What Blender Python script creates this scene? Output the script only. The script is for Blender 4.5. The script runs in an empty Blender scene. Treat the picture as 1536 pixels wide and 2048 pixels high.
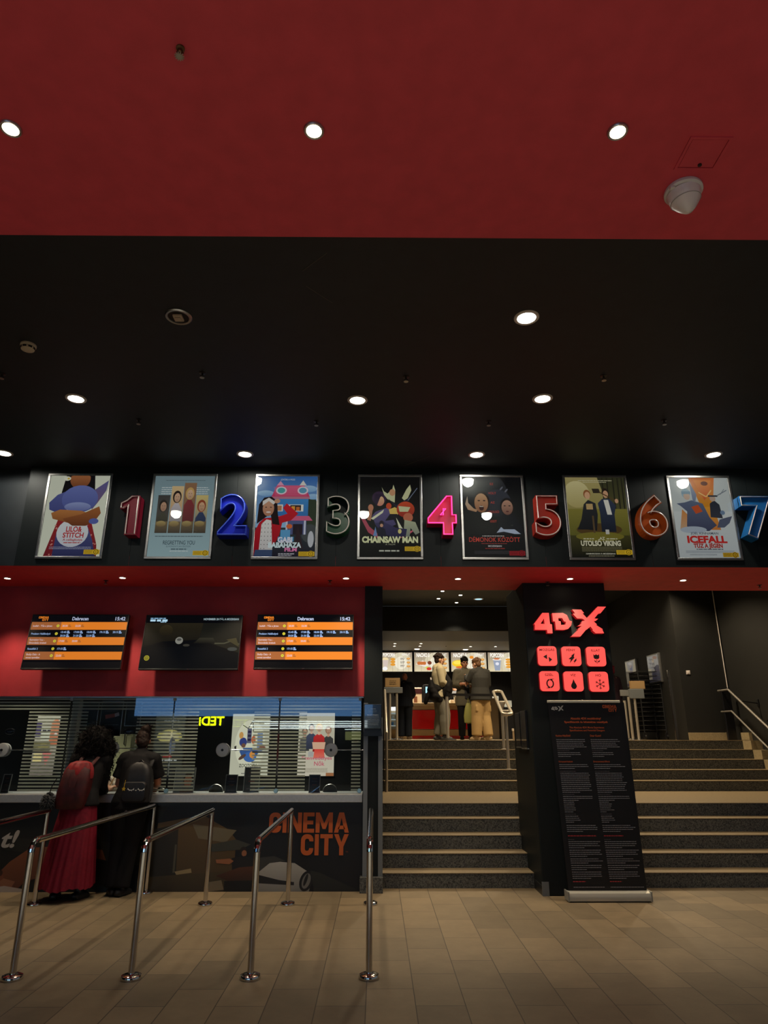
import bpy, bmesh, math, random
from mathutils import Vector, Matrix, noise
R = math.radians
random.seed(7)
scene = bpy.context.scene
COL = scene.collection

# ------------------------------------------------------------------ camera geometry
FPX, CX, CY = 1340.0, 768.0, 1024.0
EYE = Vector((0, 0, 1.65)); PITCH = R(18.6); YAW = 0.0095
def ray(x, y):
    u = (x - CX) / FPX; v = (CY - y) / FPX
    f = math.cos(PITCH) - v * math.sin(PITCH); up = math.sin(PITCH) + v * math.cos(PITCH)
    return Vector((u * math.cos(YAW) + f * math.sin(YAW), f * math.cos(YAW) - u * math.sin(YAW), up))
def P(x, y, Y=None, z=None, X=None):
    d = ray(x, y)
    t = (Y - EYE.y) / d.y if Y is not None else ((z - EYE.z) / d.z if z is not None else (X - EYE.x) / d.x)
    return EYE + d * t

# ------------------------------------------------------------------ materials
def lin(c):
    c = c / 255.0
    return c / 12.92 if c <= 0.04045 else ((c + 0.055) / 1.055) ** 2.4
def S(r, g, b): return (lin(r), lin(g), lin(b))
MATS = {}
def mat(name, col=(0.5, 0.5, 0.5), rough=0.5, metal=0.0, em=None, es=1.0, coat=0.0, noise_s=0, noise_a=0.12, bump=0.0, spec=0.5, dark=None):
    if name in MATS: return MATS[name]
    m = bpy.data.materials.new(name); m.use_nodes = True
    nt = m.node_tree; b = nt.nodes['Principled BSDF']
    b.inputs['Base Color'].default_value = (*col, 1); b.inputs['Roughness'].default_value = rough
    b.inputs['Metallic'].default_value = metal; b.inputs['Coat Weight'].default_value = coat
    b.inputs['Coat Roughness'].default_value = 0.04
    b.inputs['Specular IOR Level'].default_value = spec
    if em: b.inputs['Emission Color'].default_value = (*em, 1); b.inputs['Emission Strength'].default_value = es
    if noise_s:
        tc = nt.nodes.new('ShaderNodeTexCoord'); n = nt.nodes.new('ShaderNodeTexNoise')
        n.inputs['Scale'].default_value = noise_s; n.inputs['Detail'].default_value = 5
        nt.links.new(tc.outputs['Object'], n.inputs['Vector'])
        r = nt.nodes.new('ShaderNodeValToRGB')
        d = dark or tuple(c * (1 - noise_a * 2) for c in col)
        r.color_ramp.elements[0].color = (*d, 1); r.color_ramp.elements[0].position = 0.32
        r.color_ramp.elements[1].color = (*[c * (1 + noise_a) for c in col], 1); r.color_ramp.elements[1].position = 0.7
        nt.links.new(n.outputs['Fac'], r.inputs['Fac']); nt.links.new(r.outputs['Color'], b.inputs['Base Color'])
        if bump:
            bn = nt.nodes.new('ShaderNodeBump'); bn.inputs['Strength'].default_value = bump; bn.inputs['Distance'].default_value = 0.01
            nt.links.new(n.outputs['Fac'], bn.inputs['Height']); nt.links.new(bn.outputs['Normal'], b.inputs['Normal'])
    MATS[name] = m; return m
def attr_mat(name, rough=0.45, coat=0.0, es=0.0, dim=1.0):
    """printed sheet or screen: the ink colours come from the mesh's colour attribute"""
    if name in MATS: return MATS[name]
    m = bpy.data.materials.new(name); m.use_nodes = True
    nt = m.node_tree; b = nt.nodes['Principled BSDF']
    a = nt.nodes.new('ShaderNodeVertexColor'); a.layer_name = 'Ink'
    nt.links.new(a.outputs['Color'], b.inputs['Base Color'])
    b.inputs['Roughness'].default_value = rough; b.inputs['Coat Weight'].default_value = coat; b.inputs['Coat Roughness'].default_value = 0.02
    if es:
        nt.links.new(a.outputs['Color'], b.inputs['Emission Color']); b.inputs['Emission Strength'].default_value = es
        b.inputs['Base Color'].default_value = (0.02, 0.02, 0.02, 1) if not name.startswith('lit_screen') else (0.0015, 0.0015, 0.0015, 1)
        nt.links.remove(b.inputs['Base Color'].links[0]); b.inputs['Specular IOR Level'].default_value = 0.1
    MATS[name] = m; return m
def glass_mat(name='clear_glass', tint=(0.96, 0.98, 0.97), refl=1.0):
    if name in MATS: return MATS[name]
    m = bpy.data.materials.new(name); m.use_nodes = True; nt = m.node_tree; nt.nodes.clear()
    o = nt.nodes.new('ShaderNodeOutputMaterial'); mx = nt.nodes.new('ShaderNodeMixShader')
    t = nt.nodes.new('ShaderNodeBsdfTransparent'); t.inputs[0].default_value = (*tint, 1)
    g = nt.nodes.new('ShaderNodeBsdfGlossy'); g.inputs['Roughness'].default_value = 0.0
    fr = nt.nodes.new('ShaderNodeFresnel'); fr.inputs['IOR'].default_value = 1.52
    ml = nt.nodes.new('ShaderNodeMath'); ml.operation = 'MULTIPLY'; ml.inputs[1].default_value = refl
    nt.links.new(fr.outputs[0], ml.inputs[0]); nt.links.new(ml.outputs[0], mx.inputs[0])
    nt.links.new(t.outputs[0], mx.inputs[1]); nt.links.new(g.outputs[0], mx.inputs[2]); nt.links.new(mx.outputs[0], o.inputs[0])
    MATS[name] = m; return m
def film_mat(name, col):
    if name in MATS: return MATS[name]
    m = bpy.data.materials.new(name); m.use_nodes = True; nt = m.node_tree; nt.nodes.clear()
    o = nt.nodes.new('ShaderNodeOutputMaterial'); mx = nt.nodes.new('ShaderNodeMixShader'); mx.inputs[0].default_value = 0.45
    d = nt.nodes.new('ShaderNodeBsdfDiffuse'); d.inputs[0].default_value = (*col, 1); t = nt.nodes.new('ShaderNodeBsdfTranslucent'); t.inputs[0].default_value = (*col, 1)
    nt.links.new(d.outputs[0], mx.inputs[1]); nt.links.new(t.outputs[0], mx.inputs[2]); nt.links.new(mx.outputs[0], o.inputs[0])
    MATS[name] = m; return m
def emit_mat(name, col, s): return mat(name, (0.02, 0.02, 0.02), 0.5, em=col, es=s)

def floor_mat():
    m = bpy.data.materials.new('stone_floor_tiles'); m.use_nodes = True; nt = m.node_tree; b = nt.nodes['Principled BSDF']
    tc = nt.nodes.new('ShaderNodeTexCoord'); mp = nt.nodes.new('ShaderNodeMapping'); mp.inputs['Rotation'].default_value = (0, 0, R(90))
    mp.inputs['Location'].default_value = (0.18, 0.07, 0)
    br = nt.nodes.new('ShaderNodeTexBrick'); br.offset = 0.5
    br.inputs['Scale'].default_value = 1.0; br.inputs['Brick Width'].default_value = 0.62; br.inputs['Row Height'].default_value = 0.325
    br.inputs['Mortar Size'].default_value = 0.0035; br.inputs['Mortar Smooth'].default_value = 0.1; br.inputs['Bias'].default_value = 0.0
    br.inputs['Color1'].default_value = (0.285, 0.212, 0.122, 1); br.inputs['Color2'].default_value = (0.185, 0.142, 0.085, 1)
    br.inputs['Mortar'].default_value = (0.070, 0.053, 0.035, 1)
    n = nt.nodes.new('ShaderNodeTexNoise'); n.inputs['Scale'].default_value = 3.5; n.inputs['Detail'].default_value = 8; n.inputs['Roughness'].default_value = 0.7
    mx = nt.nodes.new('ShaderNodeMixRGB'); mx.blend_type = 'MULTIPLY'; mx.inputs[0].default_value = 0.55
    rp = nt.nodes.new('ShaderNodeValToRGB'); rp.color_ramp.elements[0].color = (0.6, 0.6, 0.6, 1); rp.color_ramp.elements[0].position = 0.3
    rp.color_ramp.elements[1].color = (1.1, 1.1, 1.1, 1); rp.color_ramp.elements[1].position = 0.7
    L = nt.links.new
    L(tc.outputs['Object'], mp.inputs['Vector']); L(mp.outputs[0], br.inputs['Vector']); L(tc.outputs['Object'], n.inputs['Vector'])
    L(n.outputs['Fac'], rp.inputs[0]); L(br.outputs['Color'], mx.inputs[1]); L(rp.outputs[0], mx.inputs[2]); L(mx.outputs[0], b.inputs['Base Color'])
    b.inputs['Roughness'].default_value = 0.5
    bp = nt.nodes.new('ShaderNodeBump'); bp.inputs['Strength'].default_value = 0.35; bp.inputs['Distance'].default_value = 0.002; bp.invert = True
    L(br.outputs['Fac'], bp.inputs['Height']); L(bp.outputs[0], b.inputs['Normal'])
    return m
def granite_mat(name, base, speck, rough=0.45):
    m = bpy.data.materials.new(name); m.use_nodes = True; nt = m.node_tree; b = nt.nodes['Principled BSDF']
    tc = nt.nodes.new('ShaderNodeTexCoord'); v = nt.nodes.new('ShaderNodeTexVoronoi'); v.inputs['Scale'].default_value = 95
    n = nt.nodes.new('ShaderNodeTexNoise'); n.inputs['Scale'].default_value = 60; n.inputs['Detail'].default_value = 6
    r = nt.nodes.new('ShaderNodeValToRGB'); r.color_ramp.elements[0].color = (*speck, 1); r.color_ramp.elements[1].color = (*base, 1)
    r.color_ramp.elements[0].position = 0.36; r.color_ramp.elements[1].position = 0.62
    mx = nt.nodes.new('ShaderNodeMixRGB'); mx.blend_type = 'MIX'; mx.inputs[0].default_value = 0.4
    L = nt.links.new
    L(tc.outputs['Object'], v.inputs['Vector']); L(tc.outputs['Object'], n.inputs['Vector'])
    L(n.outputs['Fac'], mx.inputs[1]); L(v.outputs['Color'], mx.inputs[2]); L(mx.outputs[0], r.inputs[0]); L(r.outputs[0], b.inputs['Base Color'])
    b.inputs['Roughness'].default_value = rough
    return m

# ------------------------------------------------------------------ mesh building
class MB:
    def __init__(s): s.bm = bmesh.new(); s.flat = set()
    def box(s, x0, x1, y0, y1, z0, z1, bev=0.0, M=None):
        r = bmesh.ops.create_cube(s.bm, size=1.0); vs = r['verts']
        for v in vs:
            v.co = Vector(((x0 + x1) / 2 + v.co.x * (x1 - x0), (y0 + y1) / 2 + v.co.y * (y1 - y0), (z0 + z1) / 2 + v.co.z * (z1 - z0)))
            if M is not None: v.co = M @ v.co
        old = set(s.bm.faces) - set(f for v in vs for f in v.link_faces) if bev else None
        if bev:
            es = {e for v in vs for e in v.link_edges}
            bmesh.ops.bevel(s.bm, geom=list(es), offset=bev, segments=2, profile=0.5, affect='EDGES')
            s.flat |= set(s.bm.faces) - old
        else: s.flat |= {f for v in vs for f in v.link_faces}
        return s
    def ring(s, c, u, v, ru, rv, n):
        return [s.bm.verts.new(c + u * (ru * math.cos(2 * math.pi * i / n)) + v * (rv * math.sin(2 * math.pi * i / n))) for i in range(n)]
    def bridge(s, a, b):
        n = len(a)
        for i in range(n):
            try: f = s.bm.faces.new((a[i], a[(i + 1) % n], b[(i + 1) % n], b[i]))
            except ValueError: pass
    def cap(s, a):
        try: s.bm.faces.new(a)
        except ValueError: pass
    def tube(s, pts, r, n=12, closed=False, caps=True):
        pts = [Vector(p) for p in pts]; N = len(pts); rr = r if isinstance(r, (list, tuple)) else [r] * N
        rings = []; prev = None
        for i, p in enumerate(pts):
            if closed: t = (pts[(i + 1) % N] - pts[i - 1]).normalized()
            elif i == 0: t = (pts[1] - p).normalized()
            elif i == N - 1: t = (p - pts[i - 1]).normalized()
            else: t = ((pts[i + 1] - p).normalized() + (p - pts[i - 1]).normalized()).normalized()
            if prev is None:
                ref = Vector((0, 0, 1)) if abs(t.z) < 0.9 else Vector((1, 0, 0))
                u = t.cross(ref).normalized()
            else:
                u = prev - t * prev.dot(t)
                u = u.normalized() if u.length > 1e-6 else t.cross(Vector((0, 0, 1))).normalized()
            prev = u; v = t.cross(u).normalized()
            k = 1.0
            if 0 < i < N - 1 or closed:
                a = (pts[(i + 1) % N] - p).normalized(); k = 1.0 / max(0.6, math.sqrt((1 + a.dot((p - pts[i - 1]).normalized())) / 2))
            rings.append(s.ring(p, u, v, rr[i] * (k if k < 1.5 else 1.5), rr[i], n))
        for i in range(N - 1): s.bridge(rings[i], rings[i + 1])
        if closed: s.bridge(rings[-1], rings[0])
        elif caps: s.cap(rings[0]); s.cap(rings[-1])
        return s
    def lathe(s, c, prof, n=24, axis='z', capA=True, capB=True):
        c = Vector(c); ax = {'x': Vector((1, 0, 0)), 'y': Vector((0, 1, 0)), 'z': Vector((0, 0, 1))}[axis] if isinstance(axis, str) else Vector(axis).normalized()
        ref = Vector((0, 0, 1)) if abs(ax.z) < 0.9 else Vector((1, 0, 0))
        u = ax.cross(ref).normalized(); v = ax.cross(u)
        rings = [s.ring(c + ax * h, u, v, max(r, 1e-4), max(r, 1e-4), n) for r, h in prof]
        for i in range(len(rings) - 1): s.bridge(rings[i], rings[i + 1])
        if capA: s.cap(rings[0])
        if capB: s.cap(rings[-1])
        return s
    def ell(s, c, rx, ry, rz, M=None, u=16, v=10):
        r = bmesh.ops.create_uvsphere(s.bm, u_segments=u, v_segments=v, radius=1.0)
        c = Vector(c)
        for w in r['verts']:
            q = Vector((w.co.x * rx, w.co.y * ry, w.co.z * rz))
            w.co = c + (M @ q if M is not None else q)
        return s
    def prism(s, poly, o, u, v, depth, holes=None):
        """polygon (2d list) in plane o,u,v pushed along n=u x v by depth"""
        o, u, v = Vector(o), Vector(u), Vector(v); n = u.cross(v).normalized() * depth
        a = [s.bm.verts.new(o + u * p[0] + v * p[1]) for p in poly]
        b = [s.bm.verts.new(w.co + n) for w in a]
        s.bridge(a, b)
        s.cap(a); s.cap(b)
        return s
    def quad(s, a, b, c, d):
        s.cap([s.bm.verts.new(Vector(q)) for q in (a, b, c, d)]); return s
    def limb(s, pts, n=14, side=Vector((1, 0, 0)), blunt=False):
        """closed tapered limb; pts = (position, half width along side, half depth)"""
        rings = []; N = len(pts); P3 = [Vector(p[0]) for p in pts]
        seq = []
        for i, p in enumerate(pts):
            t = (P3[min(i + 1, N - 1)] - P3[max(i - 1, 0)]).normalized()
            seq.append((P3[i], p[1], p[2] if len(p) > 2 else p[1], t))
        full = []
        c, a, b, t = seq[0]; m = min(a, b)
        full += [(c - t * m * 0.95, a * .3, b * .3, t), (c - t * m * 0.65, a * .75, b * .75, t)]
        full += seq
        c, a, b, t = seq[-1]; m = min(a, b)
        full += [(c + t * m * (.06 if blunt else 0.65), a * (.92 if blunt else .75), b * (.92 if blunt else .75), t), (c + t * m * (.07 if blunt else 0.95), a * .3, b * .3, t)]
        for c, a, b, t in full:
            sd = side - t * side.dot(t)
            if sd.length < 0.15: sd = Vector((0, 1, 0)) - t * t.y
            sd.normalize(); w = t.cross(sd)
            rings.append(s.ring(c, sd, w, a, b, n))
        for i in range(len(rings) - 1): s.bridge(rings[i], rings[i + 1])
        s.cap(rings[0]); s.cap(rings[-1]); return s
    def mesh(s, name, smooth=True, ang=38):
        bmesh.ops.recalc_face_normals(s.bm, faces=s.bm.faces)
        flat = [f in s.flat for f in s.bm.faces]
        me = bpy.data.meshes.new(name); s.bm.to_mesh(me); s.bm.free()
        if smooth:
            for p in me.polygons: p.use_smooth = True
            me.set_sharp_from_angle(angle=R(ang))
            me.polygons.foreach_set('use_smooth', [not f for f in flat]); me.update()
        return me
def wloc(o):
    l = Vector((0, 0, 0))
    while o is not None: l = l + o.location; o = o.parent
    return l
def thing(name, label, cat, loc, group=None, rotz=0):
    o = bpy.data.objects.new(name, None); COL.objects.link(o); o.location = Vector(loc); o.rotation_euler = (0, 0, rotz)
    o.empty_display_size = 0.1
    o['label'] = label; o['category'] = cat
    if group: o['group'] = group
    return o
def part(name, mb, m, parent, label=None, local=False, smooth=True, ang=38):
    """link the mesh as a child; coordinates are world unless local"""
    me = mb.mesh(name, smooth, ang) if isinstance(mb, MB) else mb
    if m is not None:
        me.materials.clear(); me.materials.append(m)
    o = bpy.data.objects.new(name, me); COL.objects.link(o)
    if parent is not None:
        if not local: me.transform(Matrix.Translation(-wloc(parent)))
        o.parent = parent
    if label: o['label'] = label
    return o
def solo(name, mb, m, label, cat, group=None, kind=None, **k):
    o = part(name, mb, m, None, **k)
    vs = [v.co for v in o.data.vertices]
    c = Vector(((min(v.x for v in vs) + max(v.x for v in vs)) / 2, (min(v.y for v in vs) + max(v.y for v in vs)) / 2, min(v.z for v in vs)))
    o.data.transform(Matrix.Translation(-c)); o.location = c
    o['label'] = label; o['category'] = cat
    if group: o['group'] = group
    if kind: o['kind'] = kind
    return o
def struct(name, mb, m, **k):
    o = part(name, mb, m, None, **k); o['kind'] = 'structure'; return o
def dup(root, loc, label=None, group=None, rotz=None):
    c = root.copy(); COL.objects.link(c); c.location = Vector(loc)
    if rotz is not None: c.rotation_euler = (0, 0, rotz)
    if label: c['label'] = label
    if group: c['group'] = group
    for ch in list(root.children):
        d = ch.copy(); COL.objects.link(d); d.parent = c
        for g in list(ch.children):
            e = g.copy(); COL.objects.link(e); e.parent = d
    return c

# ------------------------------------------------------------------ lettering
TXT = {}
def text_geo(s, bold=0.0, shear=0.0):
    """lettering as a flat outline mesh: (verts, faces) scaled to cap height 1, origin at the left of the baseline"""
    k = (s, bold, shear)
    if k in TXT: return TXT[k]
    cu = bpy.data.curves.new('lettering', 'FONT'); cu.body = s; cu.offset = bold; cu.shear = shear; cu.resolution_u = 4
    o = bpy.data.objects.new('lettering', cu); COL.objects.link(o)
    me = bpy.data.meshes.new_from_object(o.evaluated_get(bpy.context.evaluated_depsgraph_get()))
    vs = [(v.co.x / 0.682, v.co.y / 0.682) for v in me.vertices]; fs = [tuple(p.vertices) for p in me.polygons]
    bpy.data.objects.remove(o); bpy.data.curves.remove(cu); bpy.data.meshes.remove(me)
    TXT[k] = (vs, fs); return TXT[k]
class Print:
    """flat artwork on a sheet of w x h metres, drawn in units of (0..U, 0..V) with y down; every shape is one layer of ink"""
    def __init__(s, w, h, U=100.0, V=None, bg=(255, 255, 255), dz=0.00025):
        s.w, s.h, s.U, s.V = w, h, U, V or U * h / w
        s.bm = bmesh.new(); s.lay = s.bm.loops.layers.float_color.new('Ink'); s.k = 0; s.dz = dz
        s.R(0, 0, s.U, s.V, bg)
    def co(s, x, y): return Vector(((x / s.U - 0.5) * s.w, 0, (0.5 - y / s.V) * s.h))
    def G(s, pts, c, c2=None):
        s.k += 1
        cl = lambda q: max(0.0, min(q[0], s.U)), lambda q: max(0.0, min(q[1], s.V))
        pts = [(max(0.0, min(p[0], s.U)), max(0.0, min(p[1], s.V))) for p in pts]
        y0 = min(p[1] for p in pts); y1 = max(p[1] for p in pts)
        vs = []
        for p in pts:
            q = s.co(*p); q.y = -s.k * s.dz; vs.append(s.bm.verts.new(q))
        try: f = s.bm.faces.new(vs)
        except ValueError: return
        a = S(*c); b = S(*(c2 or c))
        f.normal_update()
        if f.normal.y > 0: f.normal_flip()
        for l in f.loops:
            t = (s.V * (0.5 - l.vert.co.z / s.h) - y0) / max(1e-6, y1 - y0)
            l[s.lay] = (*[a[i] * (1 - t) + b[i] * t for i in range(3)], 1)
        return s
    def R(s, x0, y0, x1, y1, c, c2=None): return s.G([(x0, y0), (x1, y0), (x1, y1), (x0, y1)], c, c2)
    def E(s, cx, cy, rx, ry, c, c2=None, rot=0, n=22):
        cr, sr = math.cos(R(rot)), math.sin(R(rot)); out = []
        for i in range(n):
            a = 2 * math.pi * i / n; x, y = rx * math.cos(a), ry * math.sin(a)
            out.append((cx + x * cr - y * sr, cy + x * sr + y * cr))
        return s.G(out, c, c2)
    def line(s, pts, w, c):
        for (x0, y0), (x1, y1) in zip(pts, pts[1:]):
            d = math.hypot(x1 - x0, y1 - y0) or 1; nx, ny = -(y1 - y0) / d * w / 2, (x1 - x0) / d * w / 2
            s.G([(x0 + nx, y0 + ny), (x1 + nx, y1 + ny), (x1 - nx, y1 - ny), (x0 - nx, y0 - ny)], c); s.k -= 1
        s.k += 1
    def T(s, txt, x, y, h, c, w=None, al='c', bold=0.0, shear=0.0):
        """baseline at y, cap height h, optional total width w"""
        vs, fs = text_geo(txt, bold, shear)
        if not vs: return
        s.k += 1
        x0 = min(v[0] for v in vs); x1 = max(v[0] for v in vs)
        sx = w / (x1 - x0) if w else h
        W = (x1 - x0) * sx; ox = x - (W / 2 if al == 'c' else (W if al == 'r' else 0))
        bv = []
        for v in vs:
            q = s.co(ox + (v[0] - x0) * sx, y - v[1] * h); q.y = -s.k * s.dz; bv.append(s.bm.verts.new(q))
        col = (*S(*c), 1)
        for f in fs:
            try: F = s.bm.faces.new([bv[i] for i in f])
            except ValueError: continue
            F.normal_update()
            if F.normal.y > 0: F.normal_flip()
            for l in F.loops: l[s.lay] = col
    def block(s, txt, x, y, h, w, c, al='r'):
        """heavy square-shouldered capitals, baseline at y, total width w"""
        t = 0.215; wid = {'I': t, 'M': .92, 'N': .74, 'C': .66, 'E': .60, 'A': .80, 'T': .66, 'Y': .78}; gap = .075
        tot = sum(wid[k] for k in txt) + gap * (len(txt) - 1); sx = w / tot; x0 = x - (w if al == 'r' else 0)
        def q(cx, cy, r, a0, a1): return [(cx + r * math.cos(R(a0 + (a1 - a0) * i / 5)), cy + r * math.sin(R(a0 + (a1 - a0) * i / 5))) for i in range(6)]
        for k in txt:
            W = wid[k]
            if k == 'C':
                r = .28; ri = .10
                po = [q(W - r, 1 - r, r, 0, 90) + q(r, 1 - r, r, 90, 180) + q(r, r, r, 180, 270) + q(W - r, r, r, 270, 360) + [(W, .34), (W - t, .34)] + q(W - t - ri, t + ri, ri, 0, -90) + q(t + ri, t + ri, ri, -90, -180) + q(t + ri, 1 - t - ri, ri, 180, 90) + q(W - t - ri, 1 - t - ri, ri, 90, 0) + [(W - t, .66), (W, .66)]]
            elif k == 'I': po = [[(0, 0), (W, 0), (W, 1), (0, 1)]]
            elif k == 'N': po = [[(0, 0), (t, 0), (t, .58), (W - t * 1.05, 0), (W, 0), (W, 1), (W - t, 1), (W - t, .42), (t * 1.05, 1), (0, 1)]]
            elif k == 'E': po = [[(0, 0), (W, 0), (W, t * .9), (t, t * .9), (t, .41), (W * .9, .41), (W * .9, .60), (t, .60), (t, 1 - t * .9), (W, 1 - t * .9), (W, 1), (0, 1)]]
            elif k == 'M': po = [[(0, 0), (t, 0), (t, .60), (W / 2 - .08, .18), (W / 2 + .08, .18), (W - t, .60), (W - t, 0), (W, 0), (W, 1), (W - t * .95, 1), (W / 2, .46), (t * .95, 1), (0, 1)]]
            elif k == 'A': po = [[(0, 0), (t * 1.05, 0), (W / 2, .74), (W / 2, 1), (W / 2 - t * .6, 1)], [(W, 0), (W - t * 1.05, 0), (W / 2, .74), (W / 2, 1), (W / 2 + t * .6, 1)], [(t * .9, .17), (W - t * .9, .17), (W - t * 1.35, .35), (t * 1.35, .35)]]
            elif k == 'T': po = [[(W / 2 - t / 2, 0), (W / 2 + t / 2, 0), (W / 2 + t / 2, 1 - t * .9), (W, 1 - t * .9), (W, 1), (0, 1), (0, 1 - t * .9), (W / 2 - t / 2, 1 - t * .9)]]
            else: po = [[(W / 2 - t / 2, 0), (W / 2 + t / 2, 0), (W / 2 + t / 2, .40), (W, 1), (W - t * 1.1, 1), (W / 2, .62), (t * 1.1, 1), (0, 1), (W / 2 - t / 2, .40)]]
            for p in po: s.G([(x0 + a * sx, y - b * h) for a, b in p], c); s.k -= 1
            x0 += (W + gap) * sx
        s.k += 1
    def words(s, x0, x1, y, h, c, fill=0.85, seed=None):
        """a line of print too small to read"""
        rnd = random.Random(seed if seed is not None else int(x0 * 31 + y * 17)); x = x0; end = x0 + (x1 - x0) * fill
        while x < end:
            w = h * rnd.uniform(1.6, 5.5); s.R(x, y, min(x + w, x1), y + h, c); s.k -= 1; x += w + h * 0.6
        s.k += 1
    def mesh(s, name):
        me = bpy.data.meshes.new(name); s.bm.to_mesh(me); s.bm.free(); return me
def sheet(name, pr, m, parent, centre, tilt=0.0, rotz=0.0, label=None, yaw=0.0):
    """place a Print: it faces -Y, then tilt about X and turn about Z"""
    me = pr.mesh(name)
    me.transform(Matrix.Translation(Vector(centre)) @ Matrix.Rotation(rotz, 4, 'Z') @ Matrix.Rotation(tilt, 4, 'X'))
    return part(name, me, m, parent, label)
def outline(ch, bold=0.0):
    """closed outlines of one character as lists of 2d points, cap height 1"""
    cu = bpy.data.curves.new('lettering', 'FONT'); cu.body = ch; cu.offset = bold
    o = bpy.data.objects.new('lettering', cu); COL.objects.link(o)
    dg = bpy.context.evaluated_depsgraph_get()
    c2 = o.evaluated_get(dg).to_curve(dg)
    res = []
    for sp in c2.splines:
        bp = sp.bezier_points; pts = []
        for i in range(len(bp)):
            a, b = bp[i], bp[(i + 1) % len(bp)]
            straight = (a.handle_right - a.co).length < 1e-4 and (b.handle_left - b.co).length < 1e-4
            d1, d2 = (a.handle_right - a.co), (b.co - a.co)
            if d2.length > 1e-6 and d1.length > 1e-6 and d1.normalized().dot(d2.normalized()) > 0.9995 and (b.co - b.handle_left).length > 1e-6 and (b.co - b.handle_left).normalized().dot(d2.normalized()) > 0.9995: straight = True
            n = 1 if straight else 8
            for k in range(n):
                t = k / n
                q = a.co * (1 - t) ** 3 + a.handle_right * 3 * t * (1 - t) ** 2 + b.handle_left * 3 * t * t * (1 - t) + b.co * t ** 3
                pts.append((q.x / 0.682, q.y / 0.682))
        res.append(pts)
    o.to_curve_clear() if hasattr(o, 'to_curve_clear') else None
    bpy.data.objects.remove(o); bpy.data.curves.remove(cu)
    return res
def offset_loop(pts, d):
    """push a closed outline outwards by d (font outlines run clockwise outside, so holes shrink by the same rule)"""
    n = len(pts); out = []
    for i in range(n):
        p = Vector(pts[i]).to_2d(); a = Vector(pts[i - 1]).to_2d(); b = Vector(pts[(i + 1) % n]).to_2d()
        e1 = (p - a); e2 = (b - p)
        if e1.length < 1e-6 or e2.length < 1e-6: out.append(tuple(p)); continue
        e1.normalize(); e2.normalize(); n1 = Vector((-e1.y, e1.x)); n2 = Vector((-e2.y, e2.x))
        m = n1 + n2
        if m.length < 1e-3: m = n1
        m.normalize(); k = d / max(0.45, m.dot(n1)); out.append((p.x + m.x * k, p.y + m.y * k))
    return out
def area(pts): return sum(pts[i - 1][0] * pts[i][1] - pts[i][0] * pts[i - 1][1] for i in range(len(pts))) / 2
def solid_loops(mb, loops, o, u, v, depth):
    """fill outlines (with holes) in the plane o,u,v and push them along n = u x v"""
    o, u, v = Vector(o), Vector(u), Vector(v); n = u.cross(v).normalized() * depth
    bm = bmesh.new(); es = []
    for L in loops:
        vs = [bm.verts.new(o + u * p[0] + v * p[1]) for p in L]
        es += [bm.edges.new((vs[i - 1], vs[i])) for i in range(len(vs))]
    bmesh.ops.triangle_fill(bm, edges=es, use_beauty=True, use_dissolve=False)
    bm.verts.index_update()
    m1 = {w: mb.bm.verts.new(w.co) for w in bm.verts}; m2 = {w: mb.bm.verts.new(w.co + n) for w in bm.verts}
    for f in bm.faces:
        mb.cap([m1[w] for w in f.verts]); mb.cap([m2[w] for w in reversed(f.verts)])
    for e in es:
        a, b = e.verts; mb.cap([m1[a], m1[b], m2[b], m2[a]])
    bm.free(); return mb
# ================================================================== materials
M_red = mat('red_wall_paint', (0.38, 0.024, 0.034), 0.6, noise_s=6, noise_a=0.06)
M_redceil = mat('red_ceiling_paint', (0.66, 0.060, 0.092), 0.6, noise_s=9, noise_a=0.05, bump=0.03)
M_black = mat('black_wall_paint', (0.009, 0.0125, 0.0135), 0.55, noise_s=5, noise_a=0.06, spec=0.25)
M_redsoffit = mat('red_soffit_bounce_lit', (0.80, 0.055, 0.080), 0.6, noise_s=9, noise_a=0.04)  # red ceiling paint, brightened in place of missing bounce light from the floor
M_blackceil = mat('black_ceiling_paint', (0.0125, 0.0170, 0.0215), 0.6, noise_s=8, noise_a=0.08)
M_hall = mat('dark_hall_paint', (0.0095, 0.0098, 0.0092), 0.6, noise_s=6, noise_a=0.08)
M_steel = mat('brushed_steel', (0.60, 0.585, 0.56), 0.22, 1.0, noise_s=40, noise_a=0.05)
M_ctop = mat('brushed_counter_steel', (0.50, 0.52, 0.53), 0.45, 0.6, noise_s=40, noise_a=0.04)
M_chrome = mat('polished_steel_tube', (0.66, 0.64, 0.60), 0.13, 1.0)
M_satin = mat('satin_steel_rail', (0.62, 0.57, 0.48), 0.42, 0.75)
M_alu = mat('satin_aluminium', (0.50, 0.50, 0.49), 0.36, 1.0, noise_s=30, noise_a=0.04)
M_greymetal = mat('grey_painted_metal', S(118, 124, 128), 0.45, 0.3)
M_white = mat('white_plastic', S(215, 208, 205), 0.4)
M_blackplastic = mat('black_plastic', S(18, 18, 20), 0.35)
M_darkmetal = mat('dark_grey_metal', S(48, 49, 50), 0.4, 0.6)
M_floor = floor_mat()
M_riser = granite_mat('dark_grey_granite', S(104, 105, 101), S(42, 44, 44))
M_tread = mat('honed_beige_stone', S(146, 129, 100), 0.45, noise_s=30, noise_a=0.08)
M_skirt = mat('pale_stone_skirting', S(165, 150, 118), 0.5, noise_s=40, noise_a=0.1)
M_glass = glass_mat('clear_glass')
M_film = film_mat('pale_striped_film', (0.88, 0.88, 0.79))
M_print = attr_mat('printed_board', 0.45)
M_poster = attr_mat('backlit_poster_print', 0.4, es=0.5)
M_screen = attr_mat('lit_screen', 0.5, es=1.0)
M_lightbox = attr_mat('backlit_poster', 0.35, coat=0.3, es=0.75)
M_menu = attr_mat('backlit_menu', 0.35, es=1.05)
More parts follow.
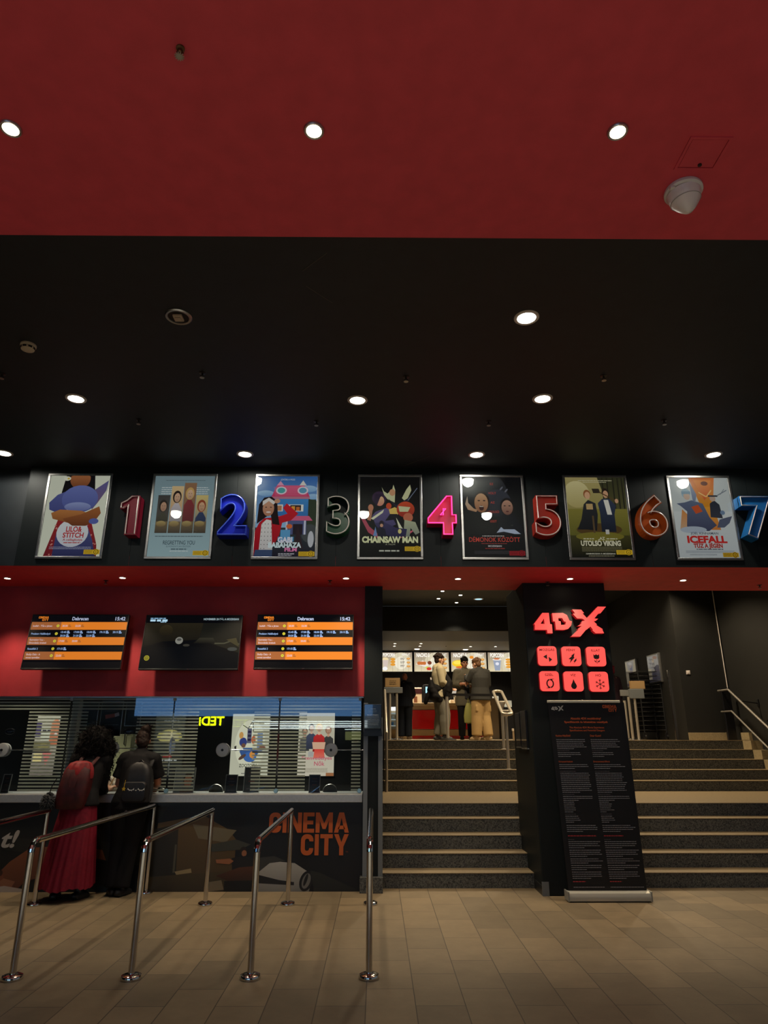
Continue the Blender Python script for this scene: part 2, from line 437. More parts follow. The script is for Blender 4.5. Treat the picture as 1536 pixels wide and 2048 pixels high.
M_lampwarm = emit_mat('warm_lamp_glass', (1.0, 0.80, 0.52), 22)
M_lampcool = emit_mat('white_lamp_glass', (1.0, 0.97, 0.84), 20)

# ================================================================== room shell
YC, YS, YP = 8.55, 8.73, 7.45           # box office front, stair opening, poster wall
ZS, ZB, ZR, ZH = 3.5, 4.72, 4.1, 5.02   # soffit, black ceiling, red front ceiling, hall ceiling
ZU = 1.60                                # upper floor
XL, XR = -7.2, 7.10
struct('floor', MB().box(-14, 12, -14, 9.2, -0.2, 0), M_floor)
struct('ceiling_front', MB().box(-11, 10, -3.0, 2.83, ZR, ZR + 0.9), M_redceil)
struct('ceiling', MB().box(-11, 10, 2.83, YP + 0.2, ZB, ZB + 0.25), M_blackceil)
# poster wall: dark backing plus the boarded panel that starts a little in from the left
xpl = P(44, 1040, Y=YP).x
struct('trim_9', MB().box(-11, xpl, YP, YP + 0.06, ZS + 0.001, ZS + 0.14), M_blackceil)
struct('wall_upper', MB().box(-11, 10, YP + 0.12, YP + 0.3, ZS + 0.12, ZB), M_blackceil)
b = MB(); xs = [xpl] + [P(x, 1040, Y=YP).x for x in (268, 470, 673, 880, 1086, 1295, 1505)] + [10]
for a, c in zip(xs, xs[1:]): b.box(a + 0.0012, c - 0.0012, YP, YP + 0.06, ZS + 0.001, ZB)
struct('wall_upper_panelling', b, M_black, smooth=False)
struct('ceiling_soffit', MB().box(-11, 10, YP + 0.004, YS, ZS, ZS + 0.12), M_redsoffit)
xp0, xp1 = P(729, 1300, Y=8.5).x, P(765, 1300, Y=8.5).x
struct('wall_front', MB().box(-11, xp0, YC, YC + 0.18, 2.13, ZS), M_red)
struct('wall_opening_head', MB().box(xp1, 10, YS, YS + 0.15, ZS + 0.12, ZH), M_hall)
# pillar between the box office and the stairs: dark core, grey metal edge strips, granite foot
xs0, xs1 = P(720, 1700, Y=8.5).x, P(764, 1700, Y=8.5).x
struct('pillar_corner', MB().box(xp0, xp1, 8.5, 8.9, 0, ZS), M_black)
struct('trim_1', MB().box(xp0 - 0.002, xp0 + 0.05, 8.485, 8.52, 0.16, 2.05), M_greymetal)
struct('trim_2', MB().box(xp1 - 0.05, xp1 + 0.003, 8.485, 8.90, 0.16, 1.88), M_greymetal)
struct('trim_3', MB().box(xp0 - 0.03, xp1 + 0.005, 8.44, 8.9, 0, 0.16, bev=0.004), M_riser)
# middle pillar carrying the red sign
px0, px1 = 1.825, 2.86
struct('pillar_middle', MB().box(px0, px1, 8.29, 9.40, 0, ZS + 0.05, bev=0.012), M_black)
struct('trim_4', MB().box(px0 - 0.006, px0 + 0.07, 8.283, 8.30, 0.0, 0.14), M_greymetal)
struct('baseboard_pillar', MB().box(px0 - 0.004, px1 + 0.004, 8.30, 9.40, 0, 0.10), M_darkmetal)
# stairs: five risers, a landing, five more; every step one child
st = bpy.data.objects.new('stairs', None); COL.objects.link(st); st['kind'] = 'structure'; st.location = (0, 8.7, 0)
xst = xp1 - 0.01
lower = [8.70 + 0.31 * i for i in range(5)]; upper = [12.05 + 0.31 * i for i in range(5)]
for i, y0 in enumerate(lower + upper):
    z1 = 0.16 * (i + 1)
    y1 = (lower + upper)[i + 1] if i < 9 else 22.9
    if i == 9: continue
    m1 = MB().box(xst, XR + 0.02, y0 + 0.006, y1 + 0.05, z1 - 0.16 if i else 0, z1 - 0.008)
    rr = part('step', m1, M_riser, st)
    part('tread', MB().box(xst, XR + 0.02, y0, y1 + 0.012, z1 - 0.008, z1), M_tread, rr)
struct('floor_upper', MB().box(-0.2, 8.5, upper[4], 23.2, ZU - 0.008, ZU), M_tread)
struct('floor_upper_edge', MB().box(xst, XR + 0.02, upper[4] + 0.006, upper[4] + 0.3, ZU - 0.16, ZU - 0.008), M_riser)
# stair and hall walls
struct('wall_stair_left', MB().box(xst - 0.15, xst, 8.9, 23, 0, ZH), M_hall)
struct('wall_right', MB().box(XR, XR + 0.2, YS, 13.95, 0, ZH), M_hall)
YF = 13.9; XH = 6.15
struct('wall_hall_front', MB().box(XH, XR + 0.2, YF, YF + 0.2, ZU, ZH), M_hall)
struct('wall_hall_right', MB().box(XH, XH + 0.2, YF + 0.2, 23, ZU, ZH), M_hall)
struct('wall_back', MB().box(xst - 0.15, XH + 0.2, 22.62, 22.8, ZU, ZH), mat('glitter_black_tiles', S(26, 25, 26), 0.3, noise_s=55, noise_a=0.9, dark=(0.001, 0.001, 0.001)))
struct('ceiling_hall', MB().box(xst - 0.15, 8.5, YS + 0.15, 18.0, ZH, ZH + 0.15), M_blackceil)
struct('ceiling_beam', MB().box(xst, XH, 18.0, 20.0, 4.35, ZH, bev=0.01), M_hall)
struct('ceiling_concession', MB().box(xst, XH, 20.0, 22.7, 4.36, 4.5), mat('grey_concession_ceiling', S(92, 90, 82), 0.6))
# light skirting along the hall walls and stepping down the right-hand stair wall
struct('baseboard_hall', MB().box(XH, XR - 0.06, YF - 0.02, YF, ZU, ZU + 0.14, bev=0.003), M_skirt)
b = MB()
for i, y0 in enumerate(lower + upper):
    z1 = 0.16 * (i + 1); ys = (lower + upper); ye = ys[i + 1] if i < 9 else 13.6
    b.box(XR - (0.21 if i < 9 else 0.06), XR, y0 + 0.02, ye + 0.004, z1, z1 + (0.155 if i < 9 else .14))
struct('baseboard_stairs', b, M_skirt, smooth=False)
struct('trim_5', MB().tube([(XR - 0.03, YF - 0.012, ZU + 0.98), (XR - 0.03, YF - 0.012, ZH)], 0.010, 8), M_white)
b = MB()
for q in ([(605, 542), (655, 505)], [(810, 931), (860, 912)], [(612, 572), (665, 606)]):
    b.tube([P(*q[0], z=ZB - 0.001), P(*q[1], z=ZB - 0.001)], 0.0022, 6)
struct('ceiling_scuff_marks', b, mat('pale_scuff', S(96, 92, 86), 0.8))
struct('trim_6', MB().box(XH - 0.025, XH + 0.003, 14.42, 14.47, ZU, 3.0), M_steel)
# box office interior
YB = 11.0
M_booth = mat('pale_booth_wall', S(150, 150, 130), 0.6, noise_s=4, noise_a=0.05)
struct('wall_booth_back', MB().box(-9.5, xst - 0.15, YB + 0.002, YB + 0.1, 0, 3.0), mat('dark_booth_wall', S(13, 15, 16), 0.6, noise_s=3, noise_a=0.1))
struct('ceiling_booth', MB().box(-9.5, xst - 0.15, YC + 0.18, YB, 2.75, 2.85), M_booth)
struct('wall_booth_left', MB().box(-9.6, -9.5, YC, YB + 0.1, 0, 3.0), M_booth)
struct('wall_left', MB().box(-11.2, -11, -3, 9.2, 0, 5), M_black)
# ================================================================== ceiling fittings
def lamp(name, loc, power, angle, col, parent, size=0.05, blend=0.6, aim=None):
    l = bpy.data.lights.new(name, 'SPOT'); l.energy = power; l.spot_size = R(angle); l.spot_blend = blend; l.color = col; l.shadow_soft_size = size
    o = bpy.data.objects.new(name, l); COL.objects.link(o); o.parent = parent; o.location = Vector(loc) - wloc(parent)
    if aim is not None: o.rotation_euler = (Vector(aim) - Vector(loc)).to_track_quat('-Z', 'Y').to_euler()
    return o
WARM, COOL = (1.0, 0.80, 0.55), (1.0, 0.95, 0.82)
def downlight(loc, r, label, group, glow, power, angle, col, ring=None, lamp_size=0.05, blend=0.6):
    t = thing('ceiling_downlight', label, 'ceiling light', loc, group)
    c = Vector(loc)
    part('trim_ring', MB().lathe(c, [(r * 0.80, 0.0), (r * 0.82, -0.008), (r * 1.02, -0.010), (r * 1.1, -0.004), (r * 1.1, 0.0)], 32, capA=False, capB=False), ring or M_white, t)
    part('lamp_glass', MB().lathe(c, [(0, -0.0035), (r * 0.81, -0.0035), (r * 0.81, -0.001), (0, -0.001)], 32, capA=False, capB=False), glow, t)
    if power: lamp('lamp', c + Vector((0, 0, -0.03)), power, angle, col, t, lamp_size, blend)
    return t
# black ceiling: white round downlights
rowsB = [((1053, 635), 'white round downlight alone in front of the others, right of the unlit one'),
         ((152, 797), 'white round downlight left in the middle row, near the smoke detector'),
         ((715, 800), 'white round downlight central in the middle row'),
         ((1085, 797), 'white round downlight right in the middle row, behind the lone front one'),
         ((8, 906), 'white downlight in the row by the posters, cut by the picture left edge'),
         ((490, 908), 'white downlight in the back row above the blue number 2'),
         ((953, 909), 'white downlight in the back row above the dark two-face poster'),
         ((1427, 909), 'white downlight in the back row above the snowy orange-flame poster')]
for i, ((x, y), lb) in enumerate(rowsB):
    p = P(x, y, z=ZB); pw = (22, 30, 30, 30, 26, 26, 26, 26)[i]
    downlight(p, 0.088, lb, 'round white downlights in the black ceiling', M_lampcool, pw, 172, COOL, M_white, 0.07, 0.2)
# the fitting without a lamp: open ring with a bare holder
p = P(357, 633, z=ZB); t = thing('ceiling_downlight', 'unlit open downlight ring with a bare white holder', 'ceiling light', p, 'round white downlights in the black ceiling')
part('trim_ring', MB().lathe(p, [(0.078, 0), (0.080, -0.01), (0.095, -0.012), (0.103, -0.004), (0.103, 0)], 36, capA=False, capB=False), M_alu, t)
part('reflector', MB().lathe(p, [(0.0, -0.002), (0.079, -0.002), (0.079, -0.001)], 36, capA=False, capB=False), mat('dull_reflector', S(60, 58, 54), 0.3, 0.7), t)
part('lamp_holder', MB().box(p.x - 0.035, p.x + 0.035, p.y - 0.04, p.y + 0.04, ZB - 0.02, ZB - 0.003, bev=0.004).box(p.x - 0.022, p.x + 0.022, p.y - 0.02, p.y + 0.025, ZB - 0.028, ZB - 0.02, bev=0.002), mat('ivory_plastic', S(190, 175, 158), 0.5), t)
# red front ceiling: warm adjustable spots
for (x, y), lb in [((22, 256), 'warm white spot in the red ceiling, leftmost of the three'), ((628, 260), 'warm white spot in the middle of the red ceiling'),
                   ((1235, 262), 'warm white spot in the red ceiling near the dome camera')]:
    p = P(x, y, z=ZR); downlight(p, 0.040, lb, 'warm spots in the red ceiling', M_lampwarm, 22, 80, WARM, M_alu, 0.03)
for y in (1.0, -0.8):  # fill spots added out of view: their floor bounce lights the red ceiling
    for x in (-3.2, -1.6, 0.0, 1.6, 3.2):
        downlight(Vector((x, y, ZR)), 0.040, 'added white fill spot out of view behind the three visible ones', 'added fill spots out of view in the red ceiling', M_lampcool, 330, 84, (0.80, 0.91, 1.0), M_alu, 0.03)
# soffit spots in front of the box office and stairs
pl = ['warm soffit spot at the far left of the soffit, left of the left screen', 'warm soffit spot above the right edge of the left timetable screen', 'warm soffit spot above the right edge of the dark middle screen',
      'warm soffit spot above the right timetable screen', 'warm soffit spot over the left side of the stairs', 'warm soffit spot right in front of the red lit sign pillar', 'warm soffit spot over the right side of the stairs']
for (x, y), lb in zip([(15, 1156), (245, 1155), (472, 1155), (692, 1156), (916, 1157), (1140, 1157), (1366, 1160)], pl):
    p = P(x, y, z=ZS); downlight(p, 0.042, lb, 'warm spots in the red soffit', M_lampwarm, 96, 84, WARM, M_white, 0.035)
# spots in the hall ceiling
hs = [((885, 1182), 'small white hall spot nearest in the left cluster'), ((921, 1190), 'small white hall spot beside the round panel lamp'), ((877, 1197), 'small white hall spot leftmost in the left cluster'), ((913, 1205), 'small white hall spot farthest in the left cluster'),
      ((1309, 1186), 'small white hall spot farthest right, right of the pillar'), ((1251, 1194), 'small white hall spot second nearest beside the pillar'), ((1277, 1202), 'small white hall spot between its neighbours right of the pillar'), ((1222, 1208), 'small white hall spot closest to the pillar edge')]
for (x, y), lb in hs:
    p = P(x, y, z=ZH); downlight(p, 0.05, lb, 'small spots in the hall ceiling', M_lampcool, 130, 95, (1.0, 0.86, 0.62), M_white, 0.05)
p = P(957, 1198, z=ZH); downlight(p, 0.12, 'large pale blue round lamp in the hall ceiling', None, emit_mat('pale_blue_lamp', (0.45, 0.75, 0.9), 1.3), 0, 0, COOL)
# concession ceiling
cs = [(790, 1287), (842, 1287), (789, 1292), (840, 1292), (941, 1293), (991, 1293)]
lbs = ['tiny spot over the left menu board, front one', 'tiny spot over the second menu board, front one', 'tiny spot over the left menu board, rear one', 'tiny spot over the second menu board, rear one', 'tiny spot over the third menu board', 'tiny spot over the fourth menu board']
for (x, y), lb in zip(cs, lbs):
    p = P(x, y, z=4.36); downlight(p, 0.045, lb, 'tiny spots over the concession counter', M_lampcool, 260, 110, (1.0, 0.86, 0.62), M_white, 0.05)
for (x, y), lb in [((834, 1298), 'round bright lamp above the second menu board'), ((931, 1299), 'round bright lamp above the third menu board'), ((1026, 1299), 'round bright lamp above the fourth menu board')]:
    p = P(x, y, z=4.36); downlight(p, 0.10, lb, 'round bright lamps over the menu boards', M_lampcool, 0, 0, COOL)

# sprinkler, smoke detector, dome camera, access hatch, small sensors
p = P(361, 96, z=ZR); t = thing('sprinkler', 'small metal sprinkler head hanging from the red ceiling', 'sprinkler', p)
part('body', MB().lathe(p, [(0.016, 0), (0.016, -0.006), (0.008, -0.008), (0.008, -0.022), (0.003, -0.026), (0.003, -0.04)], 16), mat('aged_brass', S(120, 95, 70), 0.35, 0.9), t)
b = MB()
for s in (-1, 1): b.tube([p + Vector((0.008 * s, 0, -0.012)), p + Vector((0.013 * s, 0, -0.026)), p + Vector((0.003 * s, 0, -0.042))], 0.0022, 8)
part('frame_arm', b, MATS['aged_brass'], t)
b = MB().lathe(p + Vector((0, 0, -0.042)), [(0.0, 0), (0.012, 0), (0.012, -0.002), (0, -0.002)], 16)
for i in range(12): a = i * math.pi / 6; b.box(-0.002, 0.002, 0.011, 0.018, -0.002, 0, M=Matrix.Translation(p + Vector((0, 0, -0.042))) @ Matrix.Rotation(a, 4, 'Z'))
part('deflector', b, mat('pale_metal', S(190, 190, 180), 0.35, 0.8), t)
p = P(57, 690, z=ZB); t = thing('smoke_detector', 'cream round smoke detector on the black ceiling', 'smoke detector', p)
M_cream = mat('cream_plastic', S(208, 196, 176), 0.5)
part('base', MB().lathe(p, [(0.062, 0), (0.062, -0.014), (0.058, -0.018), (0, -0.018)], 28), M_cream, t)
part('head', MB().lathe(p, [(0.052, -0.018), (0.056, -0.03), (0.050, -0.045), (0.028, -0.052), (0, -0.052)], 28), M_cream, t)
b = MB()
for i in range(8):
    a = i * math.pi / 4; b.box(-0.014, 0.014, 0.050, 0.056, -0.040, -0.027, M=Matrix.Translation(p) @ Matrix.Rotation(a, 4, 'Z'))
part('vent_slot', b, M_blackplastic, t)
# dome camera
p = P(1366, 380, z=ZR); t = thing('security_camera', 'white dome security camera hanging from the red ceiling', 'security camera', p)
part('mount', MB().lathe(p, [(0.083, 0), (0.086, -0.006), (0.086, -0.018), (0.078, -0.026), (0.0, -0.028)], 36), M_white, t)
q = p + Vector((0, 0, -0.026)); rot = Matrix.Rotation(R(-14), 3, 'Y') @ Matrix.Rotation(R(-16), 3, 'X')
part('housing', MB().lathe(q, [(0.078, 0.004), (0.073, -0.015), (0.069, -0.034), (0.066, -0.038), (0.054, -0.058), (0.038, -0.078), (0.022, -0.094), (0.008, -0.101), (0, -0.102)], 36, axis=(-0.12, -0.05, 1)), mat('camera_white', S(222, 212, 214), 0.35), t)
part('seam_ring', MB().lathe(q + Vector((0.0045, 0.002, -0.039)), [(0.0665, 0.0015), (0.0688, 0.0), (0.0665, -0.0015)], 36, axis=(-0.12, -0.05, 1), capA=False, capB=False), mat('camera_grey', S(150, 142, 145), 0.4), t)
part('lens_window', MB().lathe(q + Vector((0.052, 0.018, -0.026)), [(0.0, 0.012), (0.012, 0.012), (0.014, -0.004)], 16, axis=(0.8, 0.35, -0.25)), M_blackplastic, t)
part('screw_tab', MB().box(q.x - 0.082, q.x - 0.060, q.y - 0.05, q.y - 0.03, q.z - 0.008, q.z + 0.006, bev=0.003), M_white, t)
# access hatch
c = [P(x, y, z=ZR) for x, y in ((1382, 277), (1462, 277), (1440, 334), (1357, 334))]
xa, xb = (c[0].x + c[3].x) / 2, (c[1].x + c[2].x) / 2 - 0.02; ya, yb = c[3].y, c[0].y
ya, yb = min(ya, yb), max(ya, yb); t = thing('access_hatch', 'square red access hatch in the red ceiling above the dome camera', 'hatch', ((xa + xb) / 2, (ya + yb) / 2, ZR))
b = MB(); w = 0.012
b.box(xa - w, xb + w, ya - w, ya, ZR - 0.006, ZR).box(xa - w, xb + w, yb, yb + w, ZR - 0.006, ZR).box(xa - w, xa, ya, yb, ZR - 0.006, ZR).box(xb, xb + w, ya, yb, ZR - 0.006, ZR)
part('frame', b, M_redceil, t)
part('door', MB().box(xa + 0.003, xb - 0.003, ya + 0.003, yb - 0.003, ZR - 0.004, ZR - 0.001, bev=0.001), M_redceil, t)
k = P(1399, 328, z=ZR); part('latch', MB().lathe(k + Vector((0, 0.0, -0.004)), [(0.009, 0), (0.009, -0.005), (0, -0.006)], 14), mat('dark_latch', S(40, 14, 14), 0.5), t)
# small dark sprinklers of the black ceiling and the soffit
sm = [((405, 746), ZB, 'small dark sprinkler between the unlit ring and the middle row'), ((812, 754), ZB, 'small dark sprinkler right of the central middle-row downlight'), ((1207, 752), ZB, 'small dark sprinkler right of the lone front downlight'),
      ((5, 748), ZB, 'small dark sprinkler near the smoke detector'), ((278, 840), ZB, 'small dark sprinkler right of the left middle-row downlight'), ((633, 843), ZB, 'small dark sprinkler left below the central middle-row downlight'),
      ((977, 843), ZB, 'small dark sprinkler below the right middle-row downlight'), ((1328, 841), ZB, 'small dark sprinkler above the rightmost back-row downlight'),
      ((212, 1161), ZS, 'small dark sprinkler in the red soffit over the left screen'), ((660, 1161), ZS, 'small dark sprinkler in the red soffit over the right screen'), ((1095, 1164), ZS, 'small dark sprinkler in the red soffit at the middle pillar'),
      ((1519, 1170), ZS, 'small dark sprinkler in the red soffit at the right picture edge'), ((892, 1292), 4.36, 'small pale sprinkler in the concession ceiling')]
M_sp = mat('dark_bronze', S(70, 68, 66), 0.3, 0.8); first = None
for (x, y), z, lb in sm:
    p = P(x, y, z=z)
    if first is None:
        t = first = thing('sprinkler', lb, 'sprinkler', p, 'small sprinklers in the ceilings')
        part('escutcheon', MB().lathe(p, [(0.030, 0.004), (0.030, -0.003), (0.018, -0.006), (0, -0.006)], 18), M_sp, t)
        b = MB().lathe(p, [(0.009, -0.006), (0.008, -0.024), (0.002, -0.026), (0.002, -0.042)], 12)
        for s in (-1, 1): b.tube([p + Vector((0.009 * s, 0, -0.022)), p + Vector((0.016 * s, 0, -0.034)), p + Vector((0.003 * s, 0, -0.046))], 0.0028, 8)
        part('body', b, M_sp, t)
        part('deflector', MB().lathe(p + Vector((0, 0, -0.045)), [(0, 0), (0.02, 0), (0.021, -0.003), (0, -0.004)], 16), mat('pale_metal', S(190, 190, 180), 0.35, 0.8), t)
    else: dup(first, p, lb)

# further hall lamps over the stairs, above the edge of the soffit
for x, y, lb in ((0.9, 10.6, 'hall lamp over the left flight, hidden above the soffit'), (3.6, 10.6, 'hall lamp over the landing behind the pillar, hidden above the soffit'), (6.0, 10.6, 'hall lamp over the right flight, hidden above the soffit'), (1.2, 13.2, 'hall lamp over the left stair head, hidden above the soffit'), (3.6, 13.2, 'hall lamp over the middle stair head, hidden above the soffit'), (5.6, 13.2, 'hall lamp over the right stair head, hidden above the soffit')):
    downlight(Vector((x, y, ZH)), 0.08, lb, 'hall lamps over the stairs', M_lampwarm, 70 if y < 12 else 330, 130, (1.0, 0.78, 0.50), M_white, 0.06)
# ================================================================== framed posters on the upper wall
PW, PH, FR = 0.76, 1.045, 0.028
def poster_frame(cx, zc, label, pr, Y=YP, group='framed posters on the black wall', m=None, frame=None, w=PW, h=PH):
    t = thing('framed_poster', label, 'poster', (cx, Y, zc - h / 2), group)
    b = MB(); f = FR; y0 = Y - 0.022
    for x0, x1, z0, z1 in ((-w/2, w/2, h/2 - f, h/2), (-w/2, w/2, -h/2, -h/2 + f), (-w/2, -w/2 + f, -h/2 + f, h/2 - f), (w/2 - f, w/2, -h/2 + f, h/2 - f)):
        b.box(cx + x0, cx + x1, y0, Y, zc + z0, zc + z1, bev=0.004)
    part('frame', b, frame or M_alu, t)
    part('back_board', MB().box(cx - w/2 + f, cx + w/2 - f, Y - 0.006, Y - 0.001, zc - h/2 + f, zc + h/2 - f), M_darkmetal, t)
    sheet('poster_sheet', pr, m or M_poster, t, (cx, Y - 0.0075, zc))
    part('front_sheet', MB().box(cx - w/2 + f, cx + w/2 - f, Y - 0.0150, Y - 0.0138, zc - h/2 + f, zc + h/2 - f), M_glass, t)
    return t
def pp(bg): return Print(PW - 2 * FR, PH - 2 * FR, 100, 140, bg, dz=0.00008)
def age(pr, x, y, num, w=26, c=(222, 178, 40), dark=(60, 45, 5)):
    pr.R(x, y, x + w, y + 7.5, c); pr.E(x + w - 6, y + 3.7, 5.0, 5.0, c); pr.E(x + w - 6, y + 3.7, 3.9, 3.9, dark); pr.E(x + w - 6, y + 3.7, 3.1, 3.1, c)
    pr.T(num, x + w - 6, y + 4.8, 2.2, dark, bold=0.02)
    for i in range(3): pr.words(x + 1.5, x + w - 12, y + 1.3 + i * 1.9, 0.9, tuple(int(a * 0.75) for a in c), 0.95, i)
def person_print(pr, x, y, s, skin, hair, top, lw=1.0):
    pr.G([(x - 9 * s * lw, y + 34 * s), (x - 8 * s * lw, y + 13 * s), (x - 3 * s, y + 9 * s), (x + 3 * s, y + 9 * s), (x + 8 * s * lw, y + 13 * s), (x + 9 * s * lw, y + 34 * s)], top, tuple(int(c * .7) for c in top))
    pr.R(x - 1.8 * s, y + 4 * s, x + 1.8 * s, y + 10 * s, skin)
    pr.E(x, y - 0.4 * s, 5.0 * s, 6.2 * s, hair); pr.E(x + 0.3 * s, y + 0.9 * s, 3.7 * s, 5.0 * s, skin, tuple(int(c * .8) for c in skin))
    for k in (-1, 1): pr.E(x + k * 1.5 * s + 0.3 * s, y + 0.2 * s, 0.6 * s, 0.3 * s, (40, 28, 24))
    pr.R(x - 0.8 * s, y + 3.4 * s, x + 1.5 * s, y + 3.8 * s, (130, 60, 55))
art = []
# 1 pale sheet: brown crossed arms over a soft blue-violet shape, red print
p = pp((226, 226, 206)); p.G([(26, 0), (74, 0), (80, 52), (70, 60), (30, 60), (22, 30)], (24, 20, 24))
p.E(50, 6, 17, 17, (176, 108, 66), (120, 66, 40)); p.G([(8, 140), (24, 74), (76, 74), (92, 120), (94, 140)], (160, 40, 44), (120, 30, 40))
for i in range(60): q = random.random(); p.E(14 + 76 * random.random(), 84 + 54 * q, 1.5, 1.2, (205, 130, 120)); p.k -= 1
p.k += 1
p.G([(16, 34), (34, 26), (36, 60), (20, 66), (6, 60), (4, 48)], (92, 98, 158), (70, 74, 132)); p.G([(70, 30), (98, 8), (96, 26), (84, 48), (76, 60)], (98, 96, 150), (120, 86, 112))
p.E(54, 41, 30, 24, (112, 122, 186), (76, 84, 150)); p.E(52, 55, 22, 8, (150, 160, 206), (104, 110, 168))
p.G([(22, 140), (24, 98), (40, 82), (72, 86), (84, 112), (92, 140)], (82, 86, 142), (48, 50, 92))
p.E(50, 100, 26, 24, (226, 226, 226), (205, 205, 215))
p.G([(10, 66), (24, 60), (60, 62), (76, 68), (78, 78), (44, 84), (14, 76)], (190, 122, 66), (140, 78, 40)); p.G([(30, 76), (60, 68), (88, 54), (92, 66), (84, 80), (70, 88), (48, 88)], (170, 100, 52), (112, 58, 32))
p.E(82, 80, 8, 5, (90, 100, 170)); p.E(28, 5, 6, 4, (240, 236, 214)); p.E(30, 5, 2, 1.6, (226, 190, 60))
p.T('LILO&', 52, 98, 8.5, (190, 40, 46), 26, bold=0.03); p.T('STITCH', 52, 108, 8, (190, 40, 46), 34, bold=0.03); p.T('A csillagkutya', 52, 113.5, 3.6, (186, 44, 50), 32, bold=0.02)
p.words(38, 66, 116, 1.5, (190, 60, 60), 1); p.words(16, 84, 124, 0.8, (190, 190, 210), 1); p.words(16, 84, 126.5, 0.8, (190, 190, 210), 1); age(p, 73, 128.5, '6'); art.append(p)
# 2 pale teal sheet with four portrait strips
p = pp((134, 160, 166)); p.R(0, 0, 100, 140, (128, 150, 158), (158, 184, 190))
p.words(18, 84, 7, 1.0, (96, 112, 120), 1)
for i in range(4): p.words(12, 32, 20 + i * 3.6, 1.1, (226, 232, 232), 0.9, i); p.words(70, 92, 20 + i * 3.6, 1.1, (226, 232, 232), 0.9, i + 9)
for x0, y0, top, bot, sk, hr, tp in ((8, 34, (60, 58, 58), (80, 70, 60), (196, 150, 120), (36, 26, 22), (70, 66, 52)), (29.5, 18, (222, 190, 140), (170, 120, 90), (222, 176, 142), (38, 24, 20), (196, 186, 190)),
                                      (50.5, 12, (150, 110, 80), (110, 80, 60), (226, 182, 148), (206, 164, 96), (132, 40, 48)), (71.5, 34, (214, 190, 120), (70, 90, 120), (216, 168, 130), (150, 66, 38), (46, 60, 96))):
    p.R(x0, y0, x0 + 20, 100, top, bot); s = 1.05
    p.G([(x0 + 1, 99.5), (x0 + 1.5, y0 + 40), (x0 + 7, y0 + 30), (x0 + 13, y0 + 30), (x0 + 18.5, y0 + 40), (x0 + 19, 99.5)], tp, tuple(int(c * .6) for c in tp))
    p.E(x0 + 10, y0 + 19, 7.2, 11, hr); p.E(x0 + 10.4, y0 + 20.5, 5.0, 8.2, sk, tuple(int(c * .82) for c in sk)); p.E(x0 + 8.6, y0 + 19, 0.8, .5, (60, 40, 32)); p.E(x0 + 12.4, y0 + 19, 0.8, .5, (60, 40, 32)); p.R(x0 + 9, y0 + 24.2, x0 + 12, y0 + 24.9, (156, 76, 70))
    p.R(x0, 80, x0 + 20, 100, (120, 100, 70), (70, 60, 50)); p.E(x0 + 9, 84, 8, 5, (176, 152, 96), (120, 96, 60))
p.words(10, 88, 105, 1.2, (70, 84, 92), 1); p.T('REGRETTING YOU', 50, 119.5, 6.5, (58, 76, 88), 52, bold=0.01); p.T('ELMONDATLAN ÉRZÉSEK', 50, 124, 2.6, (84, 104, 114), 40); p.words(38, 64, 126.5, 1.6, (70, 86, 96), 1); p.words(36, 66, 130, 1.4, (206, 216, 216), 1); age(p, 74, 130, '12'); art.append(p)
# 3 blue sky, pink and blue house, woman in a red cardigan
p = pp((60, 110, 180)); p.R(0, 0, 100, 90, (52, 104, 176), (150, 190, 224)); p.R(0, 90, 100, 140, (52, 62, 64), (34, 30, 46)); p.E(92, 70, 12, 34, (52, 62, 46)); p.E(90, 100, 14, 16, (72, 76, 78))
for cx, cy, rx, ry in ((14, 30, 14, 5), (86, 22, 14, 6), (94, 36, 12, 5)): p.E(cx, cy, rx, ry, (164, 198, 228), (130, 172, 214))
p.G([(24, 36), (32, 16), (78, 16), (88, 36)], (226, 96, 134), (206, 62, 104))
for k in range(9): p.R(27 + k * 0.4, 19 + k * 1.9, 84 - k * 0.1, 19.4 + k * 1.9, (236, 130, 160))
p.E(40, 25, 9, 7, (236, 216, 228)); p.E(40, 25, 6.5, 5, (84, 170, 170)); p.E(76, 25, 9, 7, (236, 216, 228)); p.E(76, 25, 6.5, 5, (100, 160, 190)); p.G([(38, 8), (32, 16), (44, 16)], (232, 160, 190)); p.G([(70, 16), (76, 7), (82, 16)], (230, 222, 214))
p.R(24, 36, 88, 40, (196, 120, 140)); p.R(28, 40, 86, 70, (68, 138, 200), (58, 116, 180)); p.R(52, 50, 78, 62, (236, 234, 226)); p.R(56, 51, 74, 61, (46, 40, 44)); p.R(58, 53, 64, 61, (232, 160, 60)); p.R(66, 54, 72, 61, (206, 110, 50)); p.R(30, 50, 44, 62, (230, 226, 220)); p.R(33, 52, 42, 61, (190, 130, 90))
p.G([(24, 78), (30, 70), (88, 70), (94, 78)], (214, 96, 134)); p.R(50, 78, 84, 102, (86, 92, 136)); p.R(62, 84, 78, 102, (40, 30, 40)); p.R(50, 78, 53, 102, (206, 206, 222)); p.R(80, 78, 83, 102, (206, 206, 222)); p.E(56, 88, 5, 4, (224, 108, 56)); p.R(42, 94, 58, 106, (96, 160, 206))
p.G([(64, 126), (70, 84), (80, 126)], (54, 38, 44)); p.E(92, 110, 5, 14, (196, 196, 202))
p.G([(0, 140), (0, 96), (6, 82), (14, 74), (36, 72), (52, 66), (44, 56), (50, 48), (70, 66), (58, 78), (44, 82), (40, 104), (28, 128), (26, 140)], (206, 30, 44), (150, 20, 34))
p.G([(8, 128), (10, 84), (18, 76), (26, 78), (30, 128)], (232, 226, 220), (206, 200, 200))
for i in range(26): p.E(11 + (i % 4) * 5.2, 84 + (i // 4) * 7, 0.7, .7, (60, 50, 60)); p.k -= 1
p.k += 1
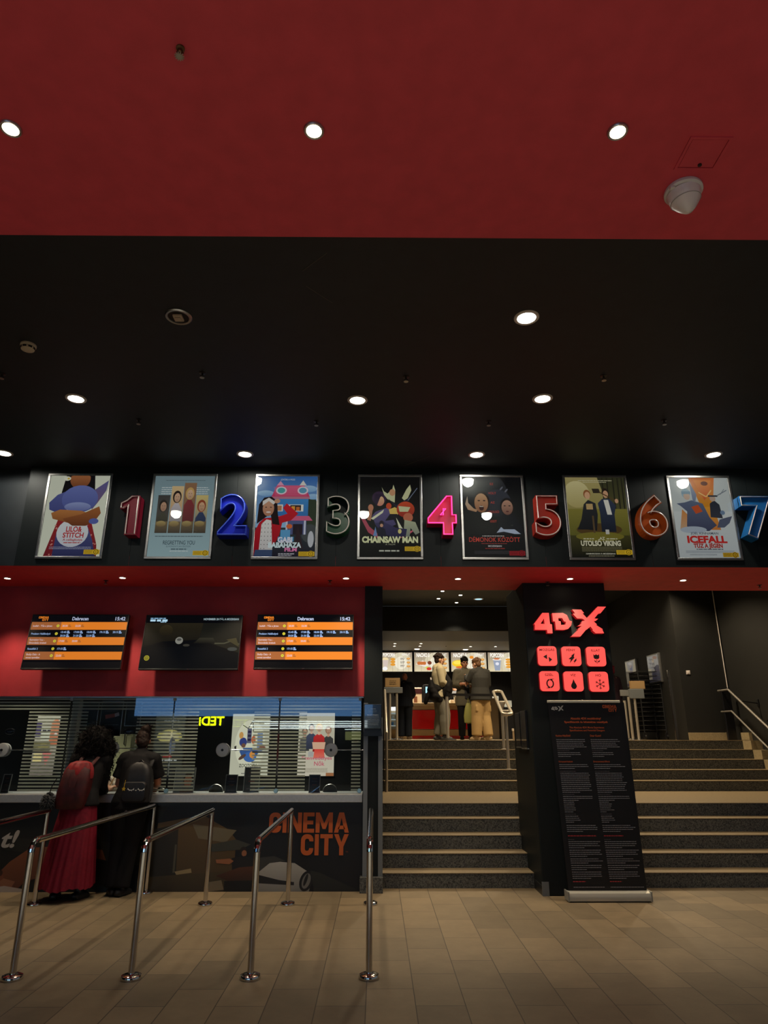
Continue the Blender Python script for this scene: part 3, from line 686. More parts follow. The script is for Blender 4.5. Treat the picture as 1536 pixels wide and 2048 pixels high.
p.G([(0, 140), (2, 128), (30, 128), (30, 140)], (62, 78, 112)); p.G([(2, 84), (4, 50), (12, 38), (24, 36), (34, 44), (36, 66), (40, 86), (28, 84), (24, 66)], (36, 24, 26)); p.E(20, 57, 9.5, 13.5, (206, 154, 124), (182, 124, 96)); p.G([(10, 52), (10, 44), (20, 38), (32, 46), (28, 50), (20, 44)], (230, 222, 216))
p.E(16, 55, 1.5, .8, (40, 28, 24)); p.E(24, 55, 1.5, .8, (40, 28, 24)); p.E(20.4, 63.5, 4, 1.3, (236, 220, 214)); p.E(34, 44, 5, 4, (204, 150, 120))
p.T('JÖVŐRE A MOZI', 50, 7, 2.6, (226, 232, 240), 24); p.R(38, 106, 64, 114, (80, 150, 196)); p.T('GABI', 50, 115.5, 8.5, (232, 226, 240), 24, bold=0.05); p.T('BABAHÁZA', 50, 124, 8, (220, 236, 240), 54, bold=0.05); p.T('FILM', 60, 130.5, 5.6, (236, 130, 180), 20, bold=0.05)
p.words(40, 66, 134, 1.5, (200, 196, 204), 1); p.words(40, 62, 136.7, 1.2, (200, 196, 204), 1); age(p, 73, 131, '6'); art.append(p)
# 4 black sheet with a swirl of loose painted shapes
p = pp((17, 16, 17)); cr, pu, og, pk, wh, gy = (206, 204, 158), (96, 84, 128), (206, 76, 40), (206, 92, 112), (226, 224, 190), (126, 132, 120)
p.G([(4, 78), (14, 94), (30, 104), (38, 106), (22, 100), (8, 84)], pk); p.G([(30, 108), (14, 98), (2, 74), (6, 70), (16, 88), (32, 102)], (176, 74, 92)); p.G([(96, 90), (80, 102), (66, 108), (62, 110), (78, 98)], pk)
p.E(32, 38, 12, 12, (58, 38, 64)); p.E(33, 43, 7.5, 9, (226, 184, 140), (206, 130, 110)); p.G([(22, 44), (26, 30), (42, 32), (34, 36), (28, 52)], (44, 28, 52)); p.E(18, 55, 4.5, 6, (196, 128, 96)); p.G([(15, 60), (21, 60), (18, 78), (12, 76)], (190, 130, 100))
p.G([(36, 18), (40, 26), (46, 30), (54, 22), (56, 14), (59, 24), (58, 46), (46, 40), (40, 32)], cr); p.E(54, 28, 5, 6, (206, 150, 110)); p.G([(46, 38), (60, 50), (72, 44), (84, 36), (78, 50), (60, 54)], (40, 36, 56)); p.G([(70, 38), (78, 22), (84, 14), (86, 24), (80, 38), (74, 42)], cr); p.line([(80, 42), (96, 20)], 1.2, (120, 130, 150))
p.G([(20, 70), (26, 62), (48, 54), (56, 60), (60, 84), (44, 92), (26, 84)], pu, (70, 64, 104)); p.G([(18, 74), (40, 58), (38, 64), (22, 76)], wh); p.E(48, 52, 4.5, 5.5, og); p.G([(48, 58), (58, 54), (68, 60), (62, 68), (50, 66)], (226, 190, 96)); p.G([(50, 66), (62, 66), (72, 94), (66, 96), (56, 76), (42, 78)], (24, 22, 34))
p.E(76, 58, 15, 14, og, (150, 40, 32)); p.E(80, 72, 8, 8, (196, 110, 80)); p.G([(64, 52), (84, 54), (80, 62), (66, 62)], cr); p.G([(74, 76), (92, 80), (99, 98), (92, 102), (84, 90), (82, 106), (72, 104)], (178, 180, 146), gy); p.G([(60, 72), (70, 90), (74, 94), (66, 96)], wh)
p.G([(24, 82), (40, 80), (60, 90), (78, 92), (76, 104), (60, 108), (36, 100)], (58, 52, 92), (40, 38, 70)); p.E(36, 82, 4, 4.5, (40, 30, 44)); p.E(36, 86, 2.6, 3, (200, 150, 120)); p.G([(30, 106), (28, 92), (34, 88), (42, 92), (44, 106)], (30, 28, 46)); p.G([(22, 104), (26, 88), (29, 104)], (110, 140, 190)); p.E(66, 96, 3, 4, (220, 206, 130))
p.T('CHAINSAW MAN', 50, 115, 9.5, (226, 226, 176), 92, bold=0.055); p.T('A FILM', 50, 119.5, 2.2, (190, 190, 160), 16); p.words(32, 66, 128, 2.4, (196, 196, 180), 1); age(p, 74, 122, '16'); art.append(p)
# 5 dark sheet, two faces
p = pp((20, 19, 22)); p.E(36, 30, 40, 40, (52, 52, 56), (24, 24, 28)); p.E(58, 46, 24, 24, (58, 60, 70), (30, 30, 40))
p.G([(8, 100), (14, 70), (30, 60), (48, 62), (56, 82), (58, 100)], (26, 24, 26)); p.G([(56, 100), (58, 74), (72, 62), (86, 68), (94, 84), (98, 100)], (24, 24, 32))
p.E(32, 44, 13, 19, (40, 26, 22)); p.E(31, 46, 11.5, 17, (206, 158, 116), (150, 96, 66)); p.E(27, 42, 2.2, 1.1, (46, 30, 26)); p.E(36, 42, 2.2, 1.1, (46, 30, 26)); p.E(31, 55, 4, 4.5, (60, 22, 20)); p.R(28, 51.5, 34, 53, (220, 206, 190)); p.G([(4, 48), (8, 34), (9, 46), (18, 56), (24, 58), (22, 62), (8, 58)], (206, 190, 166), (190, 140, 100))
p.E(74, 52, 12, 15, (26, 20, 22)); p.E(74, 54, 9.5, 13, (186, 140, 116), (120, 78, 66)); p.E(70, 51, 1.8, .9, (36, 26, 26)); p.E(78, 51, 1.8, .9, (36, 26, 26)); p.E(74, 61, 2.6, 1.2, (90, 40, 40))
p.G([(54, 98), (62, 88), (66, 92), (84, 92), (94, 100), (84, 100), (66, 96)], (176, 186, 206)); p.E(66, 20, 4, 1.4, (110, 110, 120), rot=-50); p.E(74, 24, 4, 1.4, (110, 110, 120), rot=-50)
for i, s in enumerate(('EZ', 'VOLT', 'AZ', 'UTOLSÓ', 'ESET')): p.T(s, 50, 14 + i * 16.5, 3.6, (196, 66, 52), bold=0.01)
p.words(30, 66, 103, 1.1, (206, 196, 190), 1); p.T('DÉMONOK KÖZÖTT', 50, 113.5, 7.5, (206, 72, 60), 84, bold=0.005); p.words(28, 70, 116, 1.2, (150, 60, 56), 1); p.T('MOZIKBAN', 50, 122, 2.6, (214, 206, 206), 22, bold=.02); p.words(34, 66, 124, 1.6, (150, 50, 46), 1)
for i in range(3): p.words(16, 84, 129 + i * 2, 0.7, (80, 76, 80), 1)
age(p, 73, 129, '18', c=(150, 26, 36), dark=(60, 8, 12)); art.append(p)
# 6 golden field with two men
p = pp((110, 98, 52)); p.R(0, 0, 100, 60, (176, 160, 104), (150, 136, 76)); p.G([(55, 0), (100, 0), (100, 60), (70, 56)], (58, 58, 38), (84, 80, 46)); p.E(18, 30, 22, 24, (214, 200, 146), (176, 160, 100))
for x in (62, 70, 80, 88, 95): p.R(x, 0, x + 2.4, 58, (44, 42, 30))
p.R(0, 56, 100, 104, (132, 122, 52), (96, 92, 36)); p.E(50, 92, 38, 11, (84, 62, 30)); p.R(0, 102, 100, 140, (66, 62, 30), (16, 15, 12)); p.E(50, 104, 40, 8, (120, 110, 40))
p.G([(14, 92), (22, 74), (28, 48), (36, 40), (48, 46), (50, 66), (46, 94), (30, 92)], (46, 46, 48), (26, 26, 30)); p.E(35, 30, 6, 8, (150, 92, 52)); p.E(35.5, 32, 4.6, 6.4, (214, 164, 126)); p.R(32, 47, 43, 57, (190, 156, 104)); p.R(40, 68, 43, 98, (90, 70, 46))
p.G([(54, 96), (54, 62), (52, 46), (60, 38), (72, 38), (82, 50), (78, 66), (78, 96)], (52, 60, 82), (26, 30, 42)); p.G([(62, 40), (70, 40), (74, 66), (66, 66)], (222, 216, 204)); p.E(66, 27, 5.6, 8, (44, 34, 28)); p.E(66.5, 30, 4.4, 6.6, (206, 156, 120)); p.G([(44, 20), (56, 20), (58, 28), (46, 28)], (54, 46, 36)); p.line([(56, 26), (84, 42)], 1.8, (90, 66, 40)); p.E(84, 42, 3, 4, (206, 156, 120)); p.R(60, 92, 66, 100, (196, 190, 180))
p.words(22, 80, 5, 1.2, (206, 196, 160), 1); p.words(30, 70, 8, 0.9, (206, 196, 160), 1); p.T('AZ', 53, 109.5, 4.5, (206, 200, 170), bold=0.03); p.words(22, 40, 107, 1.8, (196, 190, 160), 1); p.words(60, 78, 107, 1.8, (196, 190, 160), 1); p.T('UTOLSO VIKING', 50, 119.5, 8, (214, 206, 176), 66, bold=0.05); p.G([(45.2, 110.6), (47.6, 108.4), (49.4, 108.4), (46.8, 110.6)], (214, 206, 176))
for i in range(5): p.words(18, 84, 121.5 + i * 1.8, 0.7, (130, 122, 90), 1)
p.T('HAMAROSAN A MOZIKBAN!', 48, 134.5, 2.4, (206, 200, 180), 48, bold=.02); p.words(28, 70, 136.6, 0.9, (180, 170, 140), 1); age(p, 74, 127, '16'); art.append(p)
# 7 pale sheet, orange flame, armed figures
p = pp((196, 200, 198)); p.R(0, 60, 100, 140, (206, 208, 206), (186, 190, 192)); p.G([(34, 0), (78, 0), (72, 34), (60, 60), (48, 50)], (222, 112, 30), (206, 140, 40)); p.G([(42, 4), (72, 4), (66, 30), (56, 40)], (236, 140, 50), (206, 84, 30)); p.E(60, 10, 6, 4, (110, 46, 24)); p.line([(48, 26), (60, 34), (70, 22)], 2, (240, 190, 110)); p.G([(8, 92), (16, 56), (28, 70), (40, 96)], (206, 130, 60), (190, 160, 130)); p.G([(52, 52), (70, 52), (76, 92), (60, 92)], (222, 150, 50), (200, 120, 60))
p.G([(20, 86), (24, 60), (14, 50), (8, 46), (22, 44), (34, 40), (52, 46), (60, 70), (70, 84), (56, 94), (34, 94)], (96, 106, 130), (66, 68, 92)); p.E(26, 28, 7.5, 9, (150, 176, 190)); p.E(27, 33, 5.5, 6.5, (206, 176, 156)); p.R(19, 24, 34, 29, (120, 150, 170)); p.G([(32, 52), (44, 48), (50, 60), (38, 64)], (196, 84, 46)); p.G([(34, 6), (44, 30), (40, 44), (36, 40)], (120, 130, 156))
p.G([(62, 70), (64, 46), (72, 40), (80, 48), (82, 72)], (46, 48, 58), (60, 60, 70)); p.E(70, 37, 5, 5, (190, 160, 140)); p.R(63, 31, 79, 34, (50, 50, 60)); p.line([(78, 32), (96, 22)], 1.6, (120, 126, 136)); p.line([(84, 30), (92, 20)], 1.0, (120, 126, 136)); p.G([(70, 88), (76, 74), (90, 70), (98, 68), (92, 80), (82, 88)], (86, 90, 110)); p.E(83, 62, 4, 4, (110, 130, 156)); p.E(30, 92, 22, 6, (170, 178, 190))
p.T('JOEL KINNAMAN', 47, 100, 4, (70, 78, 92), 46, bold=0.01); p.T('ICEFALL', 50, 114, 11, (196, 44, 40), 66, bold=0.05); p.T('TŰZ A JÉGEN', 50, 122.5, 6.5, (170, 52, 46), 48, bold=0.05); p.words(30, 74, 124.5, 1.4, (60, 66, 80), 1)
for i in range(4): p.words(12, 92, 127.5 + i * 1.1, 0.6, (140, 146, 156), 1)
p.T('HAMAROSAN A MOZIKBAN', 40, 135.5, 2.2, (90, 96, 110), 44); age(p, 72, 131, '16', c=(190, 146, 36)); art.append(p)
labs = ['framed poster with a blue-violet shape held in crossed brown arms', 'framed pale teal poster with four tall portrait strips', 'framed poster of a woman in red cardigan before a pink and blue house',
        'framed black poster with a swirl of purple, cream and orange shapes', 'framed dark poster with two pale faces and red title', 'framed golden-brown poster of two men in a field', 'framed pale poster with an orange flame and armed figures']
mids = [(( 100 + 226 + 70 + 203) / 4, 1031.5), ((311 + 434 + 289 + 419) / 4, 1032), ((515 + 637 + 503 + 634) / 4, 1032.5), ((718 + 841 + 716 + 845) / 4, 1034), ((921 + 1044 + 926 + 1056) / 4, 1034), ((1126 + 1250 + 1139 + 1270) / 4, 1034.5), ((1331 + 1457 + 1355 + 1487) / 4, 1035.5)]
for pr, lb, (x, y) in zip(art, labs, mids):
    q = P(x, y, Y=YP - 0.01); poster_frame(q.x, P(768, 1033, Y=YP).z - 0.0, lb, pr)

# ================================================================== channel numbers between the posters
def number(ch, x, y, hpx, body, tube_m, label, wide=1.0, depth=0.15):
    loops = [[(0, .69), (0, .82), (.13, .89), (.24, 1), (.42, 1), (.42, 0), (.18, 0), (.18, .77), (.06, .69)]] if ch == '1' else outline(ch)
    y0 = min(p[1] for L in loops for p in L); h0 = max(p[1] for L in loops for p in L) - y0
    loops = [[((p[0]) / h0 * wide, (p[1] - y0) / h0) for p in L] for L in loops]
    if area(max(loops, key=len)) > 0: loops = [L[::-1] for L in loops]
    e = 0.022 if ch == '1' else 0.075
    outer = max(loops, key=lambda L: abs(area(L)))
    if area(outer) > 0: loops = [L[::-1] for L in loops]
    c = P(x, y, Y=YP - depth); ppm = FPX / ((c - EYE).dot(Vector((0, math.cos(PITCH), math.sin(PITCH)))))
    h = hpx / ppm / 0.95
    body_l = [offset_loop(L, e) for L in loops]; tube_l = [offset_loop(L, e - 0.026) for L in loops]
    xm = (min(p[0] for L in body_l for p in L) + max(p[0] for L in body_l for p in L)) / 2
    o = Vector((c.x - xm * h, YP - depth, c.z - h / 2))
    t = thing('channel_number', label, 'number sign', (c.x, YP, c.z - h / 2), 'neon channel numbers between the posters')
    b = MB(); solid_loops(b, [[(p[0] * h, p[1] * h) for p in L] for L in body_l], o + Vector((0, depth * 0.2, 0)), Vector((1, 0, 0)), Vector((0, 0, 1)), -depth * 0.8)
    part('letter_body', b, body, t, smooth=False)
    # thin raised rim so that the face sits back between walls
    b = MB()
    for L in body_l:
        L2 = offset_loop(L, -0.012)
        a0 = [b.bm.verts.new(o + Vector((p[0] * h, 0, p[1] * h))) for p in L]; a1 = [b.bm.verts.new(o + Vector((p[0] * h, 0, p[1] * h))) for p in L2]
        c0 = [b.bm.verts.new(w.co + Vector((0, depth * 0.3, 0))) for w in a0]; c1 = [b.bm.verts.new(w.co + Vector((0, depth * 0.3, 0))) for w in a1]
        b.bridge(a0, a1); b.bridge(a0, c0); b.bridge(a1, c1)
    part('rim', b, body, t, smooth=False)
    b = MB()
    for L in tube_l:
        b.tube([o + Vector((p[0] * h, -0.004, p[1] * h)) for p in L], 0.0065, 8, closed=True)
    part('neon_tube', b, tube_m, t)
    return t
tube_off = mat('unlit_neon_tube', S(226, 214, 208), 0.2)
nums = [('1', 257, 1030, 75, S(150, 28, 56), tube_off, 'dark red number 1'), ('2', 466, 1029, 72, S(24, 42, 190), mat('blue_neon_tube', S(90, 120, 230), 0.2), 'bright blue number 2'), ('3', 676, 1030, 68, S(20, 74, 44), tube_off, 'dark green number 3'),
        ('4', 884, 1030, 69, S(180, 16, 74), emit_mat('lit_pink_neon', (1.0, 0.03, 0.22), 3.2), 'glowing pink number 4'), ('5', 1095, 1031, 71, S(176, 44, 30), tube_off, 'rust red number 5'), ('6', 1306, 1032, 72, S(190, 84, 28), tube_off, 'orange number 6'), ('7', 1517, 1034, 74, S(30, 110, 180), tube_off, 'light blue number 7')]
for ch, x, y, hp, bc, tm, lb in nums:
    number(ch, x, y, hp, mat('channel_body_' + ch, bc, 0.35), tm, lb + ' standing off the black wall between posters')
# ================================================================== timetable screens
OR, ORD, BLU, LT = (250, 140, 44), (176, 104, 56), (110, 150, 236), (206, 216, 246)
def timetable(W, H, dim=1.0):
    p = Print(W, H, 100, 56.5, (8, 8, 12), dz=0.00015)
    d = lambda c: tuple(int(v * dim) for v in c)
    p.block('CINEMA', 16.5, 3.7, 2.4, 10.5, d(OR)); p.block('CITY', 16.5, 6.4, 2.4, 6.4, d(OR))
    p.T('Debrecen', 50, 5.6, 3.6, d(LT), 17, bold=.02); p.T('15:42', 92, 5.6, 3.6, d(LT), 10.5, bold=.02)
    rows = [('or', ['Icefall - Tűz a jégen'], [['20:30', '22:30']], 7.5), ('bk', ['Predator: Halálbolygó'], [['15:45', '17:00', '18:00', '19:15', '20:15'], ['20:30', '21:30', '22:30']], 16), ('or', ['Regretting You -', 'Elmondatlan érzések'], [['17:00', '20:00']], 24),
            ('bk', ['Rosszfiúk 2'], [['17:15']], 32.2), ('or', ['Shelby Oaks - A', 'gonosz nyomában'], [['22:00']], 39.5)]
    for kind, names, times, y in rows:
        if kind == 'or':
            p.R(0, y, 100, y + 8.4, d(OR)); p.R(0, y, 31, y + 8.4, d(ORD))
        tc = d((236, 206, 206)) if kind == 'or' else d((170, 200, 250))
        for i, n in enumerate(names): p.T(n, 2, y + (5.2 if len(names) == 1 else 3.8 + i * 3.2), 1.9, tc, min(20, len(n) * 0.95), 'l', bold=.015)
        p.E(28, y + 4.2, 1.5, 1.5, d((232, 220, 70))); p.E(28, y + 4.2, 0.9, 0.9, d((200, 186, 50)))
        for j, tr in enumerate(times):
            for i, t in enumerate(tr):
                yy = y + (5.2 if len(times) == 1 else 3.5 + j * 3.9); xx = 32.5 + i * 13.5
                p.T(t, xx, yy, 2.0, tc, 5.6, 'l', bold=.02)
                p.R(xx + 6.4, yy - 2.4, xx + 8.4, yy - 1.2, tc if kind == 'bk' else d((190, 110, 50))); p.R(xx + 6.4, yy - 0.8, xx + 9.4, yy + 0.4, tc if kind == 'bk' else d((190, 110, 50)))
    return p
def trailer(W, H):
    p = Print(W, H, 100, 56.5, (5, 6, 9), dz=0.00015)
    p.G([(0, 8), (60, 8), (58, 26), (20, 28), (0, 34)], (34, 30, 20), (14, 13, 10)); p.G([(60, 8), (100, 8), (100, 40), (70, 30), (58, 28)], (20, 21, 18), (30, 28, 20)); p.E(22, 16, 7, 6, (46, 40, 24), (26, 22, 14))
    p.G([(52, 30), (58, 24), (72, 24), (76, 30)], (46, 44, 34), (14, 14, 12)); p.line([(74, 30), (84, 30), (92, 27), (100, 31)], 1.4, (70, 68, 52)); p.G([(86, 26), (96, 24), (100, 34)], (64, 58, 36)); p.E(93, 36, 5, 2, (62, 64, 60))
    p.E(37, 27, 4, 3.8, (120, 120, 112)); p.E(37, 26, 2.4, 1.4, (70, 70, 66)); p.E(45, 32, 3.5, 1.4, (50, 48, 42)); p.G([(0, 38), (30, 34), (52, 33), (100, 42), (100, 56.5), (0, 56.5)], (6, 8, 12))
    p.words(4, 20, 2.4, 1.2, (120, 160, 190), 1, 3); p.words(4, 22, 4.2, 2.2, (170, 206, 226), .9, 4); p.words(15, 21, 6.6, 0.9, (150, 186, 206), 1, 5)
    p.T('NOVEMBER 20-TÓL A MOZIKBAN', 97, 4.8, 2.0, (150, 170, 176), 37, 'r', bold=.03)
    p.E(6, 45.5, 2.7, 2.7, (176, 166, 50)); p.E(6, 45.5, 2.0, 2.0, (30, 28, 10)); p.E(6, 45.5, 1.5, 1.5, (150, 140, 40)); p.T('16', 6, 46.2, 1.2, (20, 20, 8), bold=.03)
    return p
def tv(cx_px, cy_px, wpx, label, pr_fn):
    Yt = 8.33; c = P(cx_px, cy_px, Y=Yt); W = 1.20; H = 0.685; tilt = R(-7.0)
    t = thing('wall_screen', label, 'screen', (c.x, YC, c.z - H / 2), 'screens on the red wall over the box office')
    Mx = Matrix.Translation(c) @ Matrix.Rotation(tilt, 4, 'X')
    f = 0.010
    part('housing', MB().box(-W/2, W/2, 0, 0.045, -H/2, H/2, bev=0.006, M=Mx).box(-W*0.33, W*0.33, 0.045, 0.075, -H*0.3, H*0.25, bev=0.01, M=Mx), M_blackplastic, t)
    b = MB()
    for x0, x1, z0, z1 in ((-W/2, W/2, H/2 - f, H/2), (-W/2, W/2, -H/2, -H/2 + 0.016), (-W/2, -W/2 + f, -H/2, H/2), (W/2 - f, W/2, -H/2, H/2)): b.box(x0, x1, -0.006, 0.001, z0, z1, bev=0.002, M=Mx)
    part('bezel', b, M_darkmetal, t)
    s = pr_fn(W - 2 * f, H - f - 0.016); me = s.mesh('display'); me.transform(Mx @ Matrix.Translation((0, -0.0006, 0.003)))
    part('display', me, M_screen, t)
    part('badge', MB().box(-0.016, 0.016, -0.0075, -0.006, -H/2 + 0.004, -H/2 + 0.011, M=Mx), M_steel, t)
    part('wall_bracket', MB().box(c.x - 0.16, c.x + 0.16, c.y + 0.05, YC, c.z - 0.05, c.z + 0.12, bev=0.005).box(c.x - 0.02, c.x + 0.02, c.y + 0.03, YC, c.z - 0.3, c.z - 0.05, bev=0.004), M_darkmetal, t)
    return t
tv(152, 1283, 192, 'left wall screen with orange and black timetable rows', lambda w, h: timetable(w, h, 0.86))
tv(383, 1284, 182, 'middle wall screen showing a dark film trailer', trailer)
tv(609, 1283, 182, 'right wall screen with orange and black timetable rows, nearest the stairs', timetable)

# ================================================================== box office counter
zt0, zt1 = 0.93, 1.02
xe = P(724, 1700, Y=YC).x
t = thing('ticket_counter', 'long box office counter with dark printed front and steel worktop', 'counter', (-4, 8.9, 0))
part('body', MB().box(-9.4, xe, YC + 0.01, 8.95, 0.0, zt0), M_darkmetal, t)
part('worktop', MB().box(-9.4, xe + 0.0, YC - 0.05, 9.0, zt0, zt1, bev=0.006), M_ctop, t)
b = MB().box(-9.4, xe, YC - 0.03, YC + 0.02, zt0 - 0.03, zt0); part('worktop_lip', b, M_darkmetal, t)
# printed front: drawn in picture-sized units, 1 unit = 1 px wide of the photograph at the counter
xa = P(-60, 1700, Y=YC).x; WF = xe - xa; HFp = zt0 - 0.03
pr = Print(WF, HFp, 784, 168, (14, 16, 20), dz=0.0002); X0 = -60
def Q(*pts): return [(x - X0, y - 1612) for x, y in pts]
pr.G(Q((-60, 1612), (330, 1612), (280, 1690), (200, 1780), (-60, 1780)), (26, 26, 22), (20, 20, 16))
pr.G(Q((10, 1676), (220, 1684), (330, 1700), (330, 1735), (200, 1720), (10, 1700)), (38, 38, 30))
pr.G(Q((310, 1648), (400, 1632), (452, 1660), (470, 1680), (470, 1780), (300, 1780)), (96, 76, 46), (66, 54, 36)); pr.G(Q((300, 1660), (352, 1650), (356, 1780), (290, 1780)), (48, 44, 36), (30, 30, 26)); pr.G(Q((380, 1650), (470, 1662), (450, 1686), (394, 1678)), (110, 102, 82)); pr.G(Q((300, 1752), (480, 1740), (520, 1780), (300, 1780)), (70, 60, 40), (52, 44, 30)); pr.G(Q((352, 1742), (384, 1736), (386, 1744), (356, 1748)), (150, 134, 100)); pr.R(348 - X0, 1690 - 1612, 352 - X0, 1744 - 1612, (80, 78, 66))
pr.G(Q((420, 1690), (470, 1680), (500, 1690), (480, 1700), (420, 1704)), (60, 62, 56)); pr.E(486 - X0, 1703 - 1612, 7, 9, (36, 26, 22)); pr.E(488 - X0, 1707 - 1612, 5, 6, (150, 96, 66)); pr.G(Q((464, 1716), (490, 1712), (520, 1720), (520, 1748), (466, 1742)), (26, 24, 26)); pr.G(Q((432, 1719), (460, 1717), (468, 1722), (460, 1728), (434, 1726)), (150, 96, 66)); pr.G(Q((434, 1750), (480, 1734), (530, 1730), (534, 1756), (470, 1764)), (84, 48, 30), (44, 26, 18)); pr.G(Q((420, 1762), (446, 1758), (452, 1776), (420, 1780)), (112, 102, 84)); pr.G(Q((452, 1760), (520, 1758), (520, 1780), (452, 1780)), (10, 10, 12))
pr.G(Q((518, 1738), (544, 1722), (590, 1726), (626, 1748), (620, 1780), (520, 1780)), (176, 176, 172), (120, 120, 118)); pr.G(Q((516, 1716), (548, 1712), (572, 1722), (540, 1726), (520, 1742)), (52, 52, 50)); pr.G(Q((518, 1748), (560, 1758), (590, 1762), (590, 1768), (518, 1764)), (24, 24, 26)); pr.E(614 - X0, 1760 - 1612, 13, 20, (26, 26, 28), rot=18); pr.E(614 - X0, 1760 - 1612, 8, 15, (110, 110, 108), rot=18); pr.E(613 - X0, 1758 - 1612, 3, 12, (26, 26, 28), rot=18)
pr.G(Q((622, 1740), (640, 1744), (724, 1780), (630, 1780)), (40, 42, 38), (26, 28, 26))
pr.G(Q((0, 1774), (4, 1744), (24, 1722), (60, 1696), (150, 1690), (204, 1700), (214, 1720), (190, 1716), (130, 1740), (60, 1760), (40, 1780)), (136, 82, 52), (86, 48, 30)); pr.G(Q((-60, 1764), (10, 1752), (40, 1760), (30, 1780), (-60, 1780)), (140, 92, 66)); pr.G(Q((-40, 1778), (20, 1768), (70, 1776), (70, 1780), (-40, 1780)), (170, 160, 150)); pr.E(4 - X0, 1752 - 1612, 12, 8, (120, 66, 46)); pr.E(8 - X0, 1744 - 1612, 5, 6, (60, 34, 20))
pr.T('t!', 34 - X0, 1694 - 1612, 31, (176, 172, 166), 34, 'r', bold=0.03, shear=0.25)
pr.block('CINEMA', 697 - X0, 1667 - 1612, 40, 162, (196, 96, 44)); pr.block('CITY', 697 - X0, 1711 - 1612, 41, 96, (196, 96, 44)); pr.T('TM', 696 - X0, 1706 - 1612, 3, (130, 66, 34), 5, 'r')
sheet('front_print', pr, M_print, t, ((xa + xe) / 2, YC - 0.001, HFp / 2 ))
# ---- glazing: panes with striped film, glass clamps, talk-through discs on rods
zg0, zg1 = zt1, 2.115; YG = 8.62
def gx(px, py=1490): return P(px, py, Y=YG).x
edges = [gx(-330), gx(-100), gx(131), gx(341), gx(556), gx(723)]
# striped film: clear service openings left open (pixel ranges at mid-height)
opens = [(-250, -130), (-20, 48), (168, 268), (393, 505), (612, 703)]
M_post = mat('frosted_post', S(150, 152, 146), 0.55)
zopen0, zopen1 = zg0 + 0.0, 1.94
for k, (a, c) in enumerate(zip(edges, edges[1:])):
    w = struct('window_%d' % (k + 1), MB().box(a + 0.006, c - 0.006, YG - 0.005, YG + 0.005, zg0 + 0.004, zg1, bev=0.001), M_glass)
    b = MB(); z = zg0 + 0.03; n = 0
    while z < zg1 - 0.01:
        segs = [(a + 0.012, c - 0.012)]
        if z < zopen1:
            for o0, o1 in opens:
                q0, q1 = gx(o0), gx(o1); ns = []
                for s0, s1 in segs:
                    if q1 <= s0 or q0 >= s1: ns.append((s0, s1)); continue
                    if q0 - s0 > 0.01: ns.append((s0, q0))
                    if s1 - q1 > 0.01: ns.append((q1, s1))
                segs = ns
        for s0, s1 in segs: b.box(s0, s1, YG + 0.0055, YG + 0.0065, z, z + 0.0185)
        z += 0.0385
    part('striped_film', b, M_film, w, smooth=False)
    for xq in ((a, c) if k == len(edges) - 2 else (a,)):
        b = MB(); xq -= 0.02 if xq == edges[-1] else 0
        b.box(xq - 0.018, xq + 0.018, YG - 0.014, YG + 0.014, zg1 - 0.035, zg1 + 0.012, bev=0.003)
        part('top_clamp', b, mat('pale_clamp', S(176, 182, 184), 0.4), w)
        b = MB().lathe((xq, YG - 0.008, zg0 + 0.028), [(0.0, -0.012), (0.022, -0.012), (0.026, -0.004), (0.026, 0.02), (0, 0.02)], 16, axis='y')
        part('foot_clamp', b, mat('pale_blue_glass_clamp', S(150, 190, 210), 0.25, 0.2), w)
struct('trim_7', MB().box(-10.5, xe, YG - 0.03, YG + 0.03, zg1 + 0.0, zg1 + 0.03), M_alu)
struct('trim_8', MB().box(gx(133), gx(146), YG + 0.02, YG + 0.12, zg0, zg1), M_post)
first = None
for (x, y), lb in [((4, 1500), 'talk-through disc at the left picture edge'), ((222, 1497), 'talk-through disc between the two customers'), ((445, 1500), 'talk-through disc before the dark reflection'), ((662, 1500), 'talk-through disc before the rightmost booth poster')]:
    q = P(x, y, Y=YG - 0.03)
    if first is None:
        t = first = thing('talk_through_disc', lb, 'speech disc', q, 'talk-through discs in the ticket glass')
        part('front_plate', MB().lathe(q, [(0.0, -0.012), (0.06, -0.014), (0.076, -0.010), (0.080, 0.0), (0.080, 0.024), (0, 0.024)], 32, axis='y'), mat('pale_metal_plate', S(185, 190, 192), 0.45, 0.2), t)
        part('centre_knob', MB().lathe(q + Vector((0, -0.016, 0)), [(0, -0.006), (0.014, -0.005), (0.016, 0.004), (0, 0.004)], 16, axis='y'), M_darkmetal, t)
        part('rear_plate', MB().lathe(q + Vector((0, 0.04, 0)), [(0.0, 0), (0.078, 0), (0.078, 0.03), (0, 0.03)], 32, axis='y'), MATS['pale_metal_plate'], t)
        part('steel_rod', MB().tube([q + Vector((0.07, 0.05, 0)), q + Vector((0.55, 0.05, 0))], 0.006, 10), M_steel, t)
    else: dup(first, q, lb)
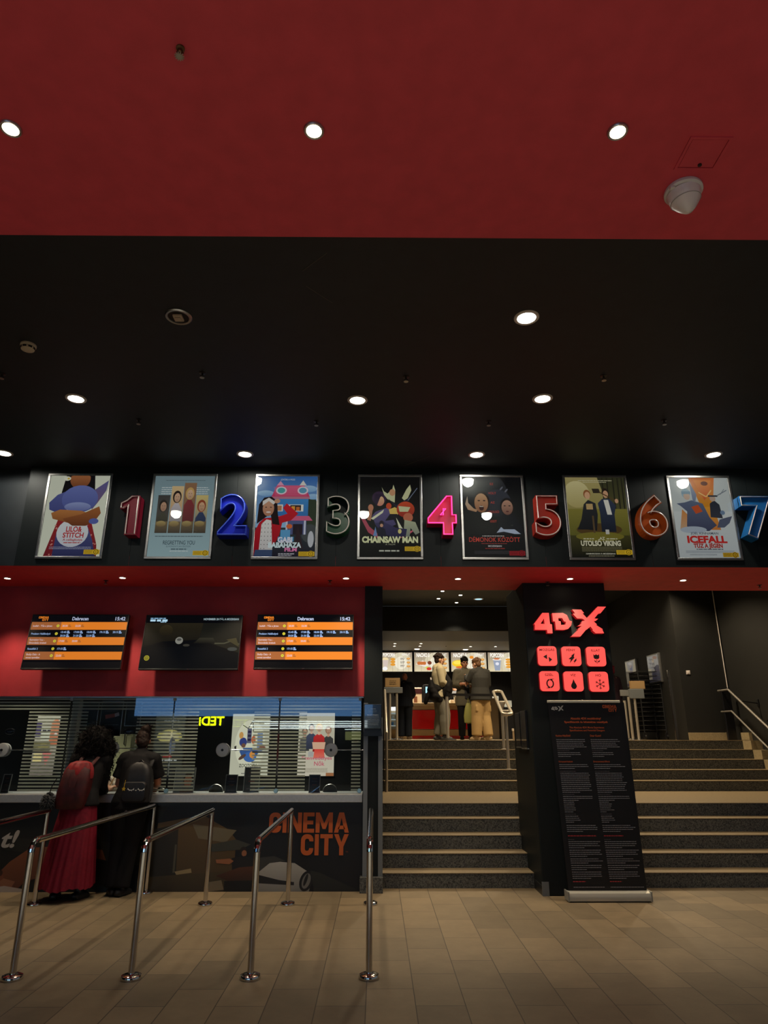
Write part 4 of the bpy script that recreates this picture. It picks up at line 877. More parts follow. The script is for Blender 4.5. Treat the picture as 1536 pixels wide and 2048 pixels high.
# ---- things standing on the counter behind the glass
def card_holder(x0, x1, y0, y1, label, col, Y=8.72, tilt=R(-10), art=None):
    a, c = P(x0, y1, Y=Y), P(x1, y0, Y=Y); w = c.x - a.x; h = c.z - zt1; cx = (a.x + c.x) / 2
    t = thing('card_holder', label, 'sign holder', (cx, Y, zt1), 'sign holders on the box office counter')
    Mx = Matrix.Translation((cx, Y, zt1 + h / 2)) @ Matrix.Rotation(tilt, 4, 'X')
    part('acrylic_frame', MB().box(-w/2, w/2, 0.002, 0.006, -h/2, h/2, bev=0.001, M=Mx).box(-w/2, -w/2 + 0.008, -0.004, 0.002, -h/2, h/2, M=Mx).box(w/2 - 0.008, w/2, -0.004, 0.002, -h/2, h/2, M=Mx).box(-w/2, w/2, -0.004, 0.002, h/2 - 0.008, h/2, M=Mx).box(-w/2, w/2, -0.01, 0.09, -h/2 - 0.004, -h/2 + 0.003, M=Matrix.Translation((cx, Y, zt1 + h / 2))), mat('clear_acrylic_edge', S(170, 175, 172), 0.25), t)
    s = Print(w - 0.016, h - 0.008, 50, 50 * (h - 0.008) / (w - 0.016), col, dz=0.0002)
    if art: art(s)
    else:
        V = s.V; s.words(14, 36, V * .2, 2, (150, 70, 60), 1); s.words(10, 40, V * .35, 1.4, (110, 110, 120), 1); s.words(14, 36, V * .55, 2, (150, 70, 60), 1); s.words(8, 44, V * .85, 3, (120, 110, 116), .9)
    me = s.mesh('card'); me.transform(Mx @ Matrix.Translation((0, 0.0015, -0.002))); part('card', me, M_print, t)
def face_card(s):
    V = s.V; s.R(0, 0, 50, V, (120, 126, 130), (90, 90, 96)); s.E(34, V * .48, 13, V * .3, (54, 40, 34)); s.E(34, V * .54, 10, V * .26, (206, 140, 104), (170, 100, 76)); s.E(30, V * .5, 2, 1, (40, 30, 28)); s.E(38, V * .5, 2, 1, (40, 30, 28)); s.R(31, V * .64, 38, V * .655, (140, 60, 56)); s.R(16, V * .85, 50, V, (90, 50, 40))
card_holder(0, 24, 1548, 1590, 'dark card holder on the counter at the left picture edge', (26, 22, 26))
card_holder(346, 392, 1535, 1588, 'clear card holder with an orange face print', (120, 126, 130), art=face_card)
card_holder(449, 476, 1549, 1587, 'small dark card holder left of the big clear frame', (26, 20, 26))
card_holder(617, 641, 1549, 1586, 'small blue-black card holder under the rightmost booth poster', (40, 50, 72))
card_holder(486, 521, 1534, 1588, 'big clear frame beside a small dark card holder', (70, 74, 74), Y=8.80)
for (x0, y), lb in [((432, 1588), 'dark round payment pad behind the glass left of a card holder'), ((660, 1588), 'dark round payment pad below the rightmost talk-through disc'), ((324, 1588), 'small dark knob-like payment pad beside the person in black')]:
    q = P(x0, y, Y=8.85); r = 0.085 if x0 != 324 else 0.04
    t = thing('payment_pad', lb, 'payment pad', (q.x, 8.85, zt1), 'dark pads on the box office counter')
    part('body', MB().lathe((q.x, 8.85, zt1 + 0.01), [(0, -0.02), (r, -0.02), (r * 1.02, 0.0), (r * 0.95, 0.02), (0, 0.024)], 24, axis=(0, 1, 0.25)), M_blackplastic, t)
    part('rim', MB().lathe((q.x, 8.85, zt1 + 0.01), [(r * 1.0, -0.021), (r * 1.05, -0.012), (r * 1.03, 0.0)], 24, axis=(0, 1, 0.25), capA=False, capB=False), M_alu, t)
# dark information sheets hung inside the glass, upper left
for x0, x1, y0, y1, lb, kind in [(160, 199, 1403, 1452, 'dark notice left of the one with a ticket picture', 0), (196, 248, 1402, 1472, 'large dark notice with a pink and white ticket picture', 1), (248, 285, 1403, 1452, 'dark notice right of the one with a ticket picture', 0)]:
    Yn = 8.632 + 0.012 * kind; a, c = P(x0, y1, Y=Yn), P(x1, y0, Y=Yn); w, h = c.x - a.x, c.z - a.z
    t = thing('hanging_notice', lb, 'notice', (a.x + w / 2, Yn, a.z), 'dark notices behind the ticket glass')
    part('panel', MB().box(a.x, c.x, Yn + 0.001, Yn + 0.005, a.z, c.z), M_alu, t)
    s = Print(w - 0.008, h - 0.008, 50, 50 * h / w, (22, 26, 32), dz=0.0002); V = s.V
    if kind:
        s.words(12, 42, V * .22, 1.2, (130, 120, 120), 1); s.words(8, 40, V * .28, 1, (110, 110, 110), 1); s.G([(10, V * .40), (32, V * .36), (34, V * .46), (12, V * .52)], (176, 90, 80)); s.G([(32, V * .36), (42, V * .32), (44, V * .42), (34, V * .46)], (196, 190, 200)); s.words(8, 44, V * .68, 1.2, (120, 120, 124), 1); s.words(12, 40, V * .8, 1, (100, 100, 104), 1)
    else:
        for i in range(9): s.words(8, 42, V * (.12 + i * .085), 1.0, (52, 64, 78), .9, i)
    me = s.mesh('print'); me.transform(Matrix.Translation((a.x + w / 2, Yn, a.z + h / 2))); part('print', me, M_print, t)
for (x, y), lb in [((20, 1463), 'small dark oval badge on the glass at the left picture edge'), ((258, 1463), 'small dark oval badge beside the hair bun customer')]:
    q = P(x, y, Y=YG + .022); t = thing('oval_badge', lb, 'badge', q, 'dark oval badges on the ticket glass')
    b = MB(); b.ell(q, 0.062, 0.012, 0.036); part('plate', b, mat('navy_badge', S(24, 24, 40), 0.4), t)
    part('mark', MB().box(q.x - 0.03, q.x + 0.03, q.y - 0.0135, q.y - 0.011, q.z - 0.004, q.z + 0.004).box(q.x - 0.02, q.x + 0.02, q.y - 0.0135, q.y - 0.011, q.z - 0.016, q.z - 0.012), mat('badge_grey', S(120, 124, 140), 0.5), t)

# ================================================================== back of the booth: backlit posters, cabinet
def booth_poster(x0, x1, y0, y1, label, fn, Y=YB - 0.02, m=None):
    a, c = P(x0, y1, Y=Y), P(x1, y0, Y=Y); w, h = c.x - a.x, c.z - a.z
    t = thing('backlit_poster', label, 'poster', ((a.x + c.x) / 2, Y, a.z), 'backlit posters at the back of the box office')
    part('light_box', MB().box(a.x - 0.015, c.x + 0.015, Y + 0.001, Y + 0.0218, a.z - 0.015, c.z + 0.015), M_darkmetal, t)
    s = Print(w, h, 70, 70 * h / w, (210, 208, 186), dz=0.0003); fn(s)
    sheet('poster_sheet', s, m or M_lightbox, t, ((a.x + c.x) / 2, Y, (a.z + c.z) / 2))
def bp1(p):   # pale sheet, cluster of blue and brown rounded forms
    V = p.V; p.R(0, 0, 70, V, (196, 194, 170), (206, 204, 182)); p.E(35, V * .5, 28, V * .4, (226, 224, 198)); p.line([(20, 20), (30, 26), (38, 12), (52, 16)], 1.4, (52, 48, 48)); p.line([(38, 12), (40, 32)], 1.6, (60, 52, 52)); p.R(29, 26, 37, 52, (96, 98, 118)); p.R(48, 34, 58, 66, (120, 140, 170))
    for i in range(3): p.R(30, 30 + i * 7, 36, 34 + i * 7, (44, 36, 66))
    p.E(22, 50, 7, 8, (54, 66, 130)); p.E(23, 56, 4, 4, (120, 84, 66)); p.G([(16, 66), (24, 60), (44, 60), (52, 68), (44, 80), (20, 74)], (58, 92, 150)); p.E(41, 46, 4, 7, (206, 110, 70)); p.E(36, 76, 12, 9, (66, 110, 180)); p.E(40, 72, 5, 6, (226, 150, 70)); p.E(22, 76, 8, 3, (96, 70, 60), rot=-35); p.E(18, 38, 4, 6, (214, 160, 90)); p.E(58, 60, 6, 4, (130, 84, 66)); p.G([(6, 58), (10, 56), (10, 62), (16, 64), (8, 66)], (30, 28, 30))
    p.T('ZOOTOPIA', 34, V * .86, 5.5, (74, 78, 66), 34, bold=0.02); p.T('2', 38, V * .93, 5.5, (84, 130, 160), bold=0.05); p.words(22, 52, V * .955, 1.2, (90, 90, 90), 1)
def bp2(p):   # woman in red between men, pink title
    V = p.V; p.R(0, 0, 70, V, (190, 184, 160), (214, 204, 184))
    person_print(p, 12, V * .30, 1.05, (206, 160, 130), (96, 66, 46), (90, 90, 86)); person_print(p, 25, V * .24, 1.15, (216, 176, 150), (30, 26, 30), (70, 76, 100)); person_print(p, 58, V * .28, 1.2, (210, 160, 130), (140, 100, 70), (66, 64, 62)); person_print(p, 40, V * .24, 1.3, (232, 190, 160), (226, 190, 120), (206, 44, 44))
    p.G([(29, V * .58), (27, V * .47), (53, V * .47), (51, V * .58)], (226, 180, 150)); p.G([(32, V * .58), (50, V * .58), (52, V * .72), (30, V * .72)], (226, 70, 60), (236, 120, 100)); p.R(20, V * .62, 30, V * .7, (180, 176, 172))
    p.T('Szenvedélyes', 37, V * .745, 6, (206, 80, 110), 58, bold=0.01); p.T('Nők', 42, V * .84, 7.5, (206, 80, 110), 20, bold=0.01)
    for i in range(4): p.words(14, 58, V * (.88 + i * .018), 0.8, (150, 140, 120), 1)
    p.R(55, V * .95, 70, V, (170, 110, 70))
def bp3(p):   # dark sheet with yellow light
    V = p.V; p.R(0, 0, 70, V, (70, 76, 70), (24, 26, 28)); p.E(36, V * .36, 30, V * .10, (226, 214, 130)); p.E(36, V * .36, 22, V * .06, (246, 236, 180)); p.words(20, 56, V * .12, 3, (150, 156, 150), 1); p.words(22, 54, V * .18, 1.6, (130, 136, 130), 1); p.E(44, V * .5, 8, V * .12, (110, 120, 130)); p.E(44, V * .42, 5, V * .05, (90, 90, 90)); p.R(24, V * .64, 46, V * .67, (190, 44, 44)); p.words(14, 58, V * .69, 5, (216, 220, 216), 1); p.words(24, 50, V * .78, 2, (170, 176, 176), 1)
def bp4(p):   # left: bright collage
    V = p.V; p.R(0, 0, 70, V, (206, 200, 176), (120, 110, 100)); p.R(0, V * .12, 16, V * .36, (66, 56, 96)); p.words(18, 50, V * .26, 5, (240, 240, 236), 1); p.R(18, V * .2, 48, V * .42, (214, 214, 190)); p.words(20, 46, V * .24, 4, (52, 48, 60), 1); p.words(20, 46, V * .33, 3, (52, 48, 60), 1); p.G([(46, V * .1), (60, V * .04), (70, V * .1), (70, V * .5), (44, V * .5)], (220, 150, 110), (190, 110, 76)); p.E(62, V * .32, 5, 5, (236, 216, 206)); p.R(0, V * .45, 50, V * .6, (110, 104, 70)); p.E(30, V * .52, 16, V * .05, (140, 130, 80)); p.R(4, V * .64, 30, V * .8, (226, 206, 140)); p.G([(30, V * .62), (60, V * .6), (44, V * .84)], (206, 120, 110)); p.words(8, 40, V * .72, 4, (200, 160, 120), 1)
booth_poster(458, 541, 1428, 1552, 'pale backlit poster with blue and brown shapes behind the glass', bp1)
booth_poster(594, 670, 1426, 1552, 'backlit poster with a woman in red, rightmost in the booth', bp2)
booth_poster(300, 372, 1425, 1560, 'dark backlit poster with a yellow glow, right of the person in black', bp3, m=attr_mat('dim_backlit_poster', 0.35, coat=0.3, es=0.4))
booth_poster(58, 122, 1432, 1550, 'bright backlit collage poster left of the woman with curly hair', bp4)
a, c = P(212, 1600, Y=10.4), P(266, 1468, Y=10.4)
t = thing('booth_cabinet', 'pale green-grey cabinet behind the glass between the two customers', 'cabinet', ((a.x + c.x) / 2, 10.4, 0))
part('body', MB().box(a.x, c.x, 10.4, 10.9, 0, c.z, bev=0.006), mat('pale_green_laminate', S(176, 178, 140), 0.5), t)
part('door', MB().box(a.x + 0.01, c.x - 0.01, 10.382, 10.4, 0.05, c.z - 0.03, bev=0.004), MATS['pale_green_laminate'], t)
part('handle', MB().tube([(c.x - 0.10, 10.378, 1.55), (c.x - 0.10, 10.355, 1.56), (c.x - 0.10, 10.355, 1.72), (c.x - 0.10, 10.378, 1.73)], 0.007, 8), M_darkmetal, t)
for x in (-6.6, -4.3, -2.0, -0.9):
    t = thing('ceiling_downlight', 'booth ceiling lamp hidden above the ticket glass', 'ceiling light', (x, 9.35, 2.75), 'lamps in the box office ceiling')
    part('trim_ring', MB().lathe((x, 9.35, 2.75), [(0.07, 0), (0.07, -0.01), (0.085, -0.01), (0.09, 0)], 24, capA=False, capB=False), M_white, t)
    part('lamp_glass', MB().lathe((x, 9.35, 2.75), [(0, -0.004), (0.07, -0.004), (0.07, -0.001)], 24), M_lampcool, t)
    lamp('lamp', (x, 9.35, 2.71), 80, 108, (1.0, 0.93, 0.74), t, 0.06)

# ================================================================== the shop across the hall, seen mirrored in the ticket glass
YM = -9.0; YV = 2 * YG - YM
def mir(x, y): q = P(x, y, Y=YV); return Vector((q.x, YM, q.z))
a, c = mir(268, 1432), mir(735, 1398)
t = thing('shop_front', 'shop front across the hall, mirrored blue band and yellow letters in glass', 'shop front', ((a.x + c.x) / 2, YM, 0))
part('back_wall', MB().box(a.x - 6, c.x + 9, YM - 0.5, YM - 0.4, 0, 6), mat('dark_shop_wall', S(20, 22, 24), 0.7), t)
part('blue_band', MB().box(a.x, c.x + 0.2, YM - 0.2, YM, a.z, c.z + 0.25, bev=0.02), emit_mat('lit_blue_band', (0.16, 0.40, 0.85), 3.4), t)
l0, l1 = mir(397, 1451), mir(450, 1433)
s = Print(l1.x - l0.x, l1.z - l0.z, 100, 34, (8, 8, 8), dz=0.004); s.T('TEDi', 50, 33, 32, (200, 226, 10), 98, bold=0.03)
me = s.mesh('sign_letters'); me.transform(Matrix.Translation(((l0.x + l1.x) / 2, YM + 0.02, (l0.z + l1.z) / 2)) @ Matrix.Rotation(math.pi, 4, 'Z')); part('sign_letters', me, attr_mat('lit_yellow_letters', 0.4, es=26), t)
for x0, x1, y in ((505, 735, 1443), (530, 735, 1447), (500, 735, 1451), (560, 735, 1454), (505, 660, 1457), (690, 735, 1459)):
    u, w = mir(x0, y), mir(x1, y); part('strip_lamp', MB().tube([u + Vector((0, 0.1, 0)), w + Vector((0, 0.1, 0))], 0.018, 8), emit_mat('white_strip_lamp', (0.85, 1.0, 1.0), 9), t)
u, w = mir(690, 1480), mir(735, 1463); part('lit_shelf', MB().box(u.x, w.x + 0.6, YM - 0.2, YM - 0.1, u.z, w.z), emit_mat('lit_shop_shelf', (0.5, 0.55, 0.2), 2.0), t)
# ================================================================== queue rails
def arc(c, u, v, r, a0, a1, n=8): return [c + u * (r * math.cos(a0 + (a1 - a0) * i / n)) + v * (r * math.sin(a0 + (a1 - a0) * i / n)) for i in range(n + 1)]
RT = 0.90
def base_flange(q): return MB().lathe(q, [(0.074, 0), (0.076, 0.012), (0.070, 0.026), (0.050, 0.034), (0.030, 0.036)], 28)
def queue_rail(near, far, label):
    near, far = Vector(near), Vector(far); d = (far - near).normalized(); r = 0.024; zt = RT
    t = thing('queue_rail', label, 'barrier rail', (near + far) / 2, 'steel queue rails before the box office')
    n0, n1 = near + Vector((0, 0, zt)), far + Vector((0, 0, zt))
    # the near corner is a tight mitred bend: top rail overlaps the post
    part('post', MB().tube([near, near + Vector((0, 0, zt - 0.075))], r, 18), M_chrome, t)
    part('post', MB().tube([far, far + Vector((0, 0, zt - 0.04))], r, 18), M_chrome, t)
    part('top_rail', MB().tube([n0 + d * 0.075, n1 + d * 0.035], r, 18), M_chrome, t)
    part('bend', MB().tube(arc(near + d * 0.075 + Vector((0, 0, zt - 0.075)), -d, Vector((0, 0, 1)), 0.075, 0, math.pi / 2, 6), r * 1.06, 18), M_chrome, t, smooth=True, ang=12)
    part('bracket', MB().tube([far + Vector((0, 0, zt - 0.05)), far + Vector((0, 0, zt - 0.012))], 0.027, 18), M_steel, t)
    for q in (near, far): part('base_flange', base_flange(q), M_chrome, t)
def fl(x, y): return P(x, y, z=0)
nb = [fl(x, 1958) for x in (25, 262, 500, 738)]; dx = (nb[3].x - nb[0].x) / 3
fb = [fl(x, 1810) for x in (69, 410, 575)]
yn = nb[1].y; yf = fb[1].y
nx = [nb[0].x - dx, nb[0].x, nb[1].x, nb[2].x, nb[3].x]; fx = [fb[0].x, fl(291, 1787).x, fb[1].x, fb[2].x, fl(741, 1810).x]
fy = [yf, fl(291, 1787).y, yf, yf, yf]
rl = ['queue rail at the left picture edge, its rear post left of the red skirt', 'queue rail passing in front of the red skirt and black trousers', 'queue rail just right of the person in black trousers', 'queue rail crossing in front of the orange letters on the counter', 'queue rail seen end-on before the corner pillar beside the stairs']
for k in range(5): queue_rail((nx[k], yn, 0), (fx[k], fy[k], 0), rl[k])

# ================================================================== red lit sign on the pillar
YPF = 8.29
M_redlit = emit_mat('lit_red_acrylic', (1.0, 0.085, 0.070), 1.1)
M_redside = emit_mat('red_acrylic_side', (0.75, 0.01, 0.015), 0.35)
M_ink = mat('black_cut_out', S(26, 4, 6), 0.5)
def z3(px, py): return (1030 + px * 0.13672, 1170 + py * 0.13672)     # zoom sheet -> photograph
def on(px, py, Y): x, y = z3(px, py); return P(x, y, Y=Y)
def letters(name, polys, label):
    q = [on(x, y, YPF - 0.07) for pl in polys for x, y in pl]
    t = thing(name, label, 'lit letter', (sum(v.x for v in q) / len(q), YPF, min(v.z for v in q)), 'lit red letters on the pillar')
    b, c = MB(), MB()
    loops = [[(v.x, v.z) for v in (on(x, y, YPF - 0.07) for x, y in pl)] for pl in polys]
    solid_loops(b, loops, (0, YPF - 0.07, 0), (1, 0, 0), (0, 0, 1), 0.002); solid_loops(c, loops, (0, YPF + 0.002, 0), (1, 0, 0), (0, 0, 1), 0.072)
    part('face', b, M_redlit, t, smooth=False); part('side', c, M_redside, t, smooth=False)
letters('lit_numeral', [[(276, 572), (400, 408), (494, 408), (512, 570), (540, 575), (550, 706), (474, 704), (468, 656), (290, 654), (290, 578)], [(374, 566), (424, 488), (432, 570)]], 'lit red numeral 4 on the dark pillar')
letters('lit_letter', [[(542, 412), (700, 408), (760, 440), (796, 520), (832, 532), (822, 590), (780, 640), (720, 656), (600, 654), (586, 534), (556, 530)], [(632, 482), (690, 484), (716, 532), (746, 540), (736, 580), (672, 584), (668, 532), (636, 524)]], 'lit red letter D on the dark pillar')
letters('lit_letter', [[(836, 358), (968, 360), (1010, 410), (986, 414), (1052, 484), (1120, 412), (1210, 316), (1330, 318), (1250, 414), (1218, 418), (1160, 490), (1216, 494), (1182, 524), (1150, 530), (1200, 578), (1184, 584), (1284, 646), (1276, 650), (1302, 706), (1180, 706), (1130, 662), (1140, 656), (1104, 606), (1050, 652), (1038, 656), (956, 754), (822, 754), (930, 650), (916, 646), (976, 600), (916, 598), (968, 568), (980, 530), (1026, 520), (984, 492), (910, 490), (844, 420), (880, 416)]], 'lit red slashed letter X on the dark pillar')
def rrect(x0, x1, z0, z1, r, n=6):
    out = []
    for cx, cz, a in ((x1 - r, z1 - r, 0), (x0 + r, z1 - r, 90), (x0 + r, z0 + r, 180), (x1 - r, z0 + r, 270)):
        out += [(cx + r * math.cos(R(a + 90 * i / n)), cz + r * math.sin(R(a + 90 * i / n))) for i in range(n + 1)]
    return out
tiles = [(472, 1038, 'MOZGÁS', 'arrows'), (824, 1042, 'FÉNY', 'bolt'), (1186, 1046, 'ILLAT', 'flower'), (505, 1406, 'SZÉL', 'swirl'), (856, 1410, 'VÍZ', 'drop'), (1226, 1414, 'HÓ', 'snow')]
what = {'arrows': 'two arrows', 'bolt': 'lightning bolts', 'flower': 'a tulip', 'swirl': 'a swirl', 'drop': 'a water drop', 'snow': 'a snowflake'}
for cx, cy, word, ic in tiles:
    c = on(cx, cy, YPF - 0.05); hw = 0.1165; hh = 0.1165; y0 = YPF - 0.05
    t = thing('lit_icon_tile', 'lit red square tile showing %s' % what[ic], 'lit sign', (c.x, YPF, c.z - hh), 'lit red icon tiles on the pillar')
    rr = rrect(c.x - hw, c.x + hw, c.z - hh, c.z + hh, 0.04)
    part('face', MB().prism(rr, (0, y0, 0), (1, 0, 0), (0, 0, 1), 0.002), M_redlit, t, smooth=False)
    part('side', MB().prism(rr, (0, YPF + 0.002, 0), (1, 0, 0), (0, 0, 1), 0.051), M_redside, t, smooth=False)
    s = Print(2 * hw, 2 * hh, 100, 100, (0, 0, 0), dz=0.0004); s.bm.clear(); s.lay = s.bm.loops.layers.float_color.new('Ink'); K = (20, 2, 4)
    s.T(word, 50, 24, 11, (110, 6, 14), {'MOZGÁS': 78, 'FÉNY': 46, 'ILLAT': 46, 'SZÉL': 44, 'VÍZ': 28, 'HÓ': 28}[word], bold=0.012)
    if ic == 'arrows': s.G([(28, 54), (48, 42), (48, 67)], K); s.G([(74, 68), (56, 54), (58, 81)], K)
    elif ic == 'bolt':
        s.G([(34, 64), (52, 50), (50, 46), (68, 34), (62, 54), (66, 56), (38, 86), (46, 66), (40, 66)], K); s.G([(58, 76), (66, 70), (66, 68), (76, 60), (74, 70), (76, 70), (56, 90), (64, 78), (60, 78)], K)
    elif ic == 'flower':
        s.G([(36, 38), (43, 44), (50, 38), (57, 44), (66, 38), (66, 56), (60, 63), (42, 63), (36, 56)], K); s.R(50, 64, 53, 86, K); s.G([(38, 68), (47, 74), (47, 82), (40, 76)], K); s.G([(68, 68), (57, 74), (57, 82), (66, 76)], K)
    elif ic == 'swirl':
        for k in (0, math.pi):
            pts = [(52 + 18 * math.cos(a + k) * 0.92, 62 + 18 * math.sin(a + k) * 1.1) for a in [i * 0.2 - 1.5 for i in range(16)]]
            s.line(pts, 7, K); e = pts[0]; s.G([(e[0], e[1] - 3.5), (e[0] - 24 * math.cos(k) * -1, e[1] - 4 * math.cos(k)), (e[0], e[1] + 3.5)], K)
    elif ic == 'drop': s.G([(50, 38), (57, 56), (63, 66), (65, 75), (60, 85), (50, 89), (40, 85), (35, 75), (37, 66), (43, 56)], K)
    else:
        for k in range(6):
            a = R(90 + 60 * k); ux, uy = math.cos(a), -math.sin(a); tip = (55 + 26 * ux, 63 + 26 * uy); s.line([(55, 63), tip], 3, K)
            m = (55 + 16 * ux, 63 + 16 * uy)
            for sg in (-1, 1): a2 = a + sg * R(45); s.line([m, (m[0] + 9 * math.cos(a2), m[1] - 9 * math.sin(a2))], 2.6, K)
    me = s.mesh('icon'); me.transform(Matrix.Translation((c.x, y0 - 0.0025, c.z))); part('icon', me, attr_mat('dark_icon_ink', 0.5), t)

# ================================================================== roll-up banner in front of the pillar
bl, br = P(1130, 1788, Y=8.05), P(1303, 1794, Y=8.05); yb = 8.05
tl, tr = P(1091, 1405, Y=8.12), P(1243, 1405, Y=8.12)
cxb = (bl.x + br.x) / 2; cxt = (tl.x + tr.x) / 2; wb = 0.84; ztop = tl.z; zb = 0.10
t = thing('roll_up_banner', 'black roll-up banner with two columns of small print before the pillar', 'banner', (cxb, yb, 0))
b = MB(); prof = [(-0.07, 0.012), (-0.075, 0.05), (-0.06, 0.085), (-0.02, 0.098), (0.03, 0.098), (0.075, 0.07), (0.08, 0.012)]
x0, x1 = cxb - wb / 2 - 0.02, cxb + wb / 2 + 0.02
a0 = [b.bm.verts.new((x0, yb + p, z)) for p, z in prof]; a1 = [b.bm.verts.new((x1, yb + p, z)) for p, z in prof]
b.bridge(a0, a1); b.cap(a0); b.cap(a1); part('cassette', b, mat('silver_cassette', S(196, 194, 182), 0.4, 0.3), t)
for xx in (x0, x1): part('end_cap', MB().box(xx - 0.008, xx + 0.008, yb - 0.078, yb + 0.083, 0.008, 0.102, bev=0.004), mat('grey_end_cap', S(150, 150, 142), 0.5), t)
part('foot', MB().box(x0 + 0.02, x1 - 0.02, yb - 0.05, yb + 0.06, 0.0, 0.014), M_blackplastic, t)
part('support_pole', MB().tube([(cxb, yb + 0.05, 0.09), (cxt, 8.16, ztop + 0.035)], 0.008, 8), M_alu, t)
hb = math.hypot(ztop - zb, 8.12 - yb); pr = Print(wb, hb, 100, 100 * hb / wb, (15, 15, 18), dz=0.00025); V = pr.V
OG, GR = (206, 98, 50), (150, 150, 156)
# white logo
def lg(pts): pr.G([(4 + (x - 276) * 0.0165, 4.2 + (y - 320) * 0.0165) for x, y in pts], (206, 204, 196))
lg([(276, 572), (400, 408), (494, 408), (512, 570), (540, 575), (550, 706), (474, 704), (468, 656), (290, 654)]); lg([(542, 412), (700, 408), (760, 440), (796, 520), (832, 532), (822, 590), (780, 640), (720, 656), (600, 654), (586, 534), (556, 530)])
pr.G([(4 + (x - 276) * 0.0165, 4.2 + (y - 320) * 0.0165) for x, y in [(374, 566), (424, 488), (432, 570)]], (15, 15, 18)); pr.G([(4 + (x - 276) * 0.0165, 4.2 + (y - 320) * 0.0165) for x, y in [(640, 490), (690, 490), (736, 560), (680, 580)]], (15, 15, 18))
lg([(836, 358), (968, 360), (1052, 484), (1210, 316), (1330, 318), (1150, 530), (1302, 706), (1180, 706), (1104, 606), (956, 754), (822, 754), (980, 540)])
pr.block('CINEMA', 95, 7.6, 4.4, 19.5, OG); pr.block('CITY', 95, 12.4, 4.4, 11.6, OG)
pr.T('Abszolút 4DX moziélmény!', 50, 22.6, 2.6, OG, 42, bold=0.015); pr.T('Specifikációk és lehetséges veszélyek', 50, 27.2, 2.6, OG, 60, bold=0.015)
pr.T('The Absolute 4DX Movie Experience:', 50, 34.2, 2.2, OG, 48, bold=0.01); pr.T('Specifications and Potential Dangers', 50, 38, 2.2, OG, 48, bold=0.01)
pr.T('Kedves Nézőink!', 6, 45, 2.3, OG, 20, 'l', bold=0.01); pr.T('Dear Guest!', 53, 45, 2.3, OG, 15, 'l', bold=0.01)
pr.T('Környezeti hatások', 6, 78, 1.9, OG, 19, 'l', bold=0.01); pr.T('Environmental Effects', 53, 78, 1.9, OG, 22, 'l', bold=0.01)
rows = []; y = 48.6
blocks = [(48.6, 6, .95), (63, 1, .4), (65.5, 3, .7), (80.6, 3, .95), (89, 1, .55), (91.4, 11, .92), (117.5, 1, .35), (120, 3, .95), (127, 6, .35), (141.5, 1, .35), (144, 4, .4), (155, 4, .95), (171.5, 1, .2), (174, 4, .95), (184, 4, .95), (194, 3, .95), (201.5, 3, .92), (209, 4, .95), (226, 3, .95)]
for y0, n, fw in blocks:
    for i in range(n):
        yy = y0 + i * 2.35
        if yy > V - 3: continue
        dimc = (92, 88, 92) if n == 1 else GR
        f = fw * (1 if (i < n - 1 or n == 1) else 0.55) * random.uniform(.9, 1)
        pr.words(6, 48, yy, 0.72, dimc, min(.97, f), int(yy * 10)); pr.words(53, 96, yy, 0.72, dimc, min(.97, f * random.uniform(.9, 1.04)), int(yy * 10) + 5)
for y0, a, c in ((167, 37, 25), (219.5, 16, 15)):
    if y0 < V: pr.words(6, 6 + a, y0, 1.0, (190, 60, 66), 1, 3); pr.words(53, 53 + c, y0, 1.0, (190, 60, 66), 1, 4)
me = pr.mesh('printed_sheet'); lean = math.atan2(8.12 - yb, ztop - zb)
sk = (cxt - cxb) / (ztop - zb)
me.transform(Matrix.Translation((0, 0, hb / 2))); me.transform(Matrix.Rotation(-lean, 4, 'X'))
for v in me.vertices: v.co.x += sk * v.co.z
me.transform(Matrix.Translation((cxb, yb, zb)))
part('printed_sheet', me, M_print, t)
b = MB(); e = 0.006
Mx = Matrix.Translation((cxb, yb, zb)) @ Matrix.Rotation(-lean, 4, 'X')
part('sheet_back', MB().box(-wb/2, wb/2, 0.0006, 0.002, 0, hb, M=Mx), M_blackplastic, t)
part('top_bar', MB().box(cxt - wb/2 - 0.005, cxt + wb/2 + 0.005, 8.105, 8.14, ztop - 0.004, ztop + 0.026, bev=0.006), mat('pale_top_bar', S(214, 212, 196), 0.45), t)

# two dark display frames on the pillar side, info panel on the corner pillar
for (ya, yb2, y0, y1), lb in [((8.86, 9.15, 1424, 1494), 'dark display frame on the pillar side, farther one'), ((8.50, 8.82, 1422, 1496), 'dark display frame on the pillar side, nearer one')]:
    q0, q1 = P(1052, y1, Y=8.8), P(1052, y0, Y=8.8); X = px0; t = thing('wall_display', lb, 'display frame', (X, (ya + yb2) / 2, q0.z), 'dark display frames on the middle pillar')
    part('panel', MB().box(X - 0.022, X, ya, yb2, q0.z, q1.z, bev=0.003), M_blackplastic, t)
    part('clear_cover', MB().box(X - 0.027, X - 0.0225, ya + 0.008, yb2 - 0.008, q0.z + 0.008, q1.z - 0.008, bev=0.001), mat('glossy_dark_print', S(30, 26, 28), 0.06, coat=1.0, noise_s=7, noise_a=0.3), t)
    b = MB().box(X - 0.03, X, ya, yb2, q0.z - 0.012, q0.z, bev=0.002); part('lower_edge', b, M_alu, t)
t = thing('info_panel', 'black glossy info panel with grey print on the corner pillar', 'notice', ((xp0 + xp1) / 2, 8.44, 1.75))
a, c = P(728, 1458, Y=8.40), P(763, 1408, Y=8.40)
part('panel', MB().box(a.x, c.x, 8.40, 8.44, a.z, c.z, bev=0.003), M_blackplastic, t)
w, h = c.x - a.x, c.z - a.z; s = Print(w - 0.012, h - 0.012, 50, 70, (24, 27, 30), dz=0.0003); s.words(18, 34, 12, 1.5, (130, 134, 138), 1)
